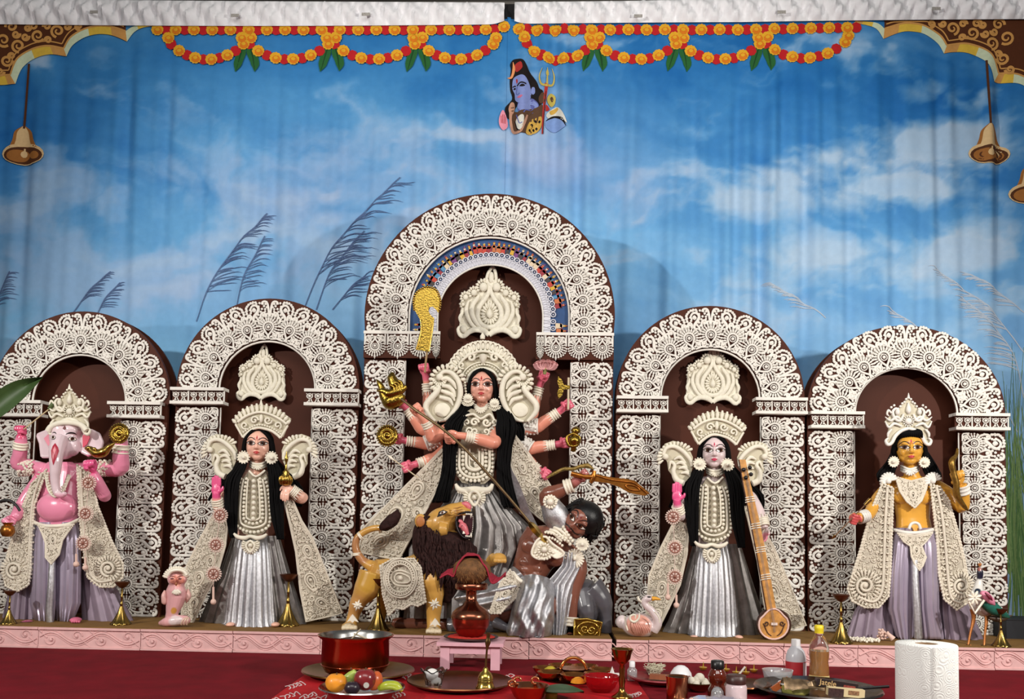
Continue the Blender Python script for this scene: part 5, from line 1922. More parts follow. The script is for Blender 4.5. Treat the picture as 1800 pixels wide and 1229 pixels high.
m = MB(); cpoly(m, N_, [(758, 280), (770, 260), (795, 256), (805, 265), (785, 278)], -.111, .004); obj('eye_white', m, mat('eye_white', (240, 232, 224)), ey)
m = MB(); cb(m, N_, 778, 268, 9, -.112); obj('iris', m, mat('eye_iris', (84, 44, 26)), ey)
m = MB()
for k in range(4):
    ct(m, N_, [(862 + k * 3, 236 + k * 20), (900, 232 + k * 20), (935, 222 + k * 19)], [1.5, 4, 1.5], -.102 + .004 * k, 5, 3)
obj('whisker_line', m, mat('line_brown', (150, 96, 50), .5), bo)
m = MB(); m.ell(N_(610, 338, -.075), 34 * N_.u, 10 * N_.u, 42 * N_.u, None, 10, 8); obj('inner_ear', m, mat('ear_brown', (176, 110, 56), .5), bo)
# mane
MANE = mat('mane_brown', (50, 28, 26), .8, bump=.8, bscale=120, noise=.5, nscale=60, spec=.2)
m = MB()
ct(m, N_, [(690, 300, .02), (660, 420, .0), (680, 540, -.01), (740, 640, -.02)], [60, 110, 130, 90], 0, 22, 4)
ct(m, N_, [(760, 480, -.03), (860, 530, -.03), (960, 560, -.02), (1040, 560, 0)], [90, 110, 90, 30], 0, 22, 4)
ct(m, N_, [(800, 560, -.04), (830, 680, -.03), (830, 820, -.01), (810, 960, 0)], [110, 110, 80, 30], 0, 22, 4)
rm_ = random.Random(3)
for k in range(520):
    x, y = rm_.uniform(590, 1000), 0
    y = rm_.uniform(400, 660) if x < 760 else rm_.uniform(480, 700)
    l = rm_.uniform(90, 190)
    d_ = -.07 - .03 * sin((x - 580) / 420 * PI) - rm_.uniform(0, .012)
    ct(m, N_, [(x, y, d_ + .015), (x + rm_.uniform(-20, 25), y + l * .5, d_ - .008), (x + rm_.uniform(-20, 40), y + l, d_ + .01)], [6, 9, 1.5], 0, 5, 3)
for k in range(40):
    y = rm_.uniform(290, 440)
    ct(m, N_, [(650 + rm_.uniform(0, 30), y, -.05), (630, y + 40, -.07), (610 + rm_.uniform(-30, 30), y + 100, -.05)], [8, 13, 2], 0, 5, 3)
obj('mane', m, MANE, li, stuff=True)
m = MB(); ct(m, N_, [(300, 388, .03), (340, 370, .02), (390, 330, .02), (425, 290, .02), (440, 245, .03)], [20, 44, 52, 40, 3], 0, 10, 4)
for k in range(40):
    a, b = rm_.uniform(-1, 1), rm_.uniform(-1, 1)
    ct(m, N_, [(320, 382, .02), (375 + 20 * a, 345 + 30 * b, .0), (432, 250 + 10 * a, .02)], [12, 16, 2], 0, 5, 3)
obj('tail_tuft', m, MANE, li)
m = MB()
for x, y, ax in ((150, 450, (.8, 0, .6)), (118, 590, (-.1, 0, 1)), (300, 390, (1, 0, .1)), (195, 660, (-.6, 0, .5))):
    c = vec(N_(x, y, .05)); M_ = align(ax)
    bangle(m, c - M_ @ np.array((0, 0, .004)), c + M_ @ np.array((0, 0, .004)), 35 * N_.u, 2, .003, False)
obj('tail_ring', m, PEARL, li)
for x, y, d_, k in ((125, 985, -.085, 1.0), (720, 975, -.118, 1.1)):
    m = MB()
    for i in range(8):
        a = 2 * PI * i / 8 + .3
        ct(m, N_, [(x + 6 * cos(a), y + 6 * sin(a)), (x + 24 * cos(a) * k, y + 24 * sin(a) * k), (x + 46 * cos(a) * k * (.75 if i % 2 else 1), y + 46 * sin(a) * k * (.75 if i % 2 else 1))], [5, 9, 2], d_, 6, 0)
    cb(m, N_, x, y, 12, d_ - .003); obj('leg_flower', m, PEARL, li)
for x, y, d_ in ((85, 1085, -.10), (722, 1115, -.125)):
    m = MB(); cpoly(m, N_, [(x - 44, y + 30), (x - 20, y - 5), (x, y - 32), (x + 22, y - 5), (x + 46, y + 30), (x + 16, y + 18), (x, y + 34), (x - 16, y + 18)], d_, .01); obj('paw_cuff', m, PEARL, li)
bl = lace(li, 'saddle_cloth', N_, [(300, 680, -0.075), (400, 625, -0.090), (560, 625, -0.100), (612, 690, -0.105), (652, 960, -0.100), (590, 990, -0.095), (540, 975, -0.095), (480, 1015, -0.090), (420, 1005, -0.090), (365, 1065, -0.080), (320, 900, -0.075)], 0, 6, 12, 16, 24, 30, big=[(455, 775, 75, .2)], beadr=10)
m = MB()
for r in (110, 135, 152):
    ct(m, N_, [(455 + r * .85 * cos(a), 775 + r * sin(a)) for a in np.arange(20) * PI / 10], 6, -.108, 6, 0, closed=True)
beads(m, N_, [(455 + 122 * .85 * cos(a), 775 + 122 * sin(a)) for a in np.arange(21) * PI / 10], 7, -.108, 18)
obj('cloth_medallion', m, LACEW, bl, stuff=True)

# ================================================================== DARK WARRIOR, BUFFALO
YW = 0.19
K = Crop(590, 820, 3.214, YW)
wa = thing('warrior_statue', 'brown-skinned moustached warrior statue leaning back beside the lion, spear at his chest', 'statue', (K(1130, 950).x, YW, ZST))
BSK = (128, 78, 62)
mb = MB()
ring = lambda x, y, hw, dh, rot, d=0: [tuple(K(x + hw * cos(a) * cos(rot) , y + hw * cos(a) * sin(rot), d + dh * sin(a))) for a in np.arange(36) * 2 * PI / 36]
mb.loft([ring(1075, 690, 105, .07, .2), ring(1090, 610, 100, .068, .3), ring(1120, 540, 112, .072, .38), ring(1165, 465, 140, .08, .42), ring(1205, 400, 140, .075, .45), ring(1250, 370, 80, .05, .5)])
e3 = lambda x, y, d, a, b, c: mb.ell(K(x, y, d), a * K.u, b * K.u, c * K.u, rotY(.4), 12, 9)
e3(1105, 455, -.055, 62, 30, 48); e3(1230, 515, -.055, 66, 32, 50)      # chest
for i in range(3):
    e3(1068 + 6 * i, 545 + 42 * i, -.058, 36, 18, 22); e3(1130 + 2 * i, 575 + 40 * i, -.058, 36, 18, 22)
t_ = lambda P, r, sm=3: ct(mb, K, P, r, 0, 22, sm + 1)
t_([(1250, 380, 0), (1290, 365, -.01), (1340, 335, -.015)], [58, 50, 55])
t_([(1255, 350, .0), (1225, 250, -.02), (1190, 165, -.04), (1250, 145, -.06), (1325, 108, -.07), (1385, 62, -.08)], [62, 52, 42, 42, 28, 26])
fist(mb, K(1398, 52, -.085), 46 * K.u, (.7, 0, .5), (0, -1, 0), -1)
t_([(1290, 470, .0), (1370, 560, -.01), (1345, 700, -.03), (1335, 800, -.04), (1330, 900, -.05)], [58, 52, 42, 34, 28])
palm(mb, K(1325, 955, -.06), 42 * K.u, (.1, -.5, -.4), (0, 0, -1), -1, .08)
t_([(1075, 690, .0), (960, 800, -.02), (840, 850, .0), (700, 880, .03), (520, 885, .05), (400, 890, .05)], [90, 80, 62, 46, 34, 34])
t_([(400, 890, .05), (350, 885, .04), (318, 878, .03)], [34, 32, 18])
t_([(1120, 700, -.02), (1180, 780, -.09), (1140, 880, -.10), (1050, 930, -.06)], [85, 70, 52, 44])
fw = Face(K(1375, 315, -.03), 105 * K.u, yaw=-.25, tilt=.80, nod=.1)
fw.build(mb, male=1, wide=1.05)
bo, raw = body_obj(wa, mb, BSK, [(K(1398, 52, -.1), 70 * K.u, (176, 104, 100)), (fw.c, 1.6 * fw.h, (140, 88, 72))], .0032, 2, rough=.22)
fw.skin(raw); fw.features(bo, (120, 44, 44), brow=1.25, look=-.05, eh=.12, moustache=True)
m = MB()
rh = random.Random(8)
m.ell(fw.p(.05, .3, .36), .98 * fw.h, .95 * fw.h, .92 * fw.h, fw.R, 24, 18)
for k in range(260):
    a = rh.uniform(-2.0, 2.0); b = rh.uniform(-.2, .9)
    p0 = np.array((sin(a) * .55, -.35 + rh.uniform(0, .9), .72)); p1 = np.array((sin(a) * .95, .1 + b * .6, .2 + rh.uniform(-.2, .5))); p2 = np.array((sin(a) * (1.0 + rh.uniform(-.1, .2)), .3 + b * .5, -.35 + rh.uniform(-.35, .5)))
    if abs(p2[0]) < .6:
        p2[1] = .8
    m.tube([fw.p(*p0), fw.p(*((p0 + p1) / 2 + (0, 0, .16))), fw.p(*p1), fw.p(*p2)], [.05 * fw.h, .08 * fw.h, .08 * fw.h, .03 * fw.h], 6, smooth=4)
obj('hair', m, mat('black_hair_gloss', (10, 10, 12), .4, bump=.4, bscale=200, spec=.4), wa)
earring(K, 1393, 440, 34, -.10, wa, False)
# sleeve, drape, dhoti (silver)
m = MB()
ct(m, K, [(1275, 345, .0), (1245, 280, -.02), (1205, 200, -.035)], [76, 74, 52], 0, 18, 4); ct(m, K, [(1240, 180, -.035), (1215, 195, -.035), (1175, 205, -.035)], [40, 50, 40], 0, 10, 3)
obj('sleeve', m, SILVER, wa)
m = MB()
cb(m, K, 1212, 200, 22, -.09); petals(m, K, 1212, 200, 22, 42, 0, 340, 14, 8, -.088); ct(m, K, [(1180, 180), (1220, 172), (1255, 195)], 9, -.085)
obj('sleeve_rosette', m, PEARL, wa)
def drape(C, cols, n, amp, seed=1):
    """cloth sheet: cols = list of (left point, right point) rows, with folds along the rows"""
    m = MB(); rr_ = random.Random(seed); ph = rr_.uniform(0, 6)
    rows_ = []
    for i, (a, b) in enumerate(cols):
        a, b = vec(C(*a)), vec(C(*b))
        row = []
        for j in range(n * 8 + 1):
            u_ = j / (n * 8)
            p = a + (b - a) * u_
            p[1] -= amp * (abs(sin(PI * n * u_ + ph + i * .15)) ** .8 + .3 * sin(PI * n * 2.3 * u_ + i * .3)) * (.5 + .5 * i / len(cols)) + .03 * sin(PI * u_)
            row.append(tuple(p))
        rows_.append(row)
    m.loft(rows_, False)
    V = np.concatenate(m.v); F = list(m.f)
    m.add(V + np.array((0, .006, 0)), [tuple(reversed(f)) for f in F])
    return m
obj('shoulder_drape', drape(K, [((1290, 480, -.05), (1400, 490, -.01)), ((1275, 560, -.06), (1405, 580, -.02)), ((1180, 670, -.06), (1380, 660, -.03)), ((1190, 760, -.07), (1345, 730, -.05)), ((1210, 860, -.07), (1320, 860, -.05)), ((1215, 980, -.07), (1300, 975, -.06))], 5, .016, 3), SILVER, wa)
m = MB()
ct(m, K, [(1130, 680, -.06), (1120, 760, -.11), (1110, 860, -.12), (1090, 950, -.10)], [110, 110, 120, 126], 0, 90, 16)
V = np.concatenate(m.v); rs_ = np.random.RandomState(2)
q_ = np.array([proj(v) for v in V])
V[:, 1] -= .012 * np.sin(q_[:, 0] / 5.0 + 1.5 * np.sin(q_[:, 1] / 12)) + .006 * np.sin(q_[:, 0] / 2.3 + q_[:, 1] / 7)
m.v = [V]
obj('dhoti', m, SILVER, wa)
m = MB()
ct(m, K, [(1060, 640, -.03), (960, 720, -.05), (860, 760, -.03), (720, 740, .0), (680, 760, .02)], [95, 95, 80, 60, 40], 0, 60, 14)
V = np.concatenate(m.v); q_ = np.array([proj(v) for v in V]); V[:, 1] -= .01 * np.sin(q_[:, 1] / 3.2 + q_[:, 0] / 16); m.v = [V]
obj('thigh_cloth', m, SILVER, wa)
lace(wa, 'waist_lace', K, [(985, 585, -.10), (1030, 640, -.12), (1130, 680, -.12), (1115, 715, -.13), (1050, 710, -.14), (1000, 760, -.15), (930, 830, -.13), (868, 830, -.11), (900, 740, -.13), (930, 660, -.12)], 0, 5, 5, 12, 20, 26, big=[(960, 715, 24, 2.3)], beadr=7)
m = MB(); ct(m, K, [(1000, 600, -.10), (1040, 645, -.125), (1090, 672, -.13), (1128, 688, -.12)], 12, 0, 8, 4); obj('waist_cord', m, PEARL, wa)
m = MB()
cpoly(m, K, [(1110, 480, -.115), (1140, 420, -.115), (1185, 400, -.105), (1225, 440, -.11), (1290, 490, -.115), (1250, 515, -.12), (1215, 500, -.12), (1165, 522, -.12), (1125, 510, -.12)], 0, .01)
ct(m, K, [(1108, 482), (1138, 418), (1185, 398), (1225, 438), (1292, 490), (1250, 518), (1215, 503), (1165, 525), (1122, 512)], 7, -.118, 6, 3, closed=True)
petals(m, K, 1178, 470, 44, 62, 200, 340, 9, 8, -.12)
ne = obj('necklace', m, PEARL, wa)
m = MB(); cb(m, K, 1178, 470, 18, -.132); petals(m, K, 1178, 470, 22, 40, 0, 340, 14, 7, -.128)
for k in range(3):
    beads(m, K, [(1165 + k * 10, 425 - k * 26, -.10), (1215 + k * 14, 430 - k * 22, -.115), (1262 + k * 18, 475 - k * 28, -.11)], 8, 0, 17)
for k in range(3):
    ct(m, K, [(1190 + 22 * k, 370 - 12 * k, -.07), (1232 + 18 * k, 380 - 10 * k, -.09), (1275 + 20 * k, 425 - 10 * k, -.08)], 9, 0, 6)
obj('necklace_beads', m, PEARL, ne, stuff=True)
m = MB(); beads(m, K, [(1265, 345, -.055), (1292, 395, -.085), (1325, 440, -.08)], 11, 0, 20); beads(m, K, [(1280, 330, -.055), (1308, 380, -.088), (1342, 425, -.08)], 11, 0, 20); obj('choker', m, PEARL, wa, stuff=True)
m = MB(); petals(m, K, 1350, 520, 8, 56, 0, 340, 20, 9, -.062); cb(m, K, 1350, 520, 14, -.07); obj('shoulder_rosette', m, PEARL, wa)
m = MB(); a = vec(K(1335, 106, -.07)); b = vec(K(1300, 118, -.065)); bangle(m, a, b, 40 * K.u, 3, .005, False); obj('bracelet', m, PEARL, wa)
m = MB(); a = vec(K(1331, 900, -.05)); b = vec(K(1333, 860, -.045)); bangle(m, a, b, 38 * K.u, 3, .005, False); obj('bracelet', m, PEARL, wa)
# his sword and shield
t = thing('scimitar', 'copper-brown scimitar swung to the right in the raised fist of the dark warrior', 'sword', K(1440, 60, -.10))
BRZ = mat('bronze_gold', (178, 112, 44), .3, .8, noise=.35, nscale=40)
m = MB(); ct(m, K, [(1330, 40), (1400, 58), (1450, 60)], 15, -.11, 8, 0); ct(m, K, [(1462, 25), (1455, 60), (1440, 95)], [10, 16, 10], -.11, 8, 3); obj('hilt', m, BRZ, t)
m = MB(); cpoly(m, K, [(1455, 40), (1560, 62), (1640, 70), (1690, 80), (1776, 152), (1745, 166), (1660, 150), (1600, 115), (1540, 95), (1452, 84)], -.11, .012); obj('blade', m, BRZ, t, False)
m = MB(); ct(m, K, [(1470, 50), (1560, 76), (1640, 86), (1690, 96), (1760, 152)], 4, -.114, 6, 3); ct(m, K, [(1640, 105), (1690, 110), (1720, 135), (1660, 130)], 4, -.114, 6, 3, closed=True); obj('blade_relief', m, BRZ, t)
t = thing('gold_shield', 'small gold embossed shield lying by the dark warrior hand on the platform', 'shield', K(1420, 985, -.05))
m = MB(); a_ = [(1352, 865), (1420, 862), (1503, 882), (1490, 985), (1440, 990), (1345, 962)]
cpoly(m, K, a_, -.09, .03); obj('plate', m, GOLD, t, False)
m = MB(); ct(m, K, a_, 7, -.09, 6, 0, closed=True); ct(m, K, [(1425 + 60 * cos(a), 922 + 42 * sin(a)) for a in np.arange(16) * PI / 8], 6, -.092, 6, 0, closed=True)
spiral(m, K, 1408, 920, 26, 0, 1.4, 6, -.093); spiral(m, K, 1445, 925, 26, PI, 1.4, 6, -.093, -1); obj('embossing', m, GOLDS, t)
# buffalo
BU = Crop(590, 820, 3.214, .26)
mb = MB()
t_ = lambda P, r, sm=3: ct(mb, BU, P, r, 0, 14, sm)
t_([(1150, 880, .02), (1300, 820, .02), (1420, 760, .0), (1480, 740, -.01)], [100, 125, 130, 100])
t_([(1440, 700, -.04), (1500, 760, -.05), (1525, 860, -.05), (1525, 965, -.05)], [90, 62, 36, 34])
t_([(1390, 720, -.06), (1410, 800, -.10), (1420, 880, -.10), (1430, 965, -.10)], [70, 52, 40, 38])
t_([(1100, 900, .0), (950, 910, -.05), (880, 905, -.10), (700, 900, -.10), (630, 900, -.10)], [70, 55, 48, 56, 44])
t_([(900, 880, -.15), (950, 905, -.17), (1000, 930, -.17)], [34, 24, 8])
bf = thing('buffalo_statue', 'dark grey buffalo statue lying behind the brown-skinned warrior', 'statue', (BU(1300, 950).x, .26, ZST))
body_obj(bf, mb, (84, 82, 88), [], .005, 2, rough=.3)
# ================================================================== SISTER GODDESSES
class WCrop(Crop):
    def __init__(s, Y, f):
        super().__init__(0, 0, 1.0, Y)
        s.f = f

    def __call__(s, x, y, d=0.0):
        x, y = s.f(x, y)
        return at(x, y, s.Y + d)


def small_fan(C, mir, parent, cx):
    """rounded peacock ear fan, drawn for the left one around (415, 790)"""
    T = lambda x, y: (x if mir > 0 else 2 * cx - x, y)
    d = -.02
    q = lambda pts, dd=0: [(*T(*p), d + dd) for p in pts]
    m = MB()
    m.poly([C(*p) for p in q([(381, 830), (372, 815), (372, 800), (366, 790), (362, 778), (368, 768), (382, 763), (396, 766), (410, 776), (417, 792), (416, 808), (408, 826), (396, 838)])], (0, .010, 0))
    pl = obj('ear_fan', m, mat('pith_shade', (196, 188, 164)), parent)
    m = MB()
    o = lambda pts, r, dd=-.006, sm=4: ct(m, C, q(pts, dd), r, 0, 7, sm)
    o([(365, 788), (370, 776), (384, 773), (400, 782), (412, 796), (414, 808)], [3, 3.6, 4, 4, 3.6, 2.5], -.008)
    o([(396, 838), (384, 832), (380, 818), (384, 806), (378, 800), (374, 812)], [6, 5.6, 4.2, 3.4, 2.6, 1], -.010)
    for k in range(4):
        o([(384 + 3 * k, 796 + 8 * k), (394 + 3 * k, 792 + 9 * k), (404 + 1.5 * k, 802 + 8 * k)], [1.6, 3.6, 1.4], -.008)
    for k in range(14):
        a = math.radians(195 - 12.2 * k)
        x0, y0 = 388 + 24 * cos(a), 792 - 20 * sin(a); x1, y1 = 388 + 35 * cos(a), 796 - 32 * sin(a)
        o([(x0, y0), ((x0 + x1 * 2) / 3, (y0 + y1 * 2) / 3), (x1, y1)], [1.4, 2.9, 1.8], -.004, 0)
    c = T(369, 791); m.ell(C(c[0], c[1], d - .012), 5.5 * C.u, 4 * C.u, 5.5 * C.u)
    obj('plume_relief', m, CREAM, pl, stuff=True)


def rosette_string(C, label, pts, tassels, group):
    t = thing('rosette_string', label, 'ornament', C(pts[0][0], pts[0][1] - 20, -.12), group)
    RC = mat('rosette_copper', (150, 92, 76), .5, noise=.2, nscale=120)
    RP = mat('rosette_pink', (222, 196, 184), .6)
    for x, y in pts:
        m = MB(); c = C(x, y, -.12); u = C.u
        m.lathe(c, [(9 * u, 0), (9 * u, .004), (7.5 * u, .006), (2 * u, .004), (.0001, .004)], 20, np.asarray(Matrix.Rotation(PI / 2, 3, 'X')))
        petals(m, C, x, y, 9, 14, 0, 342, 20, 1.6, -.122)
        o = obj('rosette', m, RP, t)
        m = MB()
        m.tube([(c.x + 8.4 * u * cos(a), c.y - .007, c.z + 8.4 * u * sin(a)) for a in np.arange(18) * PI / 9], 1.0 * u, 6, closed=True)
        for k in range(8):
            a = k * PI / 4
            m.tube([(c.x + 2 * u * cos(a), c.y - .007, c.z + 2 * u * sin(a)), (c.x + 8 * u * cos(a), c.y - .007, c.z + 8 * u * sin(a))], .7 * u, 5)
        m.ell((c.x, c.y - .008, c.z), 2 * u)
        obj('rosette_spokes', m, RC, o)
    m = MB(); ct(m, C, [(pts[0][0], pts[0][1] - 24, -.115)] + [(p[0], p[1], -.115) for p in pts], .5, 0, 5, 0); obj('thread', m, RP, t)
    for x, y, l in tassels:
        m = MB(); ct(m, C, [(x, y), (x, y + l)], 2.0, -.12, 7, 0); cb(m, C, x, y + l + 4, 5, -.12, 10, 8); ct(m, C, [(x, y - 14), (x, y)], .5, -.12, 5, 0); obj('tassel', m, mat('tassel_pink', (224, 190, 176), .7), t)
    return t


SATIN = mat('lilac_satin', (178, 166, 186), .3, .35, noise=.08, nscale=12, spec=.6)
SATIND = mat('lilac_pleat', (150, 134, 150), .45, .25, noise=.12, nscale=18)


def sister(key, C, skin, label, palmrgb, lips):
    g = thing('goddess_statue', label, 'statue', (C(445, 1100).x, C.Y, ZST))
    mb = MB()
    fx = Face(C(454, 783, -.01), 29 * C.u, yaw=.2 if key == 'L' else -.16)
    fx.build(mb, wide=1.06)
    mb.tube([C(454, 800, .01), C(452, 820, .015), C(448, 832, .02)], [10.5 * C.u, 10.5 * C.u, 15 * C.u], 14)
    mb.loft([[tuple(C(x + hw * cos(a), y, .03 + dh * sin(a))) for a in np.arange(36) * 2 * PI / 36] for x, y, hw, dh in ((448, 826, 18, .04), (446, 836, 33, .052), (445, 860, 33, .06), (445, 900, 28, .055), (444, 935, 27, .055), (442, 955, 30, .06))])
    # raised left hand, palm out
    ct(mb, C, [(418, 838, .02), (398, 872, -.01), (386, 895, -.05), (381, 880, -.075), (380, 866, -.085)], [11, 10.5, 9.5, 7.5, 6.5], 0, 22, 4)
    palm(mb, C(380, 861, -.088), 18 * C.u, (0, 0, 1), (0, -1, .1), 1, .0, .1)
    spots = [(C(380, 852, -.11), 27 * C.u, palmrgb)]
    if key == 'L':
        ct(mb, C, [(472, 838, .02), (500, 862, .01), (531, 876, -.03), (522, 868, -.06), (510, 860, -.08)], [11, 10.5, 10.5, 9, 7], 0, 22, 4)
        palm(mb, C(504, 858, -.09), 17 * C.u, (-.15, -.35, -.9), (.2, 1, -.3), -1, .04, .5)
    else:
        ct(mb, C, [(472, 838, .02), (505, 858, .02), (516, 872, .0), (528, 895, -.04), (534, 916, -.06)], [11, 10, 9.5, 8.5, 6.5], 0, 22, 4)
        palm(mb, C(536, 925, -.07), 16 * C.u, (-.35, -.3, -.8), (-.8, -.4, .2), -1, .08, .5)
        spots.append((C(530, 936, -.09), 16 * C.u, (226, 140, 160)))
    bo, raw = body_obj(g, mb, skin, spots, .003, 2)
    fx.skin(raw); fx.features(bo, lips, eh=.13, ew=.26)
    m = MB()
    m.ell(fx.p(0, .3, .2), .92 * fx.h, .80 * fx.h, .90 * fx.h, None, 18, 14)
    for sg in (-1, 1):
        for k in range(9):
            t = k / 8
            m.tube([fx.p(sg * .02, -.42 + .1 * t, 1.0 - .05 * t), fx.p(sg * (.38 + .1 * t), -.48 + .2 * t, .78), fx.p(sg * (.74 + .05 * t), -.30 + .3 * t, .28), fx.p(sg * (.82 + .06 * t), -.1 + .3 * t, -.35), fx.p(sg * (.86 + .06 * t), .1 + .2 * t, -.95)], [.07 * fx.h, .11 * fx.h, .13 * fx.h, .15 * fx.h, .13 * fx.h], 7, smooth=4)
    obj('scalp_hair', m, BLACKH, g)
    hg = [([(434, 800, 0), (420, 825, -.05), (408, 850, -.065), (407, 895, -.06), (410, 945, -.06)], [5, 9, 12, 9, 6]),
          ([(475, 800, 0), (482, 825, -.05), (486, 850, -.065), (487, 900, -.06), (493, 948, -.06)], [5, 9, 12, 10, 6]),
          ([(436, 800, .02), (415, 826, .0), (392, 848, .0), (372, 880, .02)], [5, 9, 10, 7]),
          ([(474, 800, .02), (495, 830, .02), (515, 860, .03), (522, 890, .04)], [5, 9, 14, 9])]
    obj('loose_hair', hair_strands(C, hg, 80, 4, 1.2), BLACKH, g, stuff=True)
    # crown
    m = MB()
    top = [(412, 734), (425, 722), (440, 714), (458, 711), (478, 715), (495, 724), (511, 736)]
    bot = [(497, 768), (488, 766), (476, 758), (462, 754), (454, 753), (444, 756), (434, 763), (427, 769), (421, 763)]
    cpoly(m, C, top + [(505, 748)] + bot + [(414, 746)], -.045, .014)
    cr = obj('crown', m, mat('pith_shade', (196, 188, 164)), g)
    m = MB()
    ct(m, C, [(427, 769), (434, 762), (444, 755), (454, 752), (466, 754), (478, 758), (488, 765), (493, 770)], 2.6, -.052, 7, 4)
    ct(m, C, [(418, 742), (432, 732), (448, 726), (460, 725), (476, 729), (492, 737), (504, 746)], 2.4, -.052, 7, 4)
    ct(m, C, [(427, 769), (414, 746)], 2, -.05, 6, 0); ct(m, C, [(493, 770), (506, 748)], 2, -.05, 6, 0)
    beads(m, C, [(428, 760), (440, 752), (454, 747), (468, 749), (482, 755), (493, 763)], 2.1, -.054, 4.6)
    for k in range(15):
        u_ = k / 14
        a = math.radians(150 - 122 * u_)
        x, y = 459 + 54 * cos(a), 765 - 48 * sin(a)
        lx, ly = .55 * cos(a), -sin(a)
        ct(m, C, [(x - lx * 7, y - ly * 7), (x, y), (x + lx * 8, y + ly * 8)], [2.0, 3.6, 1.6], -.05, 7, 0)
    for sg in (-1, 1):
        spiral(m, C, 459 + sg * 12, 739, 7.5, 0, 1.3, 2, -.054, cw=sg); spiral(m, C, 459 + sg * 29, 748, 7, 1, 1.2, 1.8, -.054, cw=-sg)
    m.ell(C(459, 736, -.054), 3.5 * C.u, 3 * C.u, 8 * C.u)
    ct(m, C, [(459, 712), (459, 702)], [3, .6], -.048, 7, 0)
    obj('crown_relief', m, CREAM, cr, stuff=True)
    small_fan(C, 1, g, 0); small_fan(C, -1, g, 456)
    earring(C, 428, 804, 10, -.045, g, False); earring(C, 477, 805, 10, -.045, g, False)
    m = MB()
    for k in range(3):
        ct(m, C, [(439, 811 + 4 * k, .01), (446, 815 + 4 * k, -.03), (453, 816 + 4 * k, -.035), (461, 815 + 4 * k, -.03), (468, 811 + 4 * k, .01)], 2.2, 0, 6, 3)
    petals(m, C, 453, 818, 2, 9, 200, 340, 6, 1.8, -.042)
    obj('choker', m, CREAM, g)
    # bodice
    m = MB()
    poly = [(437, 828), (450, 838), (466, 826), (473, 850), (476, 900), (474, 925), (462, 938), (445, 942), (428, 938), (417, 925), (415, 890), (421, 850)]
    m.poly([C(x, y, -.052 + abs(x - 445) / 30 * .014) for x, y in poly], (0, .02, 0))
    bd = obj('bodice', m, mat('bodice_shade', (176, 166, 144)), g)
    m = MB()
    ct(m, C, [(438, 828, -.05), (450, 838, -.062), (466, 827, -.05)], 2, 0, 7, 3)
    for hw, r, yb in ((30, 0, 936), (23, 2.0, 928), (16.5, 0, 921), (12, 1.7, 915), (5, 0, 905)):
        U = []
        for sg in (-1, 1):
            arm_ = [(445 + sg * hw * k_, y_) for k_, y_ in ((.72, 842), (.88, 860), (.98, 885), (1, yb - hw * .7), (.8, yb - hw * .25))]
            U = (arm_ + [(445, yb)]) if sg < 0 else U + arm_[::-1]
        if hw == 5:
            beads(m, C, [(446, 846, -.066), (446, 880, -.068), (445, 912, -.066)], 4, 0, 9.5)
            continue
        U = [(x, y, -.06 + abs(x - 445) / 30 * .014) for x, y in U]
        (ct(m, C, U, r, 0, 6) if r else beads(m, C, U, 3.0, 0, 7.0))
    obj('bodice_relief', m, CREAM, bd, stuff=True)
    m = MB()
    ct(m, C, [(411, 938), (418, 944), (430, 946), (440, 943), (452, 946), (462, 944), (469, 939)], [2, 3.6, 4, 3, 4, 3.6, 2], -.075, 8)
    obj('belt', m, CREAM, g)
    m = MB()
    ct(m, C, [(433, 957), (440, 951), (447, 957), (446, 964), (440, 971), (434, 964)], 2.2, -.088, 7, 3, closed=True)
    cb(m, C, 440, 959, 4, -.092); petals(m, C, 440, 959, 9, 16, 150, 390, 15, 1.7, -.086)
    cpoly(m, C, [(425, 952), (456, 952), (456, 962), (448, 970), (440, 976), (432, 970), (424, 962)], -.082, .006)
    obj('pendant', m, CREAM, g)
    # skirts
    obj('underskirt', pleated(C, [(408, 492, 942, .06, .03), (398, 500, 970, .075, .04), (380, 515, 1020, .09, .05), (358, 532, 1070, .10, .06), (348, 540, 1098, .10, .06)], 20, .10, 240, seed=2), mat('dark_silver_cloth', (150, 146, 144)), g)
    obj('front_pleats', pleated(C, [(416, 472, 944, .06, .0), (410, 476, 970, .08, -.005), (402, 480, 1020, .095, -.01), (396, 482, 1070, .105, -.01), (393, 484, 1094, .11, -.01), (388, 488, 1104, .12, -.01)], 20, .11, 240, seed=5, sharp=1.3), SILVER, g)
    lace(g, 'cape_panel', C, [(390, 885, -.03), (402, 915, -.03), (396, 960, -.03), (382, 1010, -.02), (360, 1050, -.01), (340, 1094, .0), (318, 1094, .03), (322, 1050, .03), (328, 995, .04), (350, 950, .03), (372, 910, .0)], 0, 1.5, 4, 4, 7.5, 60, big=[(350, 1015, 10, 1.9), (370, 985, 8, 1.6), (340, 1060, 9, 2)])
    lace(g, 'cape_panel', C, [(498, 878, -.06), (514, 878, -.05), (530, 915, -.02), (549, 945, .0), (575, 1010, .02), (602, 1078, .04), (570, 1086, .03), (538, 1093, .01), (528, 1040, -.02), (520, 970, -.03), (508, 915, -.05)], 0, 1.5, 7, 4, 7.5, 60, big=[(546, 1020, 12, 1.1), (540, 968, 9, 1.2), (565, 1060, 10, .5)])
    for x, y in ((405, 1100), (484, 1100)):
        m = MB(); m.ell(C(x, y - 2, -.10), 7 * C.u, .03, 4 * C.u, None, 10, 8)
        obj('foot', m, mat('foot_skin', skin, .4), g)
    # bracelets
    m = MB(); a, b = vec(C(381, 878, -.077)), vec(C(384, 890, -.06)); bangle(m, a, b, 9.6 * C.u, 4, 1.4 * C.u, False); obj('bracelet', m, PEARL, g)
    m = MB()
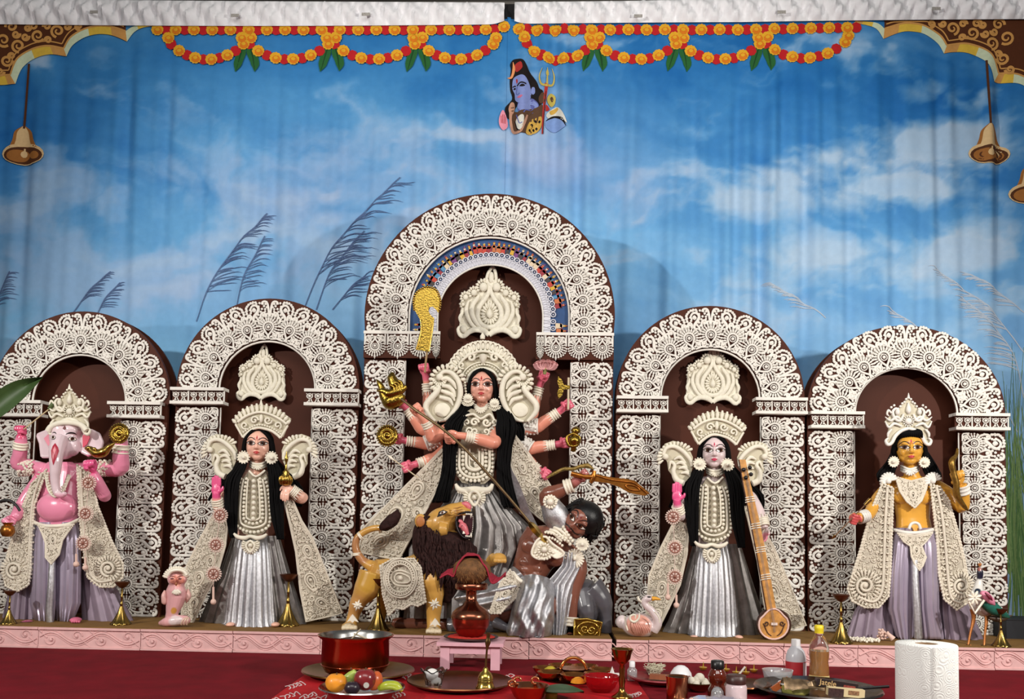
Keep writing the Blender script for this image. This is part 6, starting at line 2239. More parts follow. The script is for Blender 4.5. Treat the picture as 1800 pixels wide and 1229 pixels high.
    if key == 'L':
        a, b = vec(C(512, 861, -.078)), vec(C(520, 867, -.066))
    else:
        a, b = vec(C(533, 912, -.058)), vec(C(530, 901, -.045))
    bangle(m, a, b, 9.6 * C.u, 4, 1.4 * C.u); obj('bracelet', m, PEARL, g)
    return g


YS = 0.25
CL = WCrop(YS, lambda x, y: (x, y))
def fS(x, y):
    cl = lambda v: min(max(v, 0), 1)
    return x + 801 + 9 * cl((y - 800) / 60) + 5 * cl((y - 940) / 100), y + 12 + 11 * cl((y - 900) / 200)
CS = WCrop(YS, fS)
sister('L', CL, (244, 190, 168), 'pink-faced goddess statue in silver skirt with raised palm, left of the tallest arch', (228, 84, 138), (190, 60, 60))
sister('S', CS, (226, 206, 206), 'white-faced goddess statue in silver skirt beside a stringed lute', (228, 84, 138), (196, 60, 90))
rosette_string(CL, 'copper-brown rosettes on a thread hanging by the pink-faced goddess', [(387, 906), (380, 958), (376, 1009)], [(375, 1032, 22)], 'hanging rosette strings')
PXS = WCrop(YS, lambda x, y: (x, y))
rosette_string(PXS, 'pink rosettes on a thread hanging from the white-faced goddess hand', [(1183, 909), (1186, 963), (1186, 1014)], [(1174, 1026, 20), (1189, 1046, 14)], 'hanging rosette strings')

# treasure urn held by the pink-faced goddess
m = MB(); u = CL.u
m.lathe(CL(502, 850, -.10), [(.001, -4 * u), (8 * u, -2 * u), (11 * u, 5 * u), (9 * u, 12 * u), (5 * u, 17 * u), (6 * u, 20 * u), (2.4 * u, 23 * u), (1.4 * u, 36 * u), (3.2 * u, 41 * u), (3 * u, 45 * u), (.8 * u, 52 * u), (.001, 56 * u)], 20)
for k in range(14):
    a = 2 * PI * k / 14
    c = vec(CL(502, 850, -.10))
    m.tube([c + np.array((8 * u * cos(a), 8 * u * sin(a), -2 * u)), c + np.array((11.3 * u * cos(a), 11.3 * u * sin(a), 5 * u)), c + np.array((9.3 * u * cos(a), 9.3 * u * sin(a), 12 * u))], 1.2 * u, 5, smooth=2)
one('brass_urn', 'spired brass urn under the left hand of the pink-faced goddess', 'urn', m, GOLDS)

# lute
t = thing('stringed_lute', 'orange-painted long-necked lute leaning on the white-faced goddess', 'lute', PXS(1360, 1124, -.14))
LUT = mat('lute_wood', (206, 148, 78), .4, noise=.35, nscale=45)
DKW = mat('lute_dark', (66, 34, 24), .4)
u = PXS.u
m = MB(); m.ell(PXS(1360, 1098, -.12), 29 * u, 20 * u, 28 * u, None, 20, 14); bw = obj('bowl', m, DKW, t)
m = MB()
bd_ = [(1360 + 26 * cos(a) * (1 if sin(a) > -.5 else .9), 1099 + 25 * sin(a)) for a in np.arange(26) * 2 * PI / 26]
bd_ = [(x, y if y > 1080 else y - (1080 - y) * .6) for x, y in bd_]
cpoly(m, PXS, bd_, -.175, .02); sb = obj('soundboard', m, LUT, t)
m = MB(); ct(m, PXS, bd_, 1.6, -.176, 6, 0, closed=True); obj('soundboard_rim', m, mat('lute_rim', (226, 190, 180), .4), sb)
m = MB()
for sg in (-1, 1):
    spiral(m, PXS, 1361 + sg * 14, 1096, 5, 0 if sg > 0 else PI, 1.3, .9, -.178, cw=sg); ct(m, PXS, [(1361 + sg * 18, 1098), (1361 + sg * 12, 1112), (1361 + sg * 5, 1118)], .8, -.178, 5, 3)
obj('painted_scroll', m, DKW, sb)
m = MB(); m.box(PXS(1361, 1097, -.182), 10 * u, .008, 4 * u); obj('bridge', m, mat('bridge_ivory', (230, 210, 200), .4), t)
m = MB()
nk = [(1305, 808), (1313, 850), (1325, 905), (1336, 960), (1347, 1020), (1357, 1078)]
wd = [5.5, 6.5, 7.5, 8, 8.5, 8.5]
m.loft([[tuple(PXS(x - w, y, -.16)), tuple(PXS(x + w, y, -.16)), tuple(PXS(x + w * .8, y, -.12)), tuple(PXS(x - w * .8, y, -.12))] for (x, y), w in zip(nk, wd)])
obj('neck', m, LUT, t, sharp=30)
m = MB(); ct(m, PXS, [(x - w - .6, y, -.158) for (x, y), w in zip(nk, wd)], 1.2, 0, 6, 0); obj('neck_edge', m, DKW, t)
for x, y in ((1307, 826), (1311, 840), (1318, 822), (1320, 834)):
    m = MB(); cb(m, PXS, x, y, 3.6, -.168, 10, 8); obj('tuning_peg', m, mat('peg_black', (20, 18, 20), .25), t)
for f_ in (.3, .47, .62, .78):
    x = np.interp(f_, np.linspace(0, 1, 6), [p[0] for p in nk]); y = np.interp(f_, np.linspace(0, 1, 6), [p[1] for p in nk])
    m = MB()
    for k in (-4, 0, 4):
        ct(m, PXS, [(x - 9, y + k + 2, -.158), (x, y + k, -.165), (x + 9, y + k - 1, -.158)], 1, 0, 5, 2)
    obj('fret_band', m, PEARL, t)
m = MB()
for k in (-1.6, 0, 1.6):
    ct(m, PXS, [(1309 + k, 822, -.163), (1361 + k, 1097, -.186), (1361 + k, 1112, -.18)], .35, 0, 4, 0)
obj('string', m, mat('string_steel', (210, 205, 200), .3, .8), t, stuff=True)

# ================================================================== YELLOW-SKINNED STATUE (far right)
YK = 0.25
KX = Crop(0, 0, 1.0, YK)
kt = thing('god_statue', 'yellow-skinned bare-chested statue in lilac satin holding a bow, at far right', 'statue', (KX(1605, 1120).x, YK, ZST))
YEL = (226, 166, 66)
mb = MB()
fk = Face(KX(1599, 790, -.01), 29 * KX.u, yaw=-.28)
fk.build(mb, male=.4, wide=1.06)
mb.tube([KX(1600, 808, .01), KX(1602, 830, .015), KX(1603, 845, .02)], [11 * KX.u, 11.5 * KX.u, 17 * KX.u], 14)
mb.loft([[tuple(KX(x + hw * cos(a), y, .02 + dh * sin(a))) for a in np.arange(36) * 2 * PI / 36] for x, y, hw, dh in ((1603, 838, 22, .04), (1604, 848, 40, .05), (1604, 862, 38, .058), (1604, 885, 33, .056), (1605, 910, 30, .052), (1607, 930, 32, .056), (1609, 945, 34, .06))])
for x in (1586, 1621):
    mb.ell(KX(x, 872, -.018), 17 * KX.u, 9 * KX.u, 15 * KX.u, None, 24, 18)
ct(mb, KX, [(1568, 852, .02), (1545, 875, .0), (1527, 904, -.05), (1514, 910, -.08), (1508, 910, -.09)], [12, 11, 10, 8, 7], 0, 22, 4)
fist(mb, KX(1503, 911, -.095), 15 * KX.u, (-.9, -.3, .1), (0, -1, -.4), -1)
ct(mb, KX, [(1640, 852, .02), (1668, 868, .01), (1690, 892, -.03), (1694, 872, -.06), (1690, 852, -.08)], [12, 11, 11, 9.5, 8], 0, 22, 4)
fist(mb, KX(1684, 840, -.09), 17 * KX.u, (-.3, 0, .9), (-.4, -1, 0), 1)
bo, raw = body_obj(kt, mb, YEL, [(KX(1503, 914, -.12), 12 * KX.u, (210, 90, 90))], .003, 2, rough=.25)
fk.skin(raw); fk.features(bo, (196, 70, 70), eh=.115, ew=.25)
m = MB()
m.ell(fk.p(0, .32, .22), .90 * fk.h, .84 * fk.h, .94 * fk.h, None, 18, 14)
for k in range(11):
    x = -.5 + .1 * k
    m.tube([fk.p(x * .6, -.35, 1.12), fk.p(x * 1.0, -.62, .95), fk.p(x * 1.25, -.62 + .3 * abs(x), .70 - .1 * abs(x))], [.1 * fk.h, .13 * fk.h, .05 * fk.h], 7, smooth=3)
for sg in (-1, 1):
    for k in range(8):
        t_ = k / 7
        m.tube([fk.p(sg * .5, -.35 + .2 * t_, .85), fk.p(sg * (.78 + .05 * t_), -.1 + .3 * t_, .2), fk.p(sg * (.84 + .1 * t_), .1 + .2 * t_, -.6)], [.11 * fk.h, .14 * fk.h, .14 * fk.h], 7, smooth=4)
obj('scalp_hair', m, BLACKH, kt)
obj('loose_hair', hair_strands(KX, [([(1575, 790, .03), (1568, 815, .01), (1556, 835, .0), (1552, 845, .0)], [4, 9, 12, 9]), ([(1623, 790, .03), (1630, 812, .01), (1640, 832, .0), (1646, 845, .0)], [4, 9, 12, 8])], 60, 6, 1.3), BLACKH, kt, stuff=True)


def tall_crown(C, parent, cx, yb, w, h, mt):
    """open-work pointed crown; cx centre, yb bottom line, w half width, h height in px"""
    X = lambda u_, v_: (cx + u_ * w, yb - v_ * h)
    m = MB()
    half = [(0, 1.0), (.10, .90), (.26, .82), (.42, .70), (.70, .62), (.98, .46), (.80, .36), (.86, .14), (.92, .0), (.72, .02), (.55, .18), (.30, .28), (0, .32)]
    P = [X(*p) for p in half] + [X(-p[0], p[1]) for p in reversed(half[1:-1])]
    cpoly(m, C, P, -.045, .012)
    cr = obj('crown', m, mat('pith_shade', (196, 188, 164)), parent)
    m = MB()
    o = lambda pts, r, sg: ct(m, C, [X(sg * p[0], p[1]) for p in pts], r, -.054, 7, 4)
    for sg in (-1, 1):
        o([(0, .32), (.30, .27), (.55, .16), (.70, .02), (.86, -.02), (.95, .06), (.84, .12)], [3, 3.2, 3.2, 3, 3, 2.4, 1.4], sg)
        o([(.28, .36), (.60, .42), (.82, .34), (.98, .47)], [1.6, 2.6, 2.2, .8], sg)
        o([(.26, .48), (.50, .56), (.74, .48), (.98, .56)], [1.6, 2.6, 2.2, .8], sg)
        o([(.2, .62), (.35, .48), (.56, .52), (.66, .66), (.52, .74), (.42, .66)], [1.8, 2.6, 2.6, 2.4, 2, 1.2], sg)
        o([(.72, .64), (.84, .70), (.90, .62), (.82, .58)], [1.6, 2, 1.8, 1], sg)
        o([(.70, .30), (.84, .22), (.86, .14)], [1.4, 2.4, 1.6], sg)
        for a, b in ((.1, .93), (.17, .87), (.26, .84), (.34, .78), (.44, .73), (.60, .80), (.72, .76)):
            cb(m, C, *X(sg * a, b), 2.2, -.05)
        m.ell(C(*X(sg * .46, .66), -.055), 4 * C.u, 4 * C.u, 5.5 * C.u)
    cb(m, C, *X(0, .47), 6, -.056, 10, 8, 4); petals(m, C, *X(0, .47), 6.5, 10, 0, 340, 14, 1.4, -.052)
    m.lathe(C(*X(0, .62), -.052), [(1.2 * C.u, 0), (4.5 * C.u, 5 * C.u), (4 * C.u, 10 * C.u), (.8 * C.u, 20 * C.u)], 10)
    ct(m, C, [X(0, .94), X(0, 1.06)], [3, .5], -.05, 7, 0)
    obj('crown_relief', m, mt, cr, stuff=True)


tall_crown(KX, kt, 1597, 780, 42, 84, WHITE)
earring(KX, 1571, 812, 8.5, -.045, kt, False); earring(KX, 1625, 813, 8.5, -.045, kt, False)
m = MB()
for k in range(3):
    ct(m, KX, [(1584, 819 + 4 * k, .01), (1592, 823 + 4 * k, -.03), (1600, 825 + 4 * k, -.035), (1608, 823 + 4 * k, -.03), (1614, 819 + 4 * k, .01)], 2.2, 0, 6, 3)
petals(m, KX, 1600, 826, 3, 11, 205, 335, 6, 2, -.042); obj('choker', m, WHITE, kt)
nk_ = lace(kt, 'necklace', KX, [(1574, 838, -.03), (1586, 842, -.045), (1602, 846, -.05), (1618, 842, -.045), (1632, 838, -.03), (1628, 860, -.05), (1620, 880, -.06), (1608, 893, -.065), (1594, 882, -.06), (1582, 864, -.05)], 0, 1.5, 2, 3.5, 5.5, 22, big=[(1605, 868, 7, 1.57)], beadr=1.9)
lil = pleated


def dhoti(C, parent, waist, y0, legs, side, yb):
    """satin legs: two pleated tubes meeting at the waist, with wider pleats at the sides"""
    for rows_, sd in legs:
        obj('trouser_leg', pleated(C, rows_, 13, .10, 200, seed=sd, sharp=.8), SATIN, parent)
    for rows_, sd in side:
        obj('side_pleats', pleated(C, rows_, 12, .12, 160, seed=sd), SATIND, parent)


dhoti(KX, kt, None, 930, [([(1574, 1608, 928, .055, .0), (1568, 1610, 960, .07, -.01), (1562, 1611, 1010, .075, -.015), (1560, 1609, 1070, .075, -.015), (1574, 1606, 1118, .06, -.01), (1578, 1604, 1124, .06, -.01)], 3), ([(1608, 1644, 928, .055, .0), (1607, 1652, 960, .07, -.01), (1609, 1652, 1010, .075, -.015), (1612, 1652, 1070, .075, -.015), (1616, 1660, 1118, .065, -.01), (1616, 1660, 1124, .06, -.01)], 4)],
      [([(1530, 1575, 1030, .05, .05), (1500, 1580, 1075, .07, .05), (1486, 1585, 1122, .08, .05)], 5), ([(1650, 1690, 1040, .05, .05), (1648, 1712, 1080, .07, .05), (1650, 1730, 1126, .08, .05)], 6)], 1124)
m = MB(); ct(m, KX, [(1608, 985, -.085), (1609, 1030, -.095), (1612, 1080, -.095), (1614, 1122, -.09)], [6, 6, 7, 7], 0, 10, 3); obj('front_sash', m, SILVER, kt)
m = MB(); ct(m, KX, [(1572, 932, -.03), (1590, 936, -.07), (1608, 937, -.08), (1626, 935, -.07), (1644, 930, -.03)], 3.2, 0, 8, 4); ct(m, KX, [(1598, 930), (1601, 922), (1608, 919), (1615, 922), (1618, 930)], 2.5, -.08, 7, 3); obj('waist_cord', m, WHITE, kt)
lace(kt, 'waist_lace', KX, [(1578, 938, -.07), (1608, 942, -.09), (1640, 936, -.07), (1630, 950, -.085), (1620, 960, -.09), (1628, 980, -.09), (1622, 995, -.095), (1616, 1003, -.10), (1608, 992, -.095), (1602, 978, -.09), (1600, 960, -.09), (1588, 952, -.085)], 0, 1.4, 6, 3.5, 5.5, 22, big=[(1611, 966, 7, 1.57)], beadr=1.6)


def scarf(C, parent, left, cords, sp, seed, mtl=LACEW):
    pl = lace(parent, 'scarf', C, left, 0, 1.4, seed, 4, 7, 34, beadr=2.4)
    m = MB()
    for c in cords:
        ct(m, C, [(x, y, -.06) for x, y in c], 2.4, 0, 7, 4)
        P = dens(c, 10)
        for i in range(0, len(P) - 1, 2):
            dx_, dy_ = P[i + 1][0] - P[i][0], P[i + 1][1] - P[i][1]
            l = math.hypot(dx_, dy_) + 1e-6
            for sg in (-1, 1):
                ct(m, C, [(P[i][0] - dy_ / l * 3 * sg, P[i][1] + dx_ / l * 3 * sg), (P[i][0] - dy_ / l * 7.5 * sg, P[i][1] + dx_ / l * 7.5 * sg + 1)], [1.4, 1.8], -.058, 5, 0)
    x, y, r = sp
    spiral(m, C, x, y, r, 1.5, 1.8, 2.6, -.064, n=26)
    petals(m, C, x, y, r * 1.1, r * 1.7, 0, 345, 24, 2.3, -.06)
    cb(m, C, x, y, r * .25, -.066)
    obj('scarf_relief', m, mtl, pl, stuff=True)


scarf(KX, kt, [(1551, 850, -.045), (1570, 858, -.05), (1568, 930, -.05), (1565, 1010, -.05), (1562, 1048, -.05), (1545, 1068, -.05), (1520, 1068, -.05), (1497, 1056, -.05), (1490, 1035, -.05), (1500, 1005, -.05), (1514, 960, -.05), (1530, 900, -.05)], [[(1560, 856), (1556, 920), (1554, 985), (1550, 1040), (1535, 1058), (1510, 1050)]], (1521, 1030, 17), 4)
scarf(KX, kt, [(1636, 852, -.045), (1652, 856, -.05), (1668, 880, -.05), (1684, 935, -.05), (1696, 985, -.05), (1704, 1030, -.05), (1704, 1058, -.05), (1682, 1072, -.05), (1660, 1054, -.05), (1650, 1010, -.05), (1646, 940, -.05), (1640, 890, -.05)], [[(1646, 856), (1655, 900), (1662, 960), (1666, 1010), (1672, 1050), (1688, 1060)]], (1690, 1030, 14), 5)
for x, y in ((1562, 846), (1640, 846)):
    m = MB(); petals(m, KX, x, y, 3, 16, 20, 200, 10, 3, -.045); cb(m, KX, x, y, 5, -.05); obj('shoulder_rosette', m, WHITE, kt)
m = MB(); a, b = vec(KX(1511, 910, -.085)), vec(KX(1522, 907, -.065)); bangle(m, a, b, 10 * KX.u, 4, 1.6 * KX.u, False); obj('bracelet', m, WHITE, kt)
m = MB(); a, b = vec(KX(1690, 854, -.078)), vec(KX(1693, 866, -.066)); bangle(m, a, b, 11 * KX.u, 3, 1.8 * KX.u, False); obj('bracelet', m, WHITE, kt)
m = MB(); ct(m, KX, [(1683, 789, -.10), (1681, 800, -.11), (1673, 812, -.13), (1676, 830, -.13), (1681, 850, -.13), (1682, 870, -.12), (1693, 888, -.11), (1702, 898, -.10)], [2, 3, 5.5, 5, 5, 5.5, 4, 1.5], 0, 9, 4)
one('carved_bow', 'carved gold bow stave held up by the yellow-skinned statue', 'bow', m, mat('bow_gold', (146, 110, 46), .35, .7, noise=.5, nscale=80))
t = thing('arrow', 'dark thin arrow pinched in the lowered hand of the yellow-skinned statue', 'arrow', KX(1500, 912, -.12))
m = MB(); ct(m, KX, [(1468, 942), (1532, 876)], 1.0, -.12, 6, 0); obj('shaft', m, mat('arrow_brown', (110, 76, 44), .5), t)
m = MB(); ct(m, KX, [(1468, 942), (1462, 948)], [3.5, .3], -.12, 6, 0); ct(m, KX, [(1520, 888), (1530, 878)], [3, 4], -.12, 5, 0); obj('arrow_head', m, BRASS, t)

# ================================================================== ELEPHANT-HEADED STATUE (far left)
YG = 0.25
GX = Crop(0, 0, 1.0, YG)
GU = Crop(0, 640, 5.585, YG)       # upper detail crop
ge = thing('god_statue', 'pink elephant-headed statue in lilac satin with four arms, at far left', 'statue', (GX(100, 1095).x, YG, ZST))
PKG, PAL = (238, 146, 176), (228, 206, 212)
mb = MB()
mb.loft([[tuple(GX(x + hw * cos(a), y, .02 + dh * sin(a))) for a in np.arange(36) * 2 * PI / 36] for x, y, hw, dh in ((106, 812, 22, .045), (105, 828, 38, .055), (103, 855, 38, .07), (101, 880, 40, .085), (100, 900, 41, .09), (99, 920, 38, .08), (98, 940, 36, .07))])
mb.ell(GX(101, 892, -.04), 36 * GX.u, 22 * GX.u, 28 * GX.u, None, 40, 28)
# head
e = lambda x, y, d, a, b, c, rt=None: mb.ell(GU(x, y, d), a * GU.u, b * GU.u, c * GU.u, rt, 28, 20)
e(640, 720, -.01, 150, 130, 150); e(600, 640, -.02, 105, 95, 80); e(700, 650, -.02, 100, 95, 80)
e(620, 830, -.02, 125, 105, 110); e(705, 810, -.02, 82, 74, 100); e(560, 760, -.06, 70, 50, 120)
ct(mb, GU, [(590, 740, -.06), (560, 830, -.10), (550, 930, -.12), (545, 1030, -.12), (540, 1120, -.115), (548, 1210, -.11), (565, 1270, -.11), (610, 1290, -.12), (640, 1265, -.13)], [80, 74, 62, 52, 45, 40, 35, 30, 20], 0, 14, 3)
# ears (thick leaf shapes)
def ear(pts, d, th):
    P = [GU(x, y, d) for x, y in pts]
    m_ = MB(); m_.poly(P, (0, th, 0)); mb.add(np.concatenate(m_.v), m_.f)
    for a, b in zip(pts, pts[1:] + pts[:1]):
        mb.tube([GU(*a, d + th / 2), GU(*b, d + th / 2)], th * .62, 8)
ear([(540, 690), (470, 655), (385, 690), (370, 700), (400, 780), (410, 870), (415, 910), (490, 910), (540, 850)], -.01, .014)
ear([(800, 670), (890, 650), (970, 690), (1005, 770), (990, 830), (930, 850), (890, 830), (880, 900), (800, 860)], -.01, .014)
# arms
ct(mb, GX, [(80, 828, .02), (55, 820, .02), (32, 816, .01), (35, 798, -.01), (37, 775, -.03), (38, 765, -.035)], [14, 13, 12.5, 12, 10, 8], 0, 22, 4)
fist(mb, GX(38, 758, -.04), 14 * GX.u, (0, 0, 1), (0, -1, 0), -1)
ct(mb, GX, [(130, 828, .02), (170, 824, .02), (210, 824, .0), (212, 805, -.02), (213, 785, -.03), (215, 772, -.02)], [14, 13, 14, 14, 12, 9], 0, 22, 4)
fist(mb, GX(216, 764, -.02), 14 * GX.u, (0, 0, 1), (0, -1, 0), 1)
ct(mb, GX, [(135, 840, .0), (168, 855, -.01), (184, 872, -.03), (172, 850, -.07), (163, 832, -.09)], [13, 12, 11, 11, 9], 0, 22, 4)
fist(mb, GX(161, 820, -.10), 16 * GX.u, (-.1, 0, 1), (0, -1, 0), 1)
ct(mb, GX, [(72, 842, .0), (52, 868, -.01), (38, 890, -.03), (30, 905, -.06), (24, 912, -.075)], [13, 12, 11, 10, 8], 0, 22, 4)
fist(mb, GX(18, 918, -.085), 14 * GX.u, (-.5, -.2, -.5), (0, -1, .2), -1)
hc = GU(640, 760, 0)
def gcol(V, C):
    q_ = np.array([proj(v) for v in V])
    up = (q_[:, 1] < 860) & (q_[:, 0] > 62) & (q_[:, 0] < 186) & ~((q_[:, 0] > 146) & (q_[:, 1] > 800))
    blend = np.clip((862 - q_[:, 1]) / 20, 0, 1) * up
    tr = np.clip((24 - np.abs(q_[:, 0] - 103)) / 8, 0, 1) * np.clip((875 - q_[:, 1]) / 10, 0, 1) * (V[:, 1] < YG - .06)
    a = np.clip(np.where(q_[:, 1] < 812, blend, tr), 0, 1)[:, None]
    return C * (1 - a) + np.array(lin(PAL)) * a
bo, raw = body_obj(ge, mb, PKG, [(GX(161, 820, -.12), 15 * GX.u, (226, 90, 140)), (GX(38, 758, -.06), 15 * GX.u, (226, 90, 130))], .003, 2, rough=.22, f=gcol)
# paint the inner ears and trunk mark as thin overlays
m = MB(); cpoly(m, GU, [(530, 700), (470, 690), (430, 730), (470, 800), (525, 820)], -.022, .006); obj('inner_ear', m, mat('ear_rose', (232, 140, 160), .35), bo)
m = MB(); cpoly(m, GU, [(810, 700), (860, 680), (880, 720), (850, 790), (812, 820)], -.022, .006); obj('inner_ear', m, mat('ear_red', (206, 50, 84), .35), bo)
hc = GU(640, 720, -.01)
fg = Face(hc, 150 * GU.u, yaw=math.atan2(CAM.x - hc.x, hc.y - CAM.y))
fg.skin(raw)
m = MB(); fg.fan(m, (-.55, -1.05), [(-.56, -.55), (-.40, -.8), (-.33, -1.05), (-.42, -1.45), (-.60, -2.0), (-.72, -1.5), (-.76, -1.05), (-.68, -.75)], 2, 4); tm = obj('trunk_mark', m, mat('trunk_red', (170, 36, 60), .35), bo)
m = MB(); fg.fan(m, (-.56, -1.0), [(-.56, -.75), (-.49, -1.0), (-.56, -1.35), (-.64, -1.0)], 4, 3); obj('trunk_mark_core', m, mat('trunk_rose', (226, 140, 150), .35), tm)
EW, EI, EP, EB = mat('eye_white', (240, 232, 224)), mat('eye_iris', (84, 44, 26)), mat('eye_pupil', (10, 8, 8)), mat('brow_black', (22, 14, 14))
for cx_, w_ in ((.42, .26), (-.68, .13)):
    m = MB(); fg.fan(m, (cx_, -.16), [(cx_ + w_ * cos(a), -.16 + .15 * sin(a)) for a in np.arange(14) * PI / 7], 1); ey = obj('eye', m, EB, bo)
    m = MB(); fg.fan(m, (cx_, -.16), [(cx_ + w_ * .86 * cos(a), -.16 + .115 * sin(a)) for a in np.arange(14) * PI / 7], 3); obj('eye_white', m, EW, ey)
    m = MB(); fg.fan(m, (cx_, -.15), [(cx_ + w_ * .45 * cos(a), -.15 + .11 * sin(a)) for a in np.arange(12) * PI / 6], 5, 2); obj('iris', m, EI, ey)
    m = MB(); fg.fan(m, (cx_, -.15), [(cx_ + w_ * .2 * cos(a), -.15 + .05 * sin(a)) for a in np.arange(10) * PI / 5], 7, 1); obj('pupil', m, EP, ey)
m = MB(); fg.line(m, [(.02, .12), (.25, .24), (.50, .24), (.66, .16)], [.03, .09, .08, .02], 2); fg.line(m, [(-.52, .12), (-.62, .22), (-.74, .2)], [.03, .07, .02], 2); obj('brow', m, EB, bo)
m = MB(); fg.fan(m, (-.05, .55), [(-.16, .5), (-.05, .42), (.06, .5), (-.05, .72)], 2, 2); obj('forehead_mark', m, mat('brow_brown', (110, 60, 60), .5), bo)
tall_crown(GX, ge, 122, 762, 38, 82, CREAM)
m = MB(); ct(m, GX, [(84, 758), (90, 750), (105, 744), (124, 743), (142, 747), (152, 757)], 5, -.062, 9, 4); obj('crown_band', m, CREAM, ge)
# sleeves of beads
for x, y in ((45, 823), (180, 823)):
    m = MB(); rr_ = random.Random(int(x))
    for k in range(70):
        a = rr_.uniform(0, 6.28)
        m.ell(GX(x + rr_.uniform(-14, 14), y + 13 * sin(a), .015 - 14 * GX.u * abs(cos(a))), 2.6 * GX.u, None, None, None, 6, 4)
    obj('bead_armlet', m, PEARL, ge, stuff=True)
for a, b, r in (((37, 778, -.028), (36, 788, -.02), 12), ((213, 783, -.03), (212, 796, -.025), 13.5)):
    m = MB(); bangle(m, vec(GX(*a)), vec(GX(*b)), r * GX.u, 3, 1.6 * GX.u, False); obj('bracelet', m, PEARL, ge)
# necklaces
m = MB()
for r in range(3):
    beads(m, GX, [(84 - r * 2, 832, -.05), (86, 850 + r * 5, -.075), (97, 862 + r * 5, -.085), (112, 854 + r * 5, -.08), (120, 836, -.06)], 2.6, 0, 5.6)
ct(m, GX, [(80, 834, -.05), (84, 860, -.08), (97, 874, -.092), (112, 862, -.085), (124, 836, -.055)], 1.6, 0, 6)
obj('necklace', m, CREAM, ge, stuff=True)
# lower clothes
dhoti(GX, ge, None, 920, [([(60, 100, 918, .06, -.005), (56, 102, 950, .075, -.01), (54, 104, 1000, .08, -.015), (52, 104, 1060, .08, -.01), (58, 100, 1094, .06, -.01), (60, 98, 1099, .06, -.01)], 13), ([(98, 138, 918, .06, -.005), (97, 142, 950, .075, -.01), (96, 144, 1000, .08, -.015), (94, 143, 1060, .08, -.01), (98, 130, 1094, .06, -.01), (100, 128, 1099, .06, -.01)], 14)],
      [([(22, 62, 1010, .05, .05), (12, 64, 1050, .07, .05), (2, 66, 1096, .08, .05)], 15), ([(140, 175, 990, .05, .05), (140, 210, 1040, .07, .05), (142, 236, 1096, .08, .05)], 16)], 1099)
m = MB(); ct(m, GX, [(92, 985, -.10), (90, 1030, -.105), (87, 1070, -.10), (88, 1098, -.095)], [5, 6, 6, 6], 0, 10, 3); obj('front_sash', m, SILVER, ge)
m = MB(); ct(m, GX, [(57, 917, -.04), (75, 924, -.085), (98, 925, -.10), (120, 922, -.085), (138, 914, -.04)], 3.4, 0, 8, 4); obj('waist_cord', m, CREAM, ge)
lace(ge, 'waist_lace', GX, [(66, 922, -.085), (98, 928, -.105), (130, 922, -.085), (118, 938, -.10), (110, 950, -.105), (104, 975, -.108), (90, 992, -.11), (80, 980, -.108), (80, 955, -.105), (74, 938, -.10)], 0, 1.4, 16, 3.5, 5.5, 22, big=[(93, 948, 7, 1.57)], beadr=1.6)
scarf(GX, ge, [(82, 826, -.055), (74, 850, -.06), (60, 890, -.06), (56, 940, -.06), (54, 1000, -.06), (50, 1028, -.06), (30, 1040, -.06), (10, 1030, -.06), (6, 1010, -.06), (14, 970, -.05), (34, 905, -.04), (56, 850, -.04)], [[(74, 832), (58, 880), (53, 940), (50, 1000), (42, 1026), (22, 1028)]], (25, 1002, 15), 9, LACEW)
scarf(GX, ge, [(136, 818, -.055), (160, 832, -.05), (172, 890, -.05), (196, 950, -.05), (216, 990, -.05), (216, 1015, -.05), (200, 1032, -.05), (176, 1032, -.05), (154, 1014, -.06), (142, 930, -.06), (138, 870, -.06)], [[(142, 824), (144, 880), (148, 940), (156, 1000), (172, 1022), (196, 1020)]], (190, 1000, 14), 10, LACEW)
for x, y in ((48, 1097), (133, 1092)):
    m = MB(); m.ell(GX(x, y - 2, -.09), 9 * GX.u, .035, 5 * GX.u, None, 10, 8)
    for k in range(4):
        m.ell(GX(x - 6 + 4 * k, y + 1, -.12), 2.4 * GX.u, None, None, None, 7, 5)
    obj('foot', m, mat('foot_pink', (214, 110, 140), .3), ge)
rosette_string(GX, 'gold-brown rosettes on a thread hanging by the elephant-headed statue', [(156, 849), (151, 903), (147, 955)], [(134, 974, 14), (150, 980, 14)], 'hanging rosette strings')
discus(GX, 210, 762, 18, -.06, 'round gold discus in the upper right hand of the elephant-headed statue')
m = MB(); ct(m, GX, [(150, 788), (158, 790), (170, 797), (182, 795), (192, 786), (203, 778)], [2.5, 6, 8, 8.5, 5, 1], -.10, 10, 4); cb(m, GX, 156, 788, 4.5, -.108); cb(m, GX, 166, 790, 4, -.112)
one('conch_shell', 'slim gold conch above the pink fist of the elephant-headed statue', 'conch', m, GOLDS)
t = thing('lily_stalk', 'long green bud on a pale stalk in the raised left fist of the elephant-headed statue', 'stalk', GX(50, 745, -.05))
m = MB(); ct(m, GX, [(38, 758, -.06), (55, 744, -.06), (88, 718, -.05)], 1.2, 0, 6, 0); obj('stalk', m, mat('stalk_pale', (200, 180, 140), .6), t)
m = MB(); ct(m, GX, [(86, 720), (91, 712), (95, 703)], [2.5, 4, .6], -.05, 8, 2); obj('bud', m, mat('bud_green', (80, 96, 52), .6), t)
t = thing('bronze_pot', 'small shiny bronze pot in the lowered hand of the elephant-headed statue', 'pot', GX(12, 940, -.12))
m = MB(); u = GX.u
m.lathe(GX(13, 944, -.11), [(.001, 0), (8 * u, 1 * u), (12 * u, 9 * u), (10 * u, 18 * u), (6 * u, 21 * u), (9 * u, 25 * u), (8 * u, 25 * u), (5 * u, 21 * u)], 20); obj('vessel', m, mat('bronze_gold', (178, 112, 44)), t)
m = MB(); ct(m, GX, [(-14, 896), (0, 882), (16, 880), (28, 888), (35, 898)], 2.4, -.10, 8, 4)
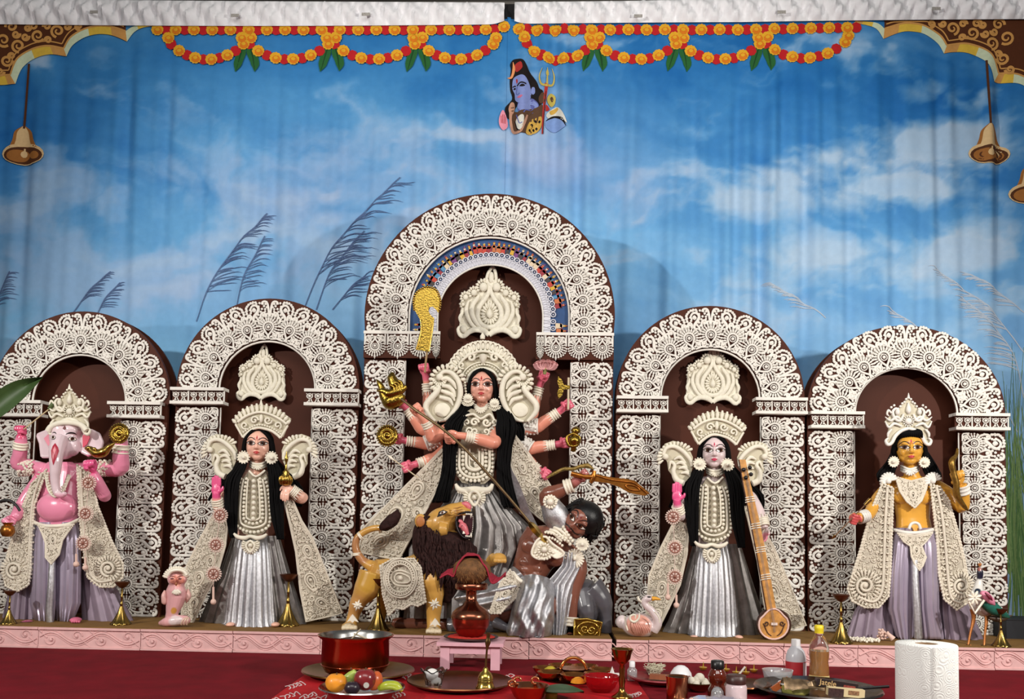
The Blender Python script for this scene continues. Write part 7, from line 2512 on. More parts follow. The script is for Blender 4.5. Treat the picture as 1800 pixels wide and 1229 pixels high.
one('black_hoop', 'black curved hoop arching over the bronze pot at the left edge', 'hoop', m, mat('hoop_black', (26, 22, 22), .5))

# ================================================================== SMALL ANIMAL STATUES
# owl
OW = Crop(270, 970, 8.19, .10)
t = thing('owl_statue', 'small pink owl statue with white feather crown on the platform edge', 'statue', (OW(330, 1060).x, .10, ZST))
mb = MB()
mb.loft([[tuple(OW(x + hw * cos(a), y, dh * sin(a))) for a in np.arange(18) * 2 * PI / 18] for x, y, hw, dh in ((330, 440, 100, .035), (325, 560, 150, .05), (330, 660, 150, .05), (300, 780, 125, .045), (270, 880, 95, .04), (250, 960, 90, .035))])
mb.ell(OW(340, 380, -.01), 140 * OW.u, 120 * OW.u, 135 * OW.u, None, 28, 20)
for x in (270, 410):
    mb.ell(OW(x, 400, -.05), 62 * OW.u, 35 * OW.u, 58 * OW.u, None, 12, 9)
ct(mb, OW, [(90, 1030, 0), (200, 1010, -.02), (330, 990, -.02), (470, 990, -.01), (510, 1010, 0)], [30, 70, 80, 70, 30], 0, 14, 3)
bo, raw = body_obj(t, mb, (226, 170, 172), [(OW(340, 420, -.06), 110 * OW.u, (226, 146, 128)), (OW(280, 860, -.05), 60 * OW.u, (206, 150, 70)), (OW(300, 1000, -.06), 120 * OW.u, (224, 206, 206))], .003, 2, rough=.25)
m = MB(); ct(m, OW, [(326, 440), (325, 465), (322, 492)], [12, 20, 6], -.088, 8, 2); obj('beak', m, mat('owl_beak', (160, 96, 60), .4), t)
for x in (265, 380):
    m = MB(); m.ell(OW(x, 388, -.082), 26 * OW.u, 8 * OW.u, 13 * OW.u, None, 10, 7); obj('eye', m, mat('brow_brown', (110, 60, 60)), t)
    m = MB(); ct(m, OW, [(x - 45, 375), (x, 352), (x + 45, 352 + 14 * (1 if x < 300 else -.2))], [3, 7, 3], -.088, 6, 3); obj('brow', m, mat('brow_brown', (110, 60, 60)), t)
m = MB(); petals(m, OW, 335, 420, 120, 215, 25, 160, 15, 24, -.03); ct(m, OW, [(205, 340), (250, 285), (340, 262), (430, 280), (480, 340)], 26, -.055, 8, 4); obj('feather_crown', m, PEARL, t)
m = MB(); petals(m, OW, 330, 530, 20, 95, 230, 310, 5, 24, -.055); obj('feather_bib', m, PEARL, t)
for pts in ([(160, 560, -.01), (150, 640, -.02), (165, 720, -.01), (180, 760, 0)], [(495, 540, 0), (500, 640, -.01), (470, 740, 0)]):
    m = MB(); ct(m, OW, pts, ([14, 40, 50, 6] if len(pts) == 4 else [14, 44, 6]), 0, 10, 4); obj('wing', m, mat('owl_wing', (222, 176, 168), .35), t)
m = MB()
for k in range(3):
    ct(m, OW, [(400 + 40 * k, 1050, -.045), (420 + 36 * k, 985, -.06), (470 + 16 * k, 950, -.04)], 12, 0, 7, 3)
obj('shell_ridge', m, mat('shell_cream', (226, 196, 176), .4), t)
# swan
SW = Crop(1080, 980, 8.19, .12)
t = thing('swan_statue', 'small pink and white swan statue with orange beak on the platform edge', 'statue', (SW(370, 1140).x, .12, ZST))
mb = MB()
mb.ell(SW(370, 980, .0), 260 * SW.u, 190 * SW.u, 175 * SW.u, None, 18, 14); mb.ell(SW(110, 930, .01), 90 * SW.u, 80 * SW.u, 100 * SW.u, None, 12, 9)
ct(mb, SW, [(560, 1060, -.03), (620, 960, -.04), (600, 860, -.045), (530, 760, -.045), (450, 690, -.045), (430, 630, -.045), (480, 590, -.05), (540, 600, -.055)], [70, 66, 58, 52, 46, 48, 52, 40], 0, 14, 3)
bo, raw = body_obj(t, mb, (222, 206, 206), [(SW(340, 980, -.06), 190 * SW.u, (226, 164, 146))], .003, 2, rough=.25)
m = MB(); ct(m, SW, [(540, 595), (600, 592), (665, 608)], [34, 26, 8], -.06, 9, 2); obj('beak', m, mat('beak_orange', (226, 160, 40), .4), t)
m = MB(); m.ell(SW(500, 570, -.098), 30 * SW.u, 6 * SW.u, 12 * SW.u); obj('eye', m, mat('brow_black', (22, 14, 14)), t)
m = MB()
for k in range(7):
    ct(m, SW, [(260 + 34 * k, 930 + 8 * k, -.085), (300 + 34 * k, 1000 + 6 * k, -.088), (330 + 30 * k, 1090, -.075)], [6, 12, 4], 0, 6, 3)
obj('wing_feather', m, mat('swan_feather', (214, 150, 134), .4), t, stuff=True)
m = MB(); ct(m, SW, [(360, 800), (350, 880), (290, 930), (230, 900), (235, 840), (300, 830), (300, 880)], [8, 16, 18, 16, 14, 12, 8], -.095, 8, 4); ct(m, SW, [(150, 850), (165, 960), (190, 1050)], 12, -.07, 8, 3); obj('feather_scroll', m, CREAM, t)
m = MB(); ct(m, SW, [(340, 560), (350, 610), (400, 650)], [14, 20, 8], -.05, 8, 3); ct(m, SW, [(580, 780), (640, 860), (650, 940)], 10, -.10, 7, 3); obj('neck_plume', m, CREAM, t)
# peacock
PK = Crop(1660, 960, 6.143, .10)
t = thing('peacock_statue', 'small peacock statue with teal wings and copper legs beside the lilac-robed statue', 'statue', (PK(400, 1080).x, .10, ZST))
mb = MB()
ct(mb, PK, [(380, 230, -.01), (385, 290, -.01), (380, 360, -.01), (370, 430, -.01), (360, 520, -.02), (360, 600, -.02), (420, 660, 0), (500, 690, .01)], [18, 32, 28, 44, 70, 96, 100, 70], 0, 14, 3)
body_obj(t, mb, (222, 220, 214), [(PK(380, 300, -.02), 60 * PK.u, (30, 30, 48)), (PK(360, 480, -.05), 46 * PK.u, (24, 36, 56)), (PK(380, 245, -.02), 26 * PK.u, (150, 80, 66)), (PK(380, 640, -.1), 60 * PK.u, (40, 100, 76)), (PK(500, 680, .0), 80 * PK.u, (34, 96, 80))], .003, 2, rough=.25)
m = MB(); ct(m, PK, [(420, 600, -.05), (520, 670, -.05), (620, 730, -.04), (700, 770, -.03)], [60, 66, 44, 14], 0, 22, 4); obj('tail', m, mat('peacock_teal', (36, 104, 88), .3, noise=.3, nscale=80), t)
m = MB(); ct(m, PK, [(480, 770, -.03), (600, 790, -.03), (730, 750, -.03)], [20, 34, 6], 0, 10, 3); obj('tail_feather', m, mat('peacock_brown', (66, 48, 34), .5, noise=.3), t)
m = MB(); ct(m, PK, [(395, 500), (440, 530), (500, 590), (545, 640)], [20, 44, 40, 8], -.075, 10, 3); w_ = obj('wing', m, mat('wing_pink', (224, 140, 166), .35), t)
m = MB(); ct(m, PK, [(440, 505), (490, 555), (520, 590)], [8, 20, 4], -.105, 8, 3); obj('wing_spot', m, mat('wing_maroon', (110, 30, 50), .4), w_)
m = MB(); ct(m, PK, [(262, 600), (330, 728), (430, 585)], 13, -.085, 8, 0); petals(m, PK, 325, 560, 10, 80, 20, 340, 8, 16, -.09); obj('breast_plume', m, PEARL, t)
COP = mat('leg_copper', (176, 110, 56), .35, .5)
for pts in ([(300, 680, 0), (315, 790, 0), (280, 940, -.01), (255, 1075, -.02)], [(430, 690, 0), (455, 780, -.01), (440, 930, -.02), (428, 1095, -.03)]):
    m = MB(); ct(m, PK, pts, [26, 20, 12, 12], 0, 9, 3); ct(m, PK, [(pts[-1][0] - 30, pts[-1][1], -.05), (pts[-1][0], pts[-1][1], pts[-1][2]), (pts[-1][0] + 30, pts[-1][1], -.05)], 8, 0, 7, 2); obj('leg', m, COP, t)
m = MB(); ct(m, PK, [(592, 770, -.02), (597, 1075, -.02)], 5, 0, 6, 0); obj('support_rod', m, mat('rod_dark', (60, 46, 36), .5), t)
m = MB(); petals(m, PK, 382, 235, 10, 50, 70, 110, 4, 6, -.02); obj('crest', m, COP, t)
# ================================================================== OFFERINGS ON THE FLOOR
def spot(px, py, z=0.0):
    p = atz(px, py, z)
    return p, SCL(p.y)


def turned(name, label, cat, px, py, prof, m, z=0.0, n=28, sx=1, sy=1, parent=None, group=None):
    """lathe-turned piece standing at pixel (px, py); profile in pixels (radius, height)"""
    p, s = spot(px, py, z)
    mb = MB(); mb.lathe(p, [(max(r, .01) * s, h * s) for r, h in prof], n, None, sx, sy)
    if parent:
        return obj(name, mb, m, parent)
    return one(name, label, cat, mb, m, group)


ZC = 0.004
STEEL = mat('steel', (200, 196, 192), .2, 1.0, noise=.1, nscale=20)
BRZD = mat('dark_bronze', (112, 70, 44), .3, .9, noise=.3, nscale=18)
# printed red cloth
RED = mat('red_print_cloth', (176, 26, 34), .7, noise=.12, nscale=12, spec=.2)
cl = thing('red_cloth', 'bright red cloth with white printed script spread under the offerings', 'cloth', atz(820, 1225, 0))
cor = [(430, 1262), (548, 1177), (700, 1182), (905, 1187), (1118, 1195), (1165, 1262)]
mb = MB(); P = [atz(x, y, ZC) for x, y in cor]; mb.poly(P, (0, 0, -.0035)); obj('cloth_sheet', mb, RED, cl, False)
WPR = mat('white_print', (222, 196, 196), .7)
rr = random.Random(21)
mb = MB()
def floor_ribbon(mb, pts, w):
    P, _ = spline(np.c_[np.asarray(pts, float), np.zeros(len(pts))], np.ones(len(pts)), 5)
    V = []
    for i in range(len(P)):
        t = unit(P[min(i + 1, len(P) - 1)] - P[max(i - 1, 0)])
        for g in (1, -1):
            V.append(tuple(atz(P[i][0] - t[1] * w / 2 * g * 1.0, P[i][1] + t[0] * w / 4 * g, ZC + .0008)))
    mb.add(V, [(2 * i, 2 * i + 1, 2 * i + 3, 2 * i + 2) for i in range(len(P) - 1)])
for cx_, cy_, w_, n_ in ((522, 1204, 16, 5), (505, 1224, 26, 6), (545, 1222, 14, 4), (700, 1222, 12, 4), (1115, 1222, 12, 5), (895, 1189, 12, 3), (715, 1189, 8, 3), (560, 1228, 18, 4)):
    for k in range(n_):
        x, y = cx_ + (k / n_ - .5) * w_ * 2, cy_ - (k / n_ - .5) * w_ * .6
        floor_ribbon(mb, [(x - 5, y + rr.uniform(-3, 3)), (x + rr.uniform(-3, 3), y - 3), (x + 5, y + rr.uniform(-2, 2)), (x + rr.uniform(-2, 6), y + 3)], 2.4)
obj('printed_script', mb, WPR, cl, stuff=True)

# pot on brass plate
turned('brass_plate', 'wide brass plate under the copper cooking pot', 'plate', 630, 1187, [(0, 1), (70, 1), (88, 5), (98, 9), (97, 11), (86, 8), (68, 4), (0, 4)], mat('old_brass', (140, 104, 58), .25, 1.0, noise=.3, nscale=20), ZC, 40)
p, s = spot(624, 1184, ZC + .010)
t = thing('copper_pot', 'large shiny red-copper pot with tinned inside on the brass plate', 'pot', p)
REDC = mat('red_copper', (188, 92, 62), .18, 1.0, noise=.12, nscale=10)
mb = MB(); mb.lathe(p, [(r * s, h * s) for r, h in ((.1, 0), (42, 0), (52, 5), (57, 14), (58.5, 18), (58.5, 60), (66, 66), (66, 68), (63.5, 68), (58, 61), (57.4, 18), (50, 9), (.1, 8))], 48); obj('pot_wall', mb, REDC, t)
mb = MB(); mb.lathe(p, [(r * s, h * s) for r, h in ((63, 68.2), (57, 61), (56.5, 18), (50, 10), (.1, 9))], 48, caps=False); obj('tinned_lining', mb, mat('tin', (160, 160, 158), .25, 1.0), t)
mb = MB(); mb.tube([p + Vector((58.6 * s * cos(a), 58.6 * s * sin(a), 17 * s)) for a in np.arange(40) * PI / 20], 1.0 * s, 5, closed=True); obj('rim_bead', mb, REDC, t)
mb = MB(); mb.lathe(p + Vector((-6 * s, 0, 40 * s)), [(.001, 0), (24 * s, 3 * s), (28 * s, 14 * s), (22 * s, 20 * s), (.001, 24 * s)], 20)
one('dark_bundle', 'dark round bundle lying inside the copper pot', 'bundle', mb, mat('bundle_dark', (70, 54, 48), .5, noise=.3))
for a, b in (((610, 1126), (634, 1106)), ((622, 1108), (652, 1126))):
    mb = MB(); y0 = p.y - .02
    mb.tube([at(a[0], a[1] + 6, y0), at(b[0], b[1], y0 - .01)], 1.3 * s, 6)
    one('pale_stick', 'pale stick leaning %s in the copper pot' % ('to the right' if b[1] < a[1] else 'to the left'), 'stick', mb, mat('stick_pale', (190, 176, 150), .6))
# fruit dish
turned('steel_dish', 'shallow steel dish holding fruit at the front of the red cloth', 'dish', 636, 1229, [(0, 0), (44, 0), (56, 8), (72, 20), (75, 21), (74, 23), (56, 12), (42, 4), (0, 4)], STEEL, ZC, 40)
pf_, sf = spot(636, 1229, ZC)


def fruit(name, label, px, py, dY, rx, rz, rgb, shape=None, rough=.35, extra=None):
    c = at(px, py, pf_.y + dY)
    s = SCL(c.y)
    m_ = mat('fruit_' + name, rgb, rough, noise=.18, nscale=35, coat=.2)
    t = thing(name, label, 'fruit', c - Vector((0, 0, rz * s)), 'fruit in the steel dish')
    mb = MB()
    if shape:
        shape(mb, c, s)
    else:
        mb.lathe(c - Vector((0, 0, rz * s)), [(max(sin(a), .02) * rx * s, (1 - cos(a)) * rz * s * (1 - .10 * math.exp(-((a - PI) / .35) ** 2))) for a in np.linspace(0, PI, 12)], 20)
    obj('flesh', mb, m_, t)
    mb = MB(); mb.tube([c + Vector((0, 0, rz * s * .78)), c + Vector((.002, 0, rz * s * .99))], 1.2 * s, 6); obj('stem', mb, mat('fruit_stem', (90, 70, 40), .7), t)
    return t, c, s


fruit('orange', 'bright orange fruit at the left of the steel dish', 591, 1200, .0, 19, 17, (236, 150, 30), rough=.45)
fruit('plum', 'dark purple plum between the orange and the apple', 619, 1209, -.04, 14, 12, (40, 24, 38))
tA, cA, sA = fruit('apple', 'dark red apple with a round white sticker', 642, 1194, .0, 20, 20, (128, 36, 40), rough=.25)
mb = MB(); mb.lathe(cA + Vector((6 * sA, -19 * sA, -7 * sA)), [(5 * sA, .001), (5 * sA, -.001), (.0001, -.002)], 14, rotX(PI / 2)); obj('sticker', mb, mat('sticker', (190, 184, 176), .5), tA)
fruit('peach', 'orange-red peach leaning against the dark apple', 657, 1196, .02, 16, 18, (206, 96, 44))
fruit('pear', 'pale green pear tip behind the orange', 616, 1190, .05, 10, 16, (176, 196, 92), lambda mb, c, s: mb.tube([c + Vector((-10 * s, 0, -10 * s)), c + Vector((0, 0, 0)), c + Vector((9 * s, 0, 10 * s))], [11 * s, 9 * s, 5 * s], 14, smooth=4))
fruit('green_banana', 'curved yellow-green banana at the right of the steel dish', 688, 1207, .0, 10, 8, (170, 180, 46), lambda mb, c, s: mb.tube([c + Vector((-22 * s, .01, -4 * s)), c + Vector((-6 * s, 0, 2 * s)), c + Vector((8 * s, 0, 1 * s)), c + Vector((19 * s, 0, -8 * s))], [6 * s, 8 * s, 8 * s, 4 * s], 12, smooth=4))

# bronze tray with glass bowl and bell
turned('bronze_tray', 'dark bronze tray with a glass bowl and a brass bell on it', 'tray', 809, 1206, [(0, 1), (74, 1), (86, 5), (93, 9), (92, 11), (84, 7), (72, 3.5), (0, 3.5)], BRZD, ZC, 40)
GLASS = mat('clear_glass', (246, 248, 250), .03, trans=1.0, spec=.5)
p, s = spot(762, 1209, ZC + .008)
t = thing('glass_bowl', 'small clear cut-glass bowl on the bronze tray', 'bowl', p)
mb = MB()
prof = [(.1, 0), (13, 0), (13.5, 3), (15, 14), (19, 28), (23, 31), (21, 31), (17, 26), (13, 13), (11.5, 5), (.1, 4)]
rings = []
for r, h in prof:
    rings.append([tuple(p + Vector(((r + (1.2 * cos(6 * a) if h > 8 else .4 * cos(12 * a))) * s * cos(a), (r + (1.2 * cos(6 * a) if h > 8 else .4 * cos(12 * a))) * s * sin(a), (h + (2.5 * cos(6 * a) if h > 25 else 0)) * s))) for a in np.arange(48) * PI / 24])
mb.loft(rings); obj('bowl_glass', mb, GLASS, t)
mb = MB(); mb.ell(p + Vector((-3 * s, 0, 22 * s)), 12 * s, 11 * s, 11 * s, None, 16, 12); mb.ell(p + Vector((4 * s, -.003, 12 * s)), 9 * s, 8 * s, 8 * s, None, 14, 10)
one('white_sweet', 'white rounded sweets heaped in the glass bowl', 'sweet', mb, mat('sweet_white', (226, 224, 220), .5, noise=.06))
p, s = spot(853, 1211, ZC + .008)
t = thing('hand_bell', 'brass hand bell with long bronze handle standing on the bronze tray', 'bell', p)
mb = MB(); mb.lathe(p, [(r * s, h * s) for r, h in ((17, 0), (17.5, 2), (15, 6), (13.5, 12), (13, 20), (10, 27), (5, 31), (4.5, 35), (2.5, 37), (.1, 37))], 28)
for h in (4, 14, 18):
    mb.tube([p + Vector(((15.2 - h * .12) * s * cos(a), (15.2 - h * .12) * s * sin(a), h * s)) for a in np.arange(24) * PI / 12], .7 * s, 5, closed=True)
obj('bell_body', mb, mat('bright_brass', (196, 166, 84), .2, 1.0), t)
mb = MB(); mb.tube([p + Vector((0, 0, 36 * s)), p + Vector((1.5 * s, 0, 66 * s)), p + Vector((3 * s, 0, 80 * s)), p + Vector((3.4 * s, 0, 88 * s)), p + Vector((4 * s, 0, 97 * s))], [2 * s, 1.8 * s, 5 * s, 3 * s, 3.6 * s], 8, smooth=3, flat=.5); obj('bell_handle', mb, mat('handle_bronze', (116, 92, 56), .35, .9, noise=.3), t)

# pink stool with kalash
p0, s = spot(826, 1177, 0)
w_, d_, h_ = 104 * s, .19, 47 * s
st = thing('pink_stool', 'low pink painted wooden stool in front of the platform', 'stool', p0 + Vector((0, d_ / 2, 0)))
PST = mat('pink_paint', (222, 172, 184), .5, noise=.08, nscale=30)
c0 = p0 + Vector((0, d_ / 2 - .01, 0))
mb = MB(); mb.box(c0 + Vector((0, 0, h_ - .007)), w_ + 12 * s, d_ + .03, .014); obj('stool_top', mb, PST, st, False)
for sy_ in (-1, 1):
    mb = MB(); mb.box(c0 + Vector((0, sy_ * (d_ / 2 - .008), h_ - .014 - 7 * s)), w_, .012, 14 * s); obj('apron', mb, PST, st, False)
    for sx_ in (-1, 1):
        mb = MB(); mb.box(c0 + Vector((sx_ * (w_ / 2 - 8 * s), sy_ * (d_ / 2 - .012), (h_ - .014) / 2)), 16 * s, .026, h_ - .014); obj('leg', mb, PST, st, False)
zt = h_
ck = c0 + Vector((-2 * s, -.0, zt))
s2 = SCL(ck.y)
dish = thing('powder_dish', 'dark metal dish heaped with red powder on the pink stool', 'dish', ck)
mb = MB(); mb.lathe(ck, [(r * s2, h * s2) for r, h in ((.1, 0), (36, 0), (44, 3), (48, 5), (47, 6.5), (42, 4.5), (34, 2), (.1, 2))], 36); obj('dish_metal', mb, mat('dish_dark', (90, 70, 62), .25, .9), dish)
mb = MB()
rp_ = random.Random(2)
rings = [[tuple(ck + Vector((r * s2 * cos(a), r * s2 * sin(a), (h + rp_.uniform(-.8, .8)) * s2))) for a in np.arange(40) * PI / 20] for r, h in ((42, 4.4), (38, 6), (33, 7), (27, 7), (20, 6), (.1, 6))]
mb.loft(rings); obj('red_powder', mb, mat('red_powder', (196, 42, 30), .85, noise=.3, nscale=90, bump=.8, bscale=150), dish, stuff=True)
p = ck + Vector((-1 * s2, 0, 6 * s2))
t = thing('copper_urn', 'round-bellied copper water urn standing in red powder on the pink stool', 'urn', p)
mb = MB(); mb.lathe(p, [(r * s2, h * s2) for r, h in ((.1, 0), (20, 0), (26, 8), (32, 20), (33.5, 30), (33.5, 31))], 36); obj('urn_base', mb, mat('urn_red', (150, 48, 36), .3, .8, noise=.15), t)
mb = MB(); mb.lathe(p, [(r * s2, h * s2) for r, h in ((34.2, 31), (34.5, 34), (33, 40), (26, 47), (15, 54), (11, 60), (9.5, 62), (10.5, 63), (9.5, 64), (9.5, 78), (12, 80), (27, 81), (28.5, 83), (28.5, 91), (27, 92), (20, 92))], 36); obj('urn_neck', mb, mat('urn_copper', (150, 92, 70), .25, 1.0, noise=.2, nscale=20), t)
pc = p + Vector((0, 0, 92 * s2))
t = thing('coconut', 'husky brown coconut sitting on the mouth of the copper urn', 'coconut', pc)
mb = MB(); mb.ell(pc + Vector((0, 0, 22 * s2)), 33 * s2, 31 * s2, 25 * s2, None, 24, 16)
obj('husk', mb, mat('coconut_husk', (116, 78, 42), .8, noise=.5, nscale=50, bump=.9, bscale=120), t)
mb = MB()
for k in range(110):
    a = rp_.uniform(PI, 2 * PI); b = rp_.uniform(-.9, .8)
    n_ = Vector((cos(a) * math.sqrt(1 - b * b), sin(a) * math.sqrt(1 - b * b), b))
    q = pc + Vector((n_.x * 33 * s2, n_.y * 31 * s2, 22 * s2 + n_.z * 25 * s2))
    mb.tube([q, q + Vector((n_.x * 3 + rp_.uniform(-3, 3), n_.y * 3, -4 + rp_.uniform(-2, 2))) * s2], .22 * s2, 4)
obj('husk_fibre', mb, mat('fibre', (150, 106, 60), .9), t, stuff=True)
# red cloth over it
mb = MB()
fe = [(-54, 18), (-42, 21), (-32, 22), (-24, 32), (-16, 43), (-8, 51), (2, 51), (11, 49), (18, 36), (27, 27), (36, 16), (46, 13), (58, 20)]
rows_ = []
for i, (x, z) in enumerate(fe):
    row = []
    for j in range(9):
        v = j / 8
        out = abs(x - 2) > 30
        dz = (-9 * (1 - v) + 4 * sin(5 * v + i * 1.7)) if out else (-1.5 + 3 * sin(PI * v) - 26 * max(0, v - .35) ** 1.5 + 1.4 * sin(9 * v + i))
        row.append(tuple(pc + Vector(((x + 2.0 * sin(3 * v + i)) * s2, (-16 + 26 * v if out else -20 + 54 * v) * s2, (z + dz) * s2))))
    rows_.append(row)
mb.loft(rows_, False)
V = np.concatenate(mb.v); F_ = list(mb.f); mb.add(V + np.array((0, 0, -.002)), [tuple(reversed(f)) for f in F_])
ct_ = [tuple(np.array(r[0])) for r in rows_]
mb.tube(ct_, 1.6 * s2, 6, smooth=3)
one('red_napkin', 'crumpled crimson cloth draped over the coconut', 'cloth', mb, mat('crimson_cloth', (158, 28, 52), .75, noise=.15, nscale=40))

# bowl tray with handle
p, s = spot(1008, 1192, ZC)
t = thing('bowl_cluster', 'copper tray of joined small bowls with an arched handle', 'tray', p)
mb = MB(); mb.lathe(p, [(r * s, h * s) for r, h in ((.1, 0), (58, 0), (66, 2), (.1, 3))], 36); obj('tray_base', mb, COPPER, t)
for k in range(7):
    a = 2 * PI * k / 7 + .2
    c = p + Vector((50 * s * cos(a), 50 * s * sin(a), 3 * s))
    mb = MB(); mb.lathe(c, [(r * s, h * s) for r, h in ((.1, 0), (14, 0), (20, 6), (23, 12), (22, 12.6), (18, 7), (12, 3), (.1, 3))], 20); obj('small_bowl', mb, mat('copper_gold', (190, 124, 72), .22, 1.0, noise=.2, nscale=30), t)
c = p + Vector((0, 0, 3 * s)); mb = MB(); mb.lathe(c, [(r * s, h * s) for r, h in ((.1, 0), (16, 0), (24, 10), (26, 14), (24, 14), (.1, 12))], 20); obj('small_bowl', mb, mat('copper_gold', (190, 124, 72)), t)
mb = MB(); mb.tube([c + Vector((24 * s * cos(a) * .95, 0, (8 + 24 * sin(a)) * s)) for a in np.linspace(0, PI, 14)], 3 * s, 8); obj('arched_handle', mb, mat('copper_gold', (190, 124, 72)), t)
for x, y, rgb, nm, lb in ((968, 1177, (190, 170, 50), 'yellow_grain', 'heap of yellow grain in a back bowl of the copper tray'), (1016, 1196, (230, 150, 30), 'turmeric_heap', 'heap of orange turmeric in a front bowl of the copper tray')):
    pq, sq = spot(x, y, ZC + 12 * s)
    mb = MB(); mb.lathe(pq, [(13 * sq, -4 * sq), (11 * sq, 1 * sq), (5 * sq, 5 * sq), (.01 * sq, 6 * sq)], 16); one(nm, lb, 'powder', mb, mat(nm, rgb, .9, noise=.2, bump=.5, bscale=200))
# copper lamp, leaf, green lid
t = thing('copper_lamp', 'shiny copper bowl lamp with amber oil at the front of the cloth', 'lamp', spot(929, 1232, ZC)[0])
p, s = spot(929, 1232, ZC)
mb = MB(); mb.lathe(p, [(r * s, h * s) for r, h in ((.1, 0), (18, 0), (26, 8), (34, 24), (36, 27), (33, 26), (25, 14), (.1, 12))], 28); obj('lamp_bowl', mb, COPPER, t)
mb = MB(); mb.lathe(p + Vector((0, 0, 17 * s)), [(.1 * s, 0), (26 * s, 0), (26 * s, 1 * s), (.1 * s, 1.2 * s)], 24); obj('oil', mb, mat('amber_oil', (190, 70, 24), .08, coat=.5), t)
for k in range(3):
    mb = MB(); a = 1.2 + k * 1.1; q = p + Vector((30 * s * cos(a), 30 * s * sin(a), 30 * s)); mb.tube([q + Vector((6 * s * cos(b), 0, 6 * s * sin(b))) for b in np.linspace(0, PI * 1.6, 9)], 2.2 * s, 7); obj('scroll_ear', mb, COPPER, t)
mb = MB()
P = []
p, s = spot(988, 1214, ZC + .03)
rows_ = []
for i in range(9):
    u_ = i / 8
    wv = 13 * sin(PI * min(u_ * 1.02 + .02, 1)) ** .7
    rows_.append([tuple(p + Vector(((-38 + 76 * u_) * s, v * wv * 3.2 * s, (4 * sin(PI * u_) + (-3 if v == 0 else 0)) * s))) for v in (-1, -.5, 0, .5, 1)])
mb.loft(rows_, False); V = np.concatenate(mb.v); F_ = list(mb.f); mb.add(V + np.array((0, 0, -.0015)), [tuple(reversed(f)) for f in F_])
one('betel_leaf', 'broad dark green betel leaf lying before the copper tray', 'leaf', mb, mat('betel_green', (36, 74, 38), .4, noise=.2, nscale=30))
turned('lime_pot', 'small yellow-green round pot in front of the betel leaf', 'pot', 969, 1229, [(0, 0), (10, 0), (10.5, 6), (11, 11), (9, 12), (7, 9), (0, 9)], mat('lime_plastic', (172, 178, 60), .4), ZC, 20)
# red glass bowl
mb = MB(); p, s = spot(1057, 1216, ZC)
rings = []
for r, h in ((.1, 0), (16, 0), (24, 8), (29, 20), (30, 28), (28.5, 28), (27, 20), (21, 9), (.1, 5)):
    rings.append([tuple(p + Vector(((r + (.8 * cos(14 * a) if h > 18 else 0)) * s * cos(a), (r + (.8 * cos(14 * a) if h > 18 else 0)) * s * sin(a), h * s))) for a in np.arange(56) * PI / 28])
mb.loft(rings); one('red_glass_bowl', 'translucent red bowl with scalloped rim beside the brass goblet', 'bowl', mb, mat('red_glass', (214, 30, 40), .06, trans=.7, spec=.5))
turned('brass_goblet', 'tall brass goblet with slender stem in front of the platform gap', 'goblet', 1093, 1228, [(0, 0), (17, 0), (18, 3), (12, 7), (6, 12), (4.5, 20), (6, 30), (4.5, 40), (5, 50), (4, 58), (9, 62), (14, 68), (16.5, 78), (19.5, 85), (18, 85), (14.5, 77), (11, 69), (0, 66)], mat('goblet_brass', (168, 124, 62), .2, 1.0, noise=.2, nscale=30), ZC, 28)
def bottle(name, label, px, py, parts, cat='bottle'):
    p, s = spot(px, py, ZC)
    t = thing(name, label, cat, p)
    for nm, prof, m_ in parts:
        mb = MB(); mb.lathe(p, [(max(r, .02) * s, h * s) for r, h in prof], 28); obj(nm, mb, m_, t)
    return t, p, s


PLAS = mat('clear_plastic', (235, 236, 238), .12, trans=.75, spec=.5)
WCAP = mat('white_cap', (228, 228, 230), .4)
bottle('small_vial', 'tiny clear bottle with white cap behind the brass goblet', 1111, 1196, [('vial_body', [(0, 0), (8, 0), (8.5, 3), (8.5, 18), (5, 22), (4.5, 23), (0, 23)], PLAS), ('vial_cap', [(0, 23), (5, 23), (5, 31), (3, 33), (0, 33)], WCAP)])
p, s = spot(1076, 1186, ZC + .03); mb = MB(); mb.lathe(p, [(5 * s, 0), (.2 * s, 14 * s)], 4); mb.box(p + Vector((3 * s, 0, 1 * s)), 18 * s, 8 * s, 3 * s); one('camphor_piece', 'white pointed camphor piece left of the brass goblet', 'camphor', mb, mat('sweet_white', (226, 224, 220)))
# plate with fibre, dome, cup, cotton bowl
turned('red_plate', 'dark red plate with a wooden bar and white fibre', 'plate', 1160, 1200, [(0, 1), (38, 1), (50, 6), (55, 9), (54, 11), (46, 8), (36, 4), (0, 4)], mat('plate_red', (124, 26, 36), .35, .3), ZC, 32)
p, s = spot(1158, 1194, ZC + .014); mb = MB(); mb.box(p + Vector((0, 0, 4 * s)), 30 * s, .03, 8 * s, rotZ(-.3)); one('wooden_bar', 'small brown wooden bar on the dark red plate', 'bar', mb, mat('bar_wood', (146, 84, 52), .6, noise=.2))
mb = MB(); p, s = spot(1150, 1186, ZC + .015)
for k in range(90):
    a = rp_.uniform(0, 6.28); l = rp_.uniform(8, 20)
    mb.tube([p + Vector((rp_.uniform(-10, 10) * s, rp_.uniform(-.01, .01), 0)), p + Vector((rp_.uniform(-14, 14) * s, rp_.uniform(-.02, .02), l * .7 * s)), p + Vector((rp_.uniform(-18, 20) * s, rp_.uniform(-.02, .02), l * s))], .45 * s, 4, smooth=2)
o = one('white_fibre', 'tuft of pale dry fibre on the dark red plate', 'fibre', mb, mat('pale_fibre', (206, 200, 176), .9)); o['kind'] = 'stuff'
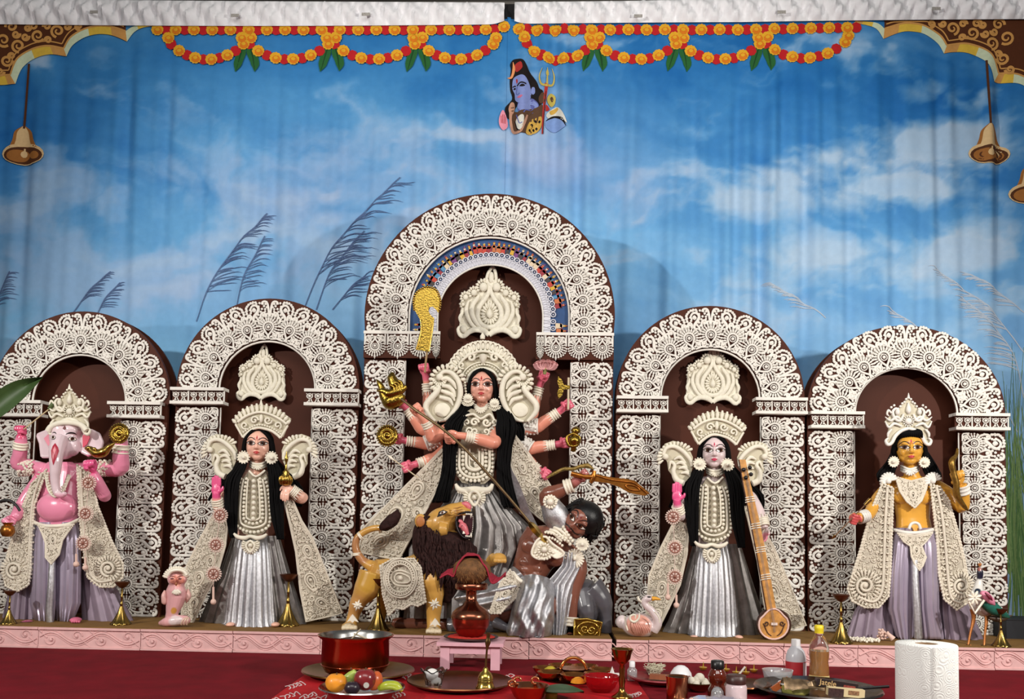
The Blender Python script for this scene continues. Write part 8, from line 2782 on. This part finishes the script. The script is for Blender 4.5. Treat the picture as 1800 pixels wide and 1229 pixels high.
p, s = spot(1197, 1196, ZC); mb = MB(); mb.lathe(p, [(19 * s, 0), (19.5 * s, 4 * s), (17.5 * s, 13 * s), (12 * s, 21 * s), (6 * s, 25 * s), (.02 * s, 26 * s)], 28); one('white_bowl', 'white upturned bowl behind the copper cup', 'bowl', mb, mat('white_ceramic', (228, 228, 230), .25))
bottle('copper_cup', 'straight copper cup filled to the brim right of the brass goblet', 1190, 1236, [('cup_wall', [(0, 0), (17, 0), (18, 2), (18.5, 40), (20, 46), (18.6, 46), (17.4, 42), (0, 40)], COPPER), ('dark_liquid', [(0, 41), (17.3, 41), (17.3, 42.5), (0, 43)], mat('dark_liquid', (30, 40, 32), .1))], 'cup')
turned('cotton_bowl', 'small brass bowl of white cotton beside the dark honey bottle', 'bowl', 1228, 1214, [(0, 0), (14, 0), (22, 6), (27, 14), (26, 15), (20, 9), (0, 6)], mat('old_brass', (140, 104, 58)), ZC, 26)
mb = MB(); p, s = spot(1228, 1206, ZC + .02)
for k in range(12):
    mb.ell(p + Vector((rp_.uniform(-14, 16) * s, rp_.uniform(-8, 8) * s, rp_.uniform(2, 14) * s)), rp_.uniform(5, 9) * s, None, None, None, 10, 8)
one('cotton_wool', 'fluffy off-white cotton wool heaped in the small brass bowl', 'cotton', mb, mat('cotton', (206, 200, 184), 1.0, bump=.8, bscale=120))
AMB = mat('amber_glass', (92, 30, 14), .1, spec=.6, coat=.5)
bottle('honey_bottle', 'dark amber bottle with black cap and narrow waist among the offerings', 1261, 1228, [('bottle_glass', [(0, 0), (15, 0), (17, 6), (16, 16), (12, 22), (11, 25), (14, 30), (16, 38), (13, 46), (10, 50), (10, 52), (0, 52)], AMB), ('black_cap', [(0, 51), (11, 51), (11.5, 53), (11, 64), (9, 65), (0, 65)], mat('cap_black', (18, 17, 18), .35))])
bottle('plastic_dome', 'small clear plastic dome cup before the dark honey bottle', 1261, 1236, [('dome', [(11, 0), (11.5, 10), (10, 20), (6, 26), (.1, 28)], PLAS)], 'cup')
bottle('spice_jar', 'squat jar with brown lid right of the dark honey bottle', 1294, 1238, [('jar_body', [(0, 0), (17, 0), (18, 4), (18, 30), (15, 36), (0, 36)], mat('jar_pink', (206, 184, 188), .25, noise=.1)), ('jar_lid', [(0, 35), (16.5, 35), (17, 37), (16.5, 49), (14, 50), (0, 50)], mat('lid_brown', (62, 34, 30), .4))])
turned('rimmed_plate', 'dark metal plate half hidden behind the brown-lidded jar', 'plate', 1302, 1210, [(0, 1), (34, 1), (46, 5), (52, 8), (51, 10), (44, 7), (0, 4)], BRZD, ZC, 30)
for i, (x, y, lb) in enumerate(((1236, 1178, 'first'), (1276, 1181, 'second'), (1294, 1186, 'third'), (1311, 1186, 'fourth'), (1325, 1182, 'fifth'))):
    p, s = spot(x, y, ZC)
    t = thing('wick_lamp', 'tiny gold wick lamp on the carpet, %s from the left' % lb, 'lamp', p, 'row of tiny wick lamps')
    mb = MB(); mb.lathe(p, [(r * s, h * s) for r, h in ((.1, 0), (4, 0), (6.5, 4), (7, 5), (.1, 4))], 14); obj('lamp_cup', mb, mat('gold_enamel', (206, 176, 60), .3, .6), t)
    mb = MB(); mb.tube([p + Vector((0, 0, 3 * s)), p + Vector((.5 * s, 0, 14 * s))], [1.4 * s, .4 * s], 6); obj('wick', mb, mat('gold_enamel', (206, 176, 60)), t)
for (a, b, lb) in (((1296, 1190), (1310, 1172), 'behind the brown-lidded jar'), ((1230, 1213), (1250, 1196), 'across the small brass bowl')):
    p, s = spot(a[0], 1205, ZC); mb = MB(); mb.tube([at(a[0], a[1], p.y - .02), at(b[0], b[1], p.y - .02)], 1.8 * s, 7); one('chalk_stick', 'short white stick slanting %s' % lb, 'stick', mb, mat('stick_white', (206, 196, 186), .6))
# bottles
t, p, s = bottle('white_bottle', 'cloudy plastic bottle with white cap and red label by the oil bottle', 1399, 1190, [('bottle_body', [(0, 0), (16, 0), (17, 3), (17, 34), (14, 44), (8, 52), (7, 54), (0, 54)], mat('cloudy_plastic', (196, 196, 202), .25, spec=.5, alpha=1)), ('bottle_cap', [(0, 53), (7.6, 53), (7.8, 55), (7.4, 64), (0, 65)], WCAP), ('red_label', [(17.2, 3), (17.3, 4), (17.3, 26), (17.2, 27)], mat('label_red', (176, 40, 48), .5))])
mb = MB(); mb.lathe(p, [(17.5 * s, 4 * s), (17.5 * s, 26 * s)], 28, caps=False)
V = np.concatenate(mb.v); keep = [f for f in mb.f if all(V[i][0] > p.x + 7 * s and V[i][1] < p.y for i in f)]; mb.f = keep; mb.m = [0] * len(keep); obj('label_panel', mb, mat('label_white', (214, 206, 210), .5), t)
t, p, s = bottle('oil_bottle', 'clear bottle of golden oil with bright yellow cap', 1440, 1200, [('bottle_wall', [(0, 0), (16, 0), (16.6, 3), (16.4, 24), (15, 36), (16.5, 46), (16.8, 56), (15, 66), (10, 76), (6.8, 82), (6.8, 85), (0, 85)], mat('clear_bottle', (245, 240, 225), .05, trans=.95, spec=.5)), ('golden_oil', [(0, 1.5), (15, 1.5), (15.3, 4), (15.2, 24), (13.8, 36), (15.3, 46), (15.6, 54), (0, 54)], mat('golden_oil', (210, 140, 24), .1, trans=.25, coat=.3)), ('yellow_cap', [(0, 84), (7.4, 84), (7.6, 90), (8, 91), (7.6, 97), (6, 98), (0, 98)], mat('cap_yellow', (232, 208, 40), .4)), ('base_label', [(16.7, 3), (16.8, 4), (16.8, 12), (16.7, 13)], mat('label_cream', (222, 206, 140), .5))])
turned('plastic_tub', 'clear plastic tub beside the cloudy white bottle', 'tub', 1367, 1200, [(0, 0), (20, 0), (22, 4), (25, 18), (26, 22), (24, 22), (21, 6), (0, 3)], PLAS, ZC, 28)
# steel tray with packets
turned('steel_tray', 'large dark steel tray of packets at the right of the offerings', 'tray', 1437, 1222, [(0, 1), (82, 1), (96, 7), (106, 12), (104, 15), (94, 10), (80, 4), (0, 4)], mat('steel_dark', (120, 112, 108), .22, 1.0, noise=.2), ZC, 44)
bottle('pickle_tub', 'white-rimmed tub of pale green pieces on the steel tray', 1398, 1222, [('tub_wall', [(0, 3), (22, 3), (24, 8), (27, 18), (28, 20), (26, 20), (0, 16)], mat('tub_green', (178, 176, 96), .3, noise=.3, nscale=60)), ('tub_rim', [(26, 19), (28.5, 19), (28.5, 21), (26, 21)], WCAP)], 'tub')
p, s = spot(1412, 1212, ZC + .03)
mb = MB()
rows_ = [[tuple(p + Vector(((-34 + 68 * i / 10) * s, (-8 + 26 * j / 7) * s, (2 + 16 * sin(PI * j / 7) * (1 - .3 * i / 10) + rp_.uniform(-2.5, 2.5)) * s))) for j in range(8)] for i in range(11)]
mb.loft(rows_, False); V = np.concatenate(mb.v); F_ = list(mb.f); mb.add(V + np.array((0, 0, -.003)), [tuple(reversed(f)) for f in F_])
one('foil_packet', 'crumpled brown and silver foil packet on the steel tray', 'packet', mb, mat('foil', (160, 134, 104), .25, .8, noise=.5, nscale=40), sharp=15)
p, s = spot(1372, 1212, ZC + .02); mb = MB(); mb.box(p + Vector((0, 0, 8 * s)), 34 * s, .012, 10 * s, rotY(-.6)); one('orange_packet', 'flat orange packet tilted at the left of the steel tray', 'packet', mb, mat('packet_orange', (190, 96, 40), .4, noise=.2))
def lying_box(name, label, a, b, hpx, dpx, z, m_, cat):
    p, s = spot((a[0] + b[0]) / 2, (a[1] + b[1]) / 2, ZC + z)
    A_, B_ = at(a[0], a[1], p.y), at(b[0], b[1], p.y)
    ang = math.atan2(B_.z - A_.z, B_.x - A_.x)
    t = thing(name, label, cat, (A_ + B_) / 2)
    mb = MB(); mb.box((A_ + B_) / 2, (B_ - A_).length, dpx * s, hpx * s, rotY(-ang)); obj('carton', mb, m_, t, False)
    return t, (A_ + B_) / 2, ang, s, dpx * s
t, c, ang, s, dd = lying_box('incense_box', 'long black incense box with gold lettering on the steel tray', (1434, 1198), (1506, 1209), 13, 12, .05, mat('carton_black', (44, 34, 34), .35), 'box')
def text_on(parent, name, body, c, ang, size, y, m_):
    fc = bpy.data.curves.new(name, 'FONT'); fc.body = body; fc.size = size; fc.align_x = 'CENTER'; fc.align_y = 'CENTER'; fc.extrude = .0004
    o = bpy.data.objects.new(name, fc); COL.objects.link(o)
    me = bpy.data.meshes.new_from_object(o.evaluated_get(bpy.context.evaluated_depsgraph_get()))
    bpy.data.objects.remove(o)
    V = verts(me); R = rotY(-ang) @ np.asarray(Matrix.Rotation(PI / 2, 3, 'X'))
    me.vertices.foreach_set('co', ((V @ R.T) + vec(c) + np.array((0, y, 0)) - vec(root(parent).location)).ravel()); me.update()
    me.materials.append(m_)
    o = bpy.data.objects.new(name, me); COL.objects.link(o); o.parent = parent
    return o
text_on(t, 'printed_lettering', 'Jatele', c + Vector((-16 * s, 0, 3 * s)), ang, 13 * s, -dd / 2 - .0005, mat('letter_gold', (214, 176, 120), .4))
mb = MB(); mb.box(c + Vector((20 * s, -dd / 2 - .0005, -4 * s)), 20 * s, .001, 7 * s, rotY(-ang)); obj('printed_panel', mb, mat('panel_red', (150, 70, 60), .4, noise=.4, nscale=200), t, False)
t, c, ang, s, dd = lying_box('cream_box', 'short cream and brown carton lying at the front of the steel tray', (1454, 1214), (1518, 1220), 14, 12, .04, mat('carton_cream', (214, 194, 150), .5), 'box')
mb = MB(); mb.box(c + Vector((-18 * s, -dd / 2 - .0006, 0)), 26 * s, .0012, 14.2 * s, rotY(-ang)); obj('printed_panel', mb, mat('panel_dark', (70, 50, 48), .4, noise=.5, nscale=150), t, False)
mb = MB(); mb.box(c + Vector((12 * s, -dd / 2 - .0006, 0)), 18 * s, .0012, 7 * s, rotY(-ang)); obj('printed_panel', mb, mat('panel_tan', (150, 110, 80), .4, noise=.5, nscale=200), t, False)
p, s = spot(1530, 1215, ZC + .03); mb = MB(); mb.tube([at(1500, 1211, p.y), at(1563, 1207, p.y - .02)], 2.6 * s, 8, flat=.6); one('black_stick', 'straight black stick jutting right from the steel tray', 'stick', mb, mat('cap_black', (18, 17, 18)))
# crumpled clear bag
p, s = spot(1265, 1246, ZC); mb = MB()
rows_ = [[tuple(p + Vector(((-80 + 160 * i / 14) * s, (-20 + 50 * j / 8) * s, (6 + 14 * sin(PI * j / 8) * sin(PI * i / 14) + rp_.uniform(-4, 4)) * s))) for j in range(9)] for i in range(15)]
mb.loft(rows_, False); one('plastic_bag', 'crumpled greyish clear plastic bag at the bottom edge', 'bag', mb, mat('bag_plastic', (176, 170, 186), .2, trans=.55, spec=.5), sharp=12)

# paper towel roll
pr_ = .070
sr = pr_ / 49
Yr = CAM.y + sr * FPX
ctop = at(1628, 1131, Yr)
t = thing('paper_towel', 'white embossed paper towel roll standing at the lower right', 'paper towel', (ctop.x, Yr, 0))
mb = MB(); mb.lathe((ctop.x, Yr, 0), [(pr_ * .35, 0), (pr_ * .97, 0), (pr_, .003), (pr_, ctop.z - .003), (pr_ * .97, ctop.z), (pr_ * .38, ctop.z), (pr_ * .36, ctop.z - .02)], 64)
PT = mat('paper_towel', (226, 226, 222), .9, spec=.1)
nt = PT.node_tree
tc = nt.nodes.new('ShaderNodeTexCoord'); vo = nt.nodes.new('ShaderNodeTexVoronoi'); vo.inputs['Scale'].default_value = 34
wv_ = nt.nodes.new('ShaderNodeMath'); wv_.operation = 'SINE'; ml = nt.nodes.new('ShaderNodeMath'); ml.operation = 'MULTIPLY'; ml.inputs[1].default_value = 42
bp = nt.nodes.new('ShaderNodeBump'); bp.inputs['Strength'].default_value = .28; bp.inputs['Distance'].default_value = .002
nt.links.new(tc.outputs['Object'], vo.inputs['Vector']); nt.links.new(vo.outputs['Distance'], ml.inputs[0]); nt.links.new(ml.outputs[0], wv_.inputs[0]); nt.links.new(wv_.outputs[0], bp.inputs['Height']); nt.links.new(bp.outputs['Normal'], nt.nodes['Principled BSDF'].inputs['Normal'])
obj('paper_sheets', mb, PT, t)
mb = MB(); mb.lathe((ctop.x, Yr, 0), [(pr_ * .36, .002), (pr_ * .36, ctop.z - .001), (pr_ * .32, ctop.z - .001), (pr_ * .32, .002)], 28, caps=False); obj('card_core', mb, mat('card', (150, 120, 90), .8), t)
mb = MB(); mb.box((ctop.x - .18 * pr_, Yr - pr_ * .985, ctop.z / 2), .004, .003, ctop.z - .004); obj('sheet_edge', mb, PT, t)

# ---- brass lamp stands on the platform
def lamp_stand(px, yt, yb, label):
    p, s = spot(px, yb - 4, ZST)
    p.y = max(p.y, .035)
    H = (yb - yt)
    t = thing('oil_lamp_stand', label, 'lamp', p, 'brass oil lamp stands along the platform')
    k = H / 85
    DB = mat('lamp_brass', (150, 124, 66), .24, 1.0, noise=.25, nscale=40)
    mb = MB()
    n = 40
    rings = []
    for r, h in ((.5, 0), (19, 0), (19, 2), (16, 5), (12, 12), (8, 20), (5, 28), (3, 36)):
        rings.append([tuple(p + Vector((r * (1 + (.08 * cos(10 * a) if h > 1 else 0)) * s * k * cos(a), r * (1 + (.08 * cos(10 * a) if h > 1 else 0)) * s * k * sin(a), h * s * k))) for a in np.arange(n) * 2 * PI / n])
    mb.loft(rings); obj('flared_base', mb, DB, t)
    mb = MB(); mb.lathe(p, [(r * s * k, h * s * k) for r, h in ((3, 35), (2.4, 38), (3.6, 40), (2.4, 42), (2, 52), (3, 54), (2, 56), (1.8, 72))], 14); obj('stem', mb, DB, t)
    mb = MB(); mb.lathe(p, [(r * s * k, h * s * k) for r, h in ((.5, 71), (6, 73), (11, 78), (15, 84), (14, 84.5), (9, 80), (.5, 77))], 20); obj('oil_cup', mb, mat('lamp_cup', (110, 66, 44), .35, .8), t)


lamp_stand(15, 1042, 1101, 'brass oil lamp stand at the left edge of the platform')
lamp_stand(212, 1026, 1102, 'brass oil lamp stand between the elephant-headed statue and the pink owl')
lamp_stand(505, 1013, 1104, 'brass oil lamp stand before the pink-faced goddess')
lamp_stand(664, 1021, 1113, 'brass oil lamp stand before the lion saddle cloth')
lamp_stand(1483, 1052, 1136, 'brass oil lamp stand between the lute and the lilac-robed statue')
lamp_stand(1773, 1078, 1144, 'brass oil lamp stand at the right edge of the platform')
# beads coil and finial on the platform
p, s = spot(1520, 1128, ZST); mb = MB()
for k in range(60):
    a = k * .38; r = 7 + k * .22
    mb.ell(p + Vector((r * s * 1.3 * cos(a), r * s * 1.2 * sin(a), (2.2 + (k % 3)) * s)), 2.4 * s, None, None, None, 6, 5)
one('bead_garland', 'coiled white bead garland lying at the feet of the lilac-robed statue', 'garland', mb, PEARL)
p, s = spot(1552, 1126, ZST); mb = MB()
for k in range(50):
    mb.ell(p + Vector((rp_.uniform(-9, 9) * s, rp_.uniform(-.02, .02), rp_.uniform(2, 18) * s)), 2.2 * s, None, None, None, 6, 5)
mb.tube([p + Vector((4 * s, -.02, 14 * s)), p + Vector((13 * s, -.03, 4 * s))], [2.5 * s, 5 * s], 10)
one('bead_tassel', 'heaped pale bead tassel with a pink knob beside the coiled garland', 'tassel', mb, mat('tassel_pink', (224, 190, 176)))
p = at(1785, 1118, .30); mb = MB(); mb.box((p.x + .10, .42, ZST + .045), .26, .2, .09); mb.tube([(p.x - .03, .32, ZST + .09), (p.x + .23, .32, ZST + .09)], .004, 6)
one('black_case', 'black case standing on the platform at the right edge', 'case', mb, mat('case_black', (24, 26, 32), .6), smooth=False)
# leaf reaching in from the left
mb = MB(); rows_ = []
for i in range(11):
    u_ = i / 10
    x, y = -40 + 115 * u_, 745 - 82 * u_ - 8 * sin(PI * u_)
    wv = 20 * sin(PI * min(.15 + .85 * u_, 1)) + .5
    rows_.append([tuple(at(x + v * wv * .45, y + v * wv * .9, .12 - .03 * abs(v) + .03 * u_)) for v in (-1, -.5, 0, .5, 1)])
mb.loft(rows_, False); V = np.concatenate(mb.v); F_ = list(mb.f); mb.add(V + np.array((0, .002, 0)), [tuple(reversed(f)) for f in F_])
mb.tube([at(-40, 745, .12), at(-45, 900, .12), at(-42, 1098, .12)], [.006, .008, .008], 8)
one('banana_leaf', 'long dark green banana leaf reaching in from the left edge', 'leaf', mb, mat('banana_green', (58, 82, 40), .5, noise=.2, nscale=20))

# ---- seat the statues on the platform: nothing sinks below the mat
for o in list(SC.objects):
    if o.parent is None and o.type == 'EMPTY' and o.get('category') in ('statue', 'lute', 'shield'):
        st_ = [c for c in o.children_recursive if c.type == 'MESH']
        for c in st_:
            if c.data.users > 1:
                continue
            V = verts(c.data); zz = V[:, 2] + o.location.z
            if zz.min() < ZST:
                V[:, 2] = np.maximum(zz, ZST + .0005) - o.location.z
                c.data.vertices.foreach_set('co', V.ravel()); c.data.update()
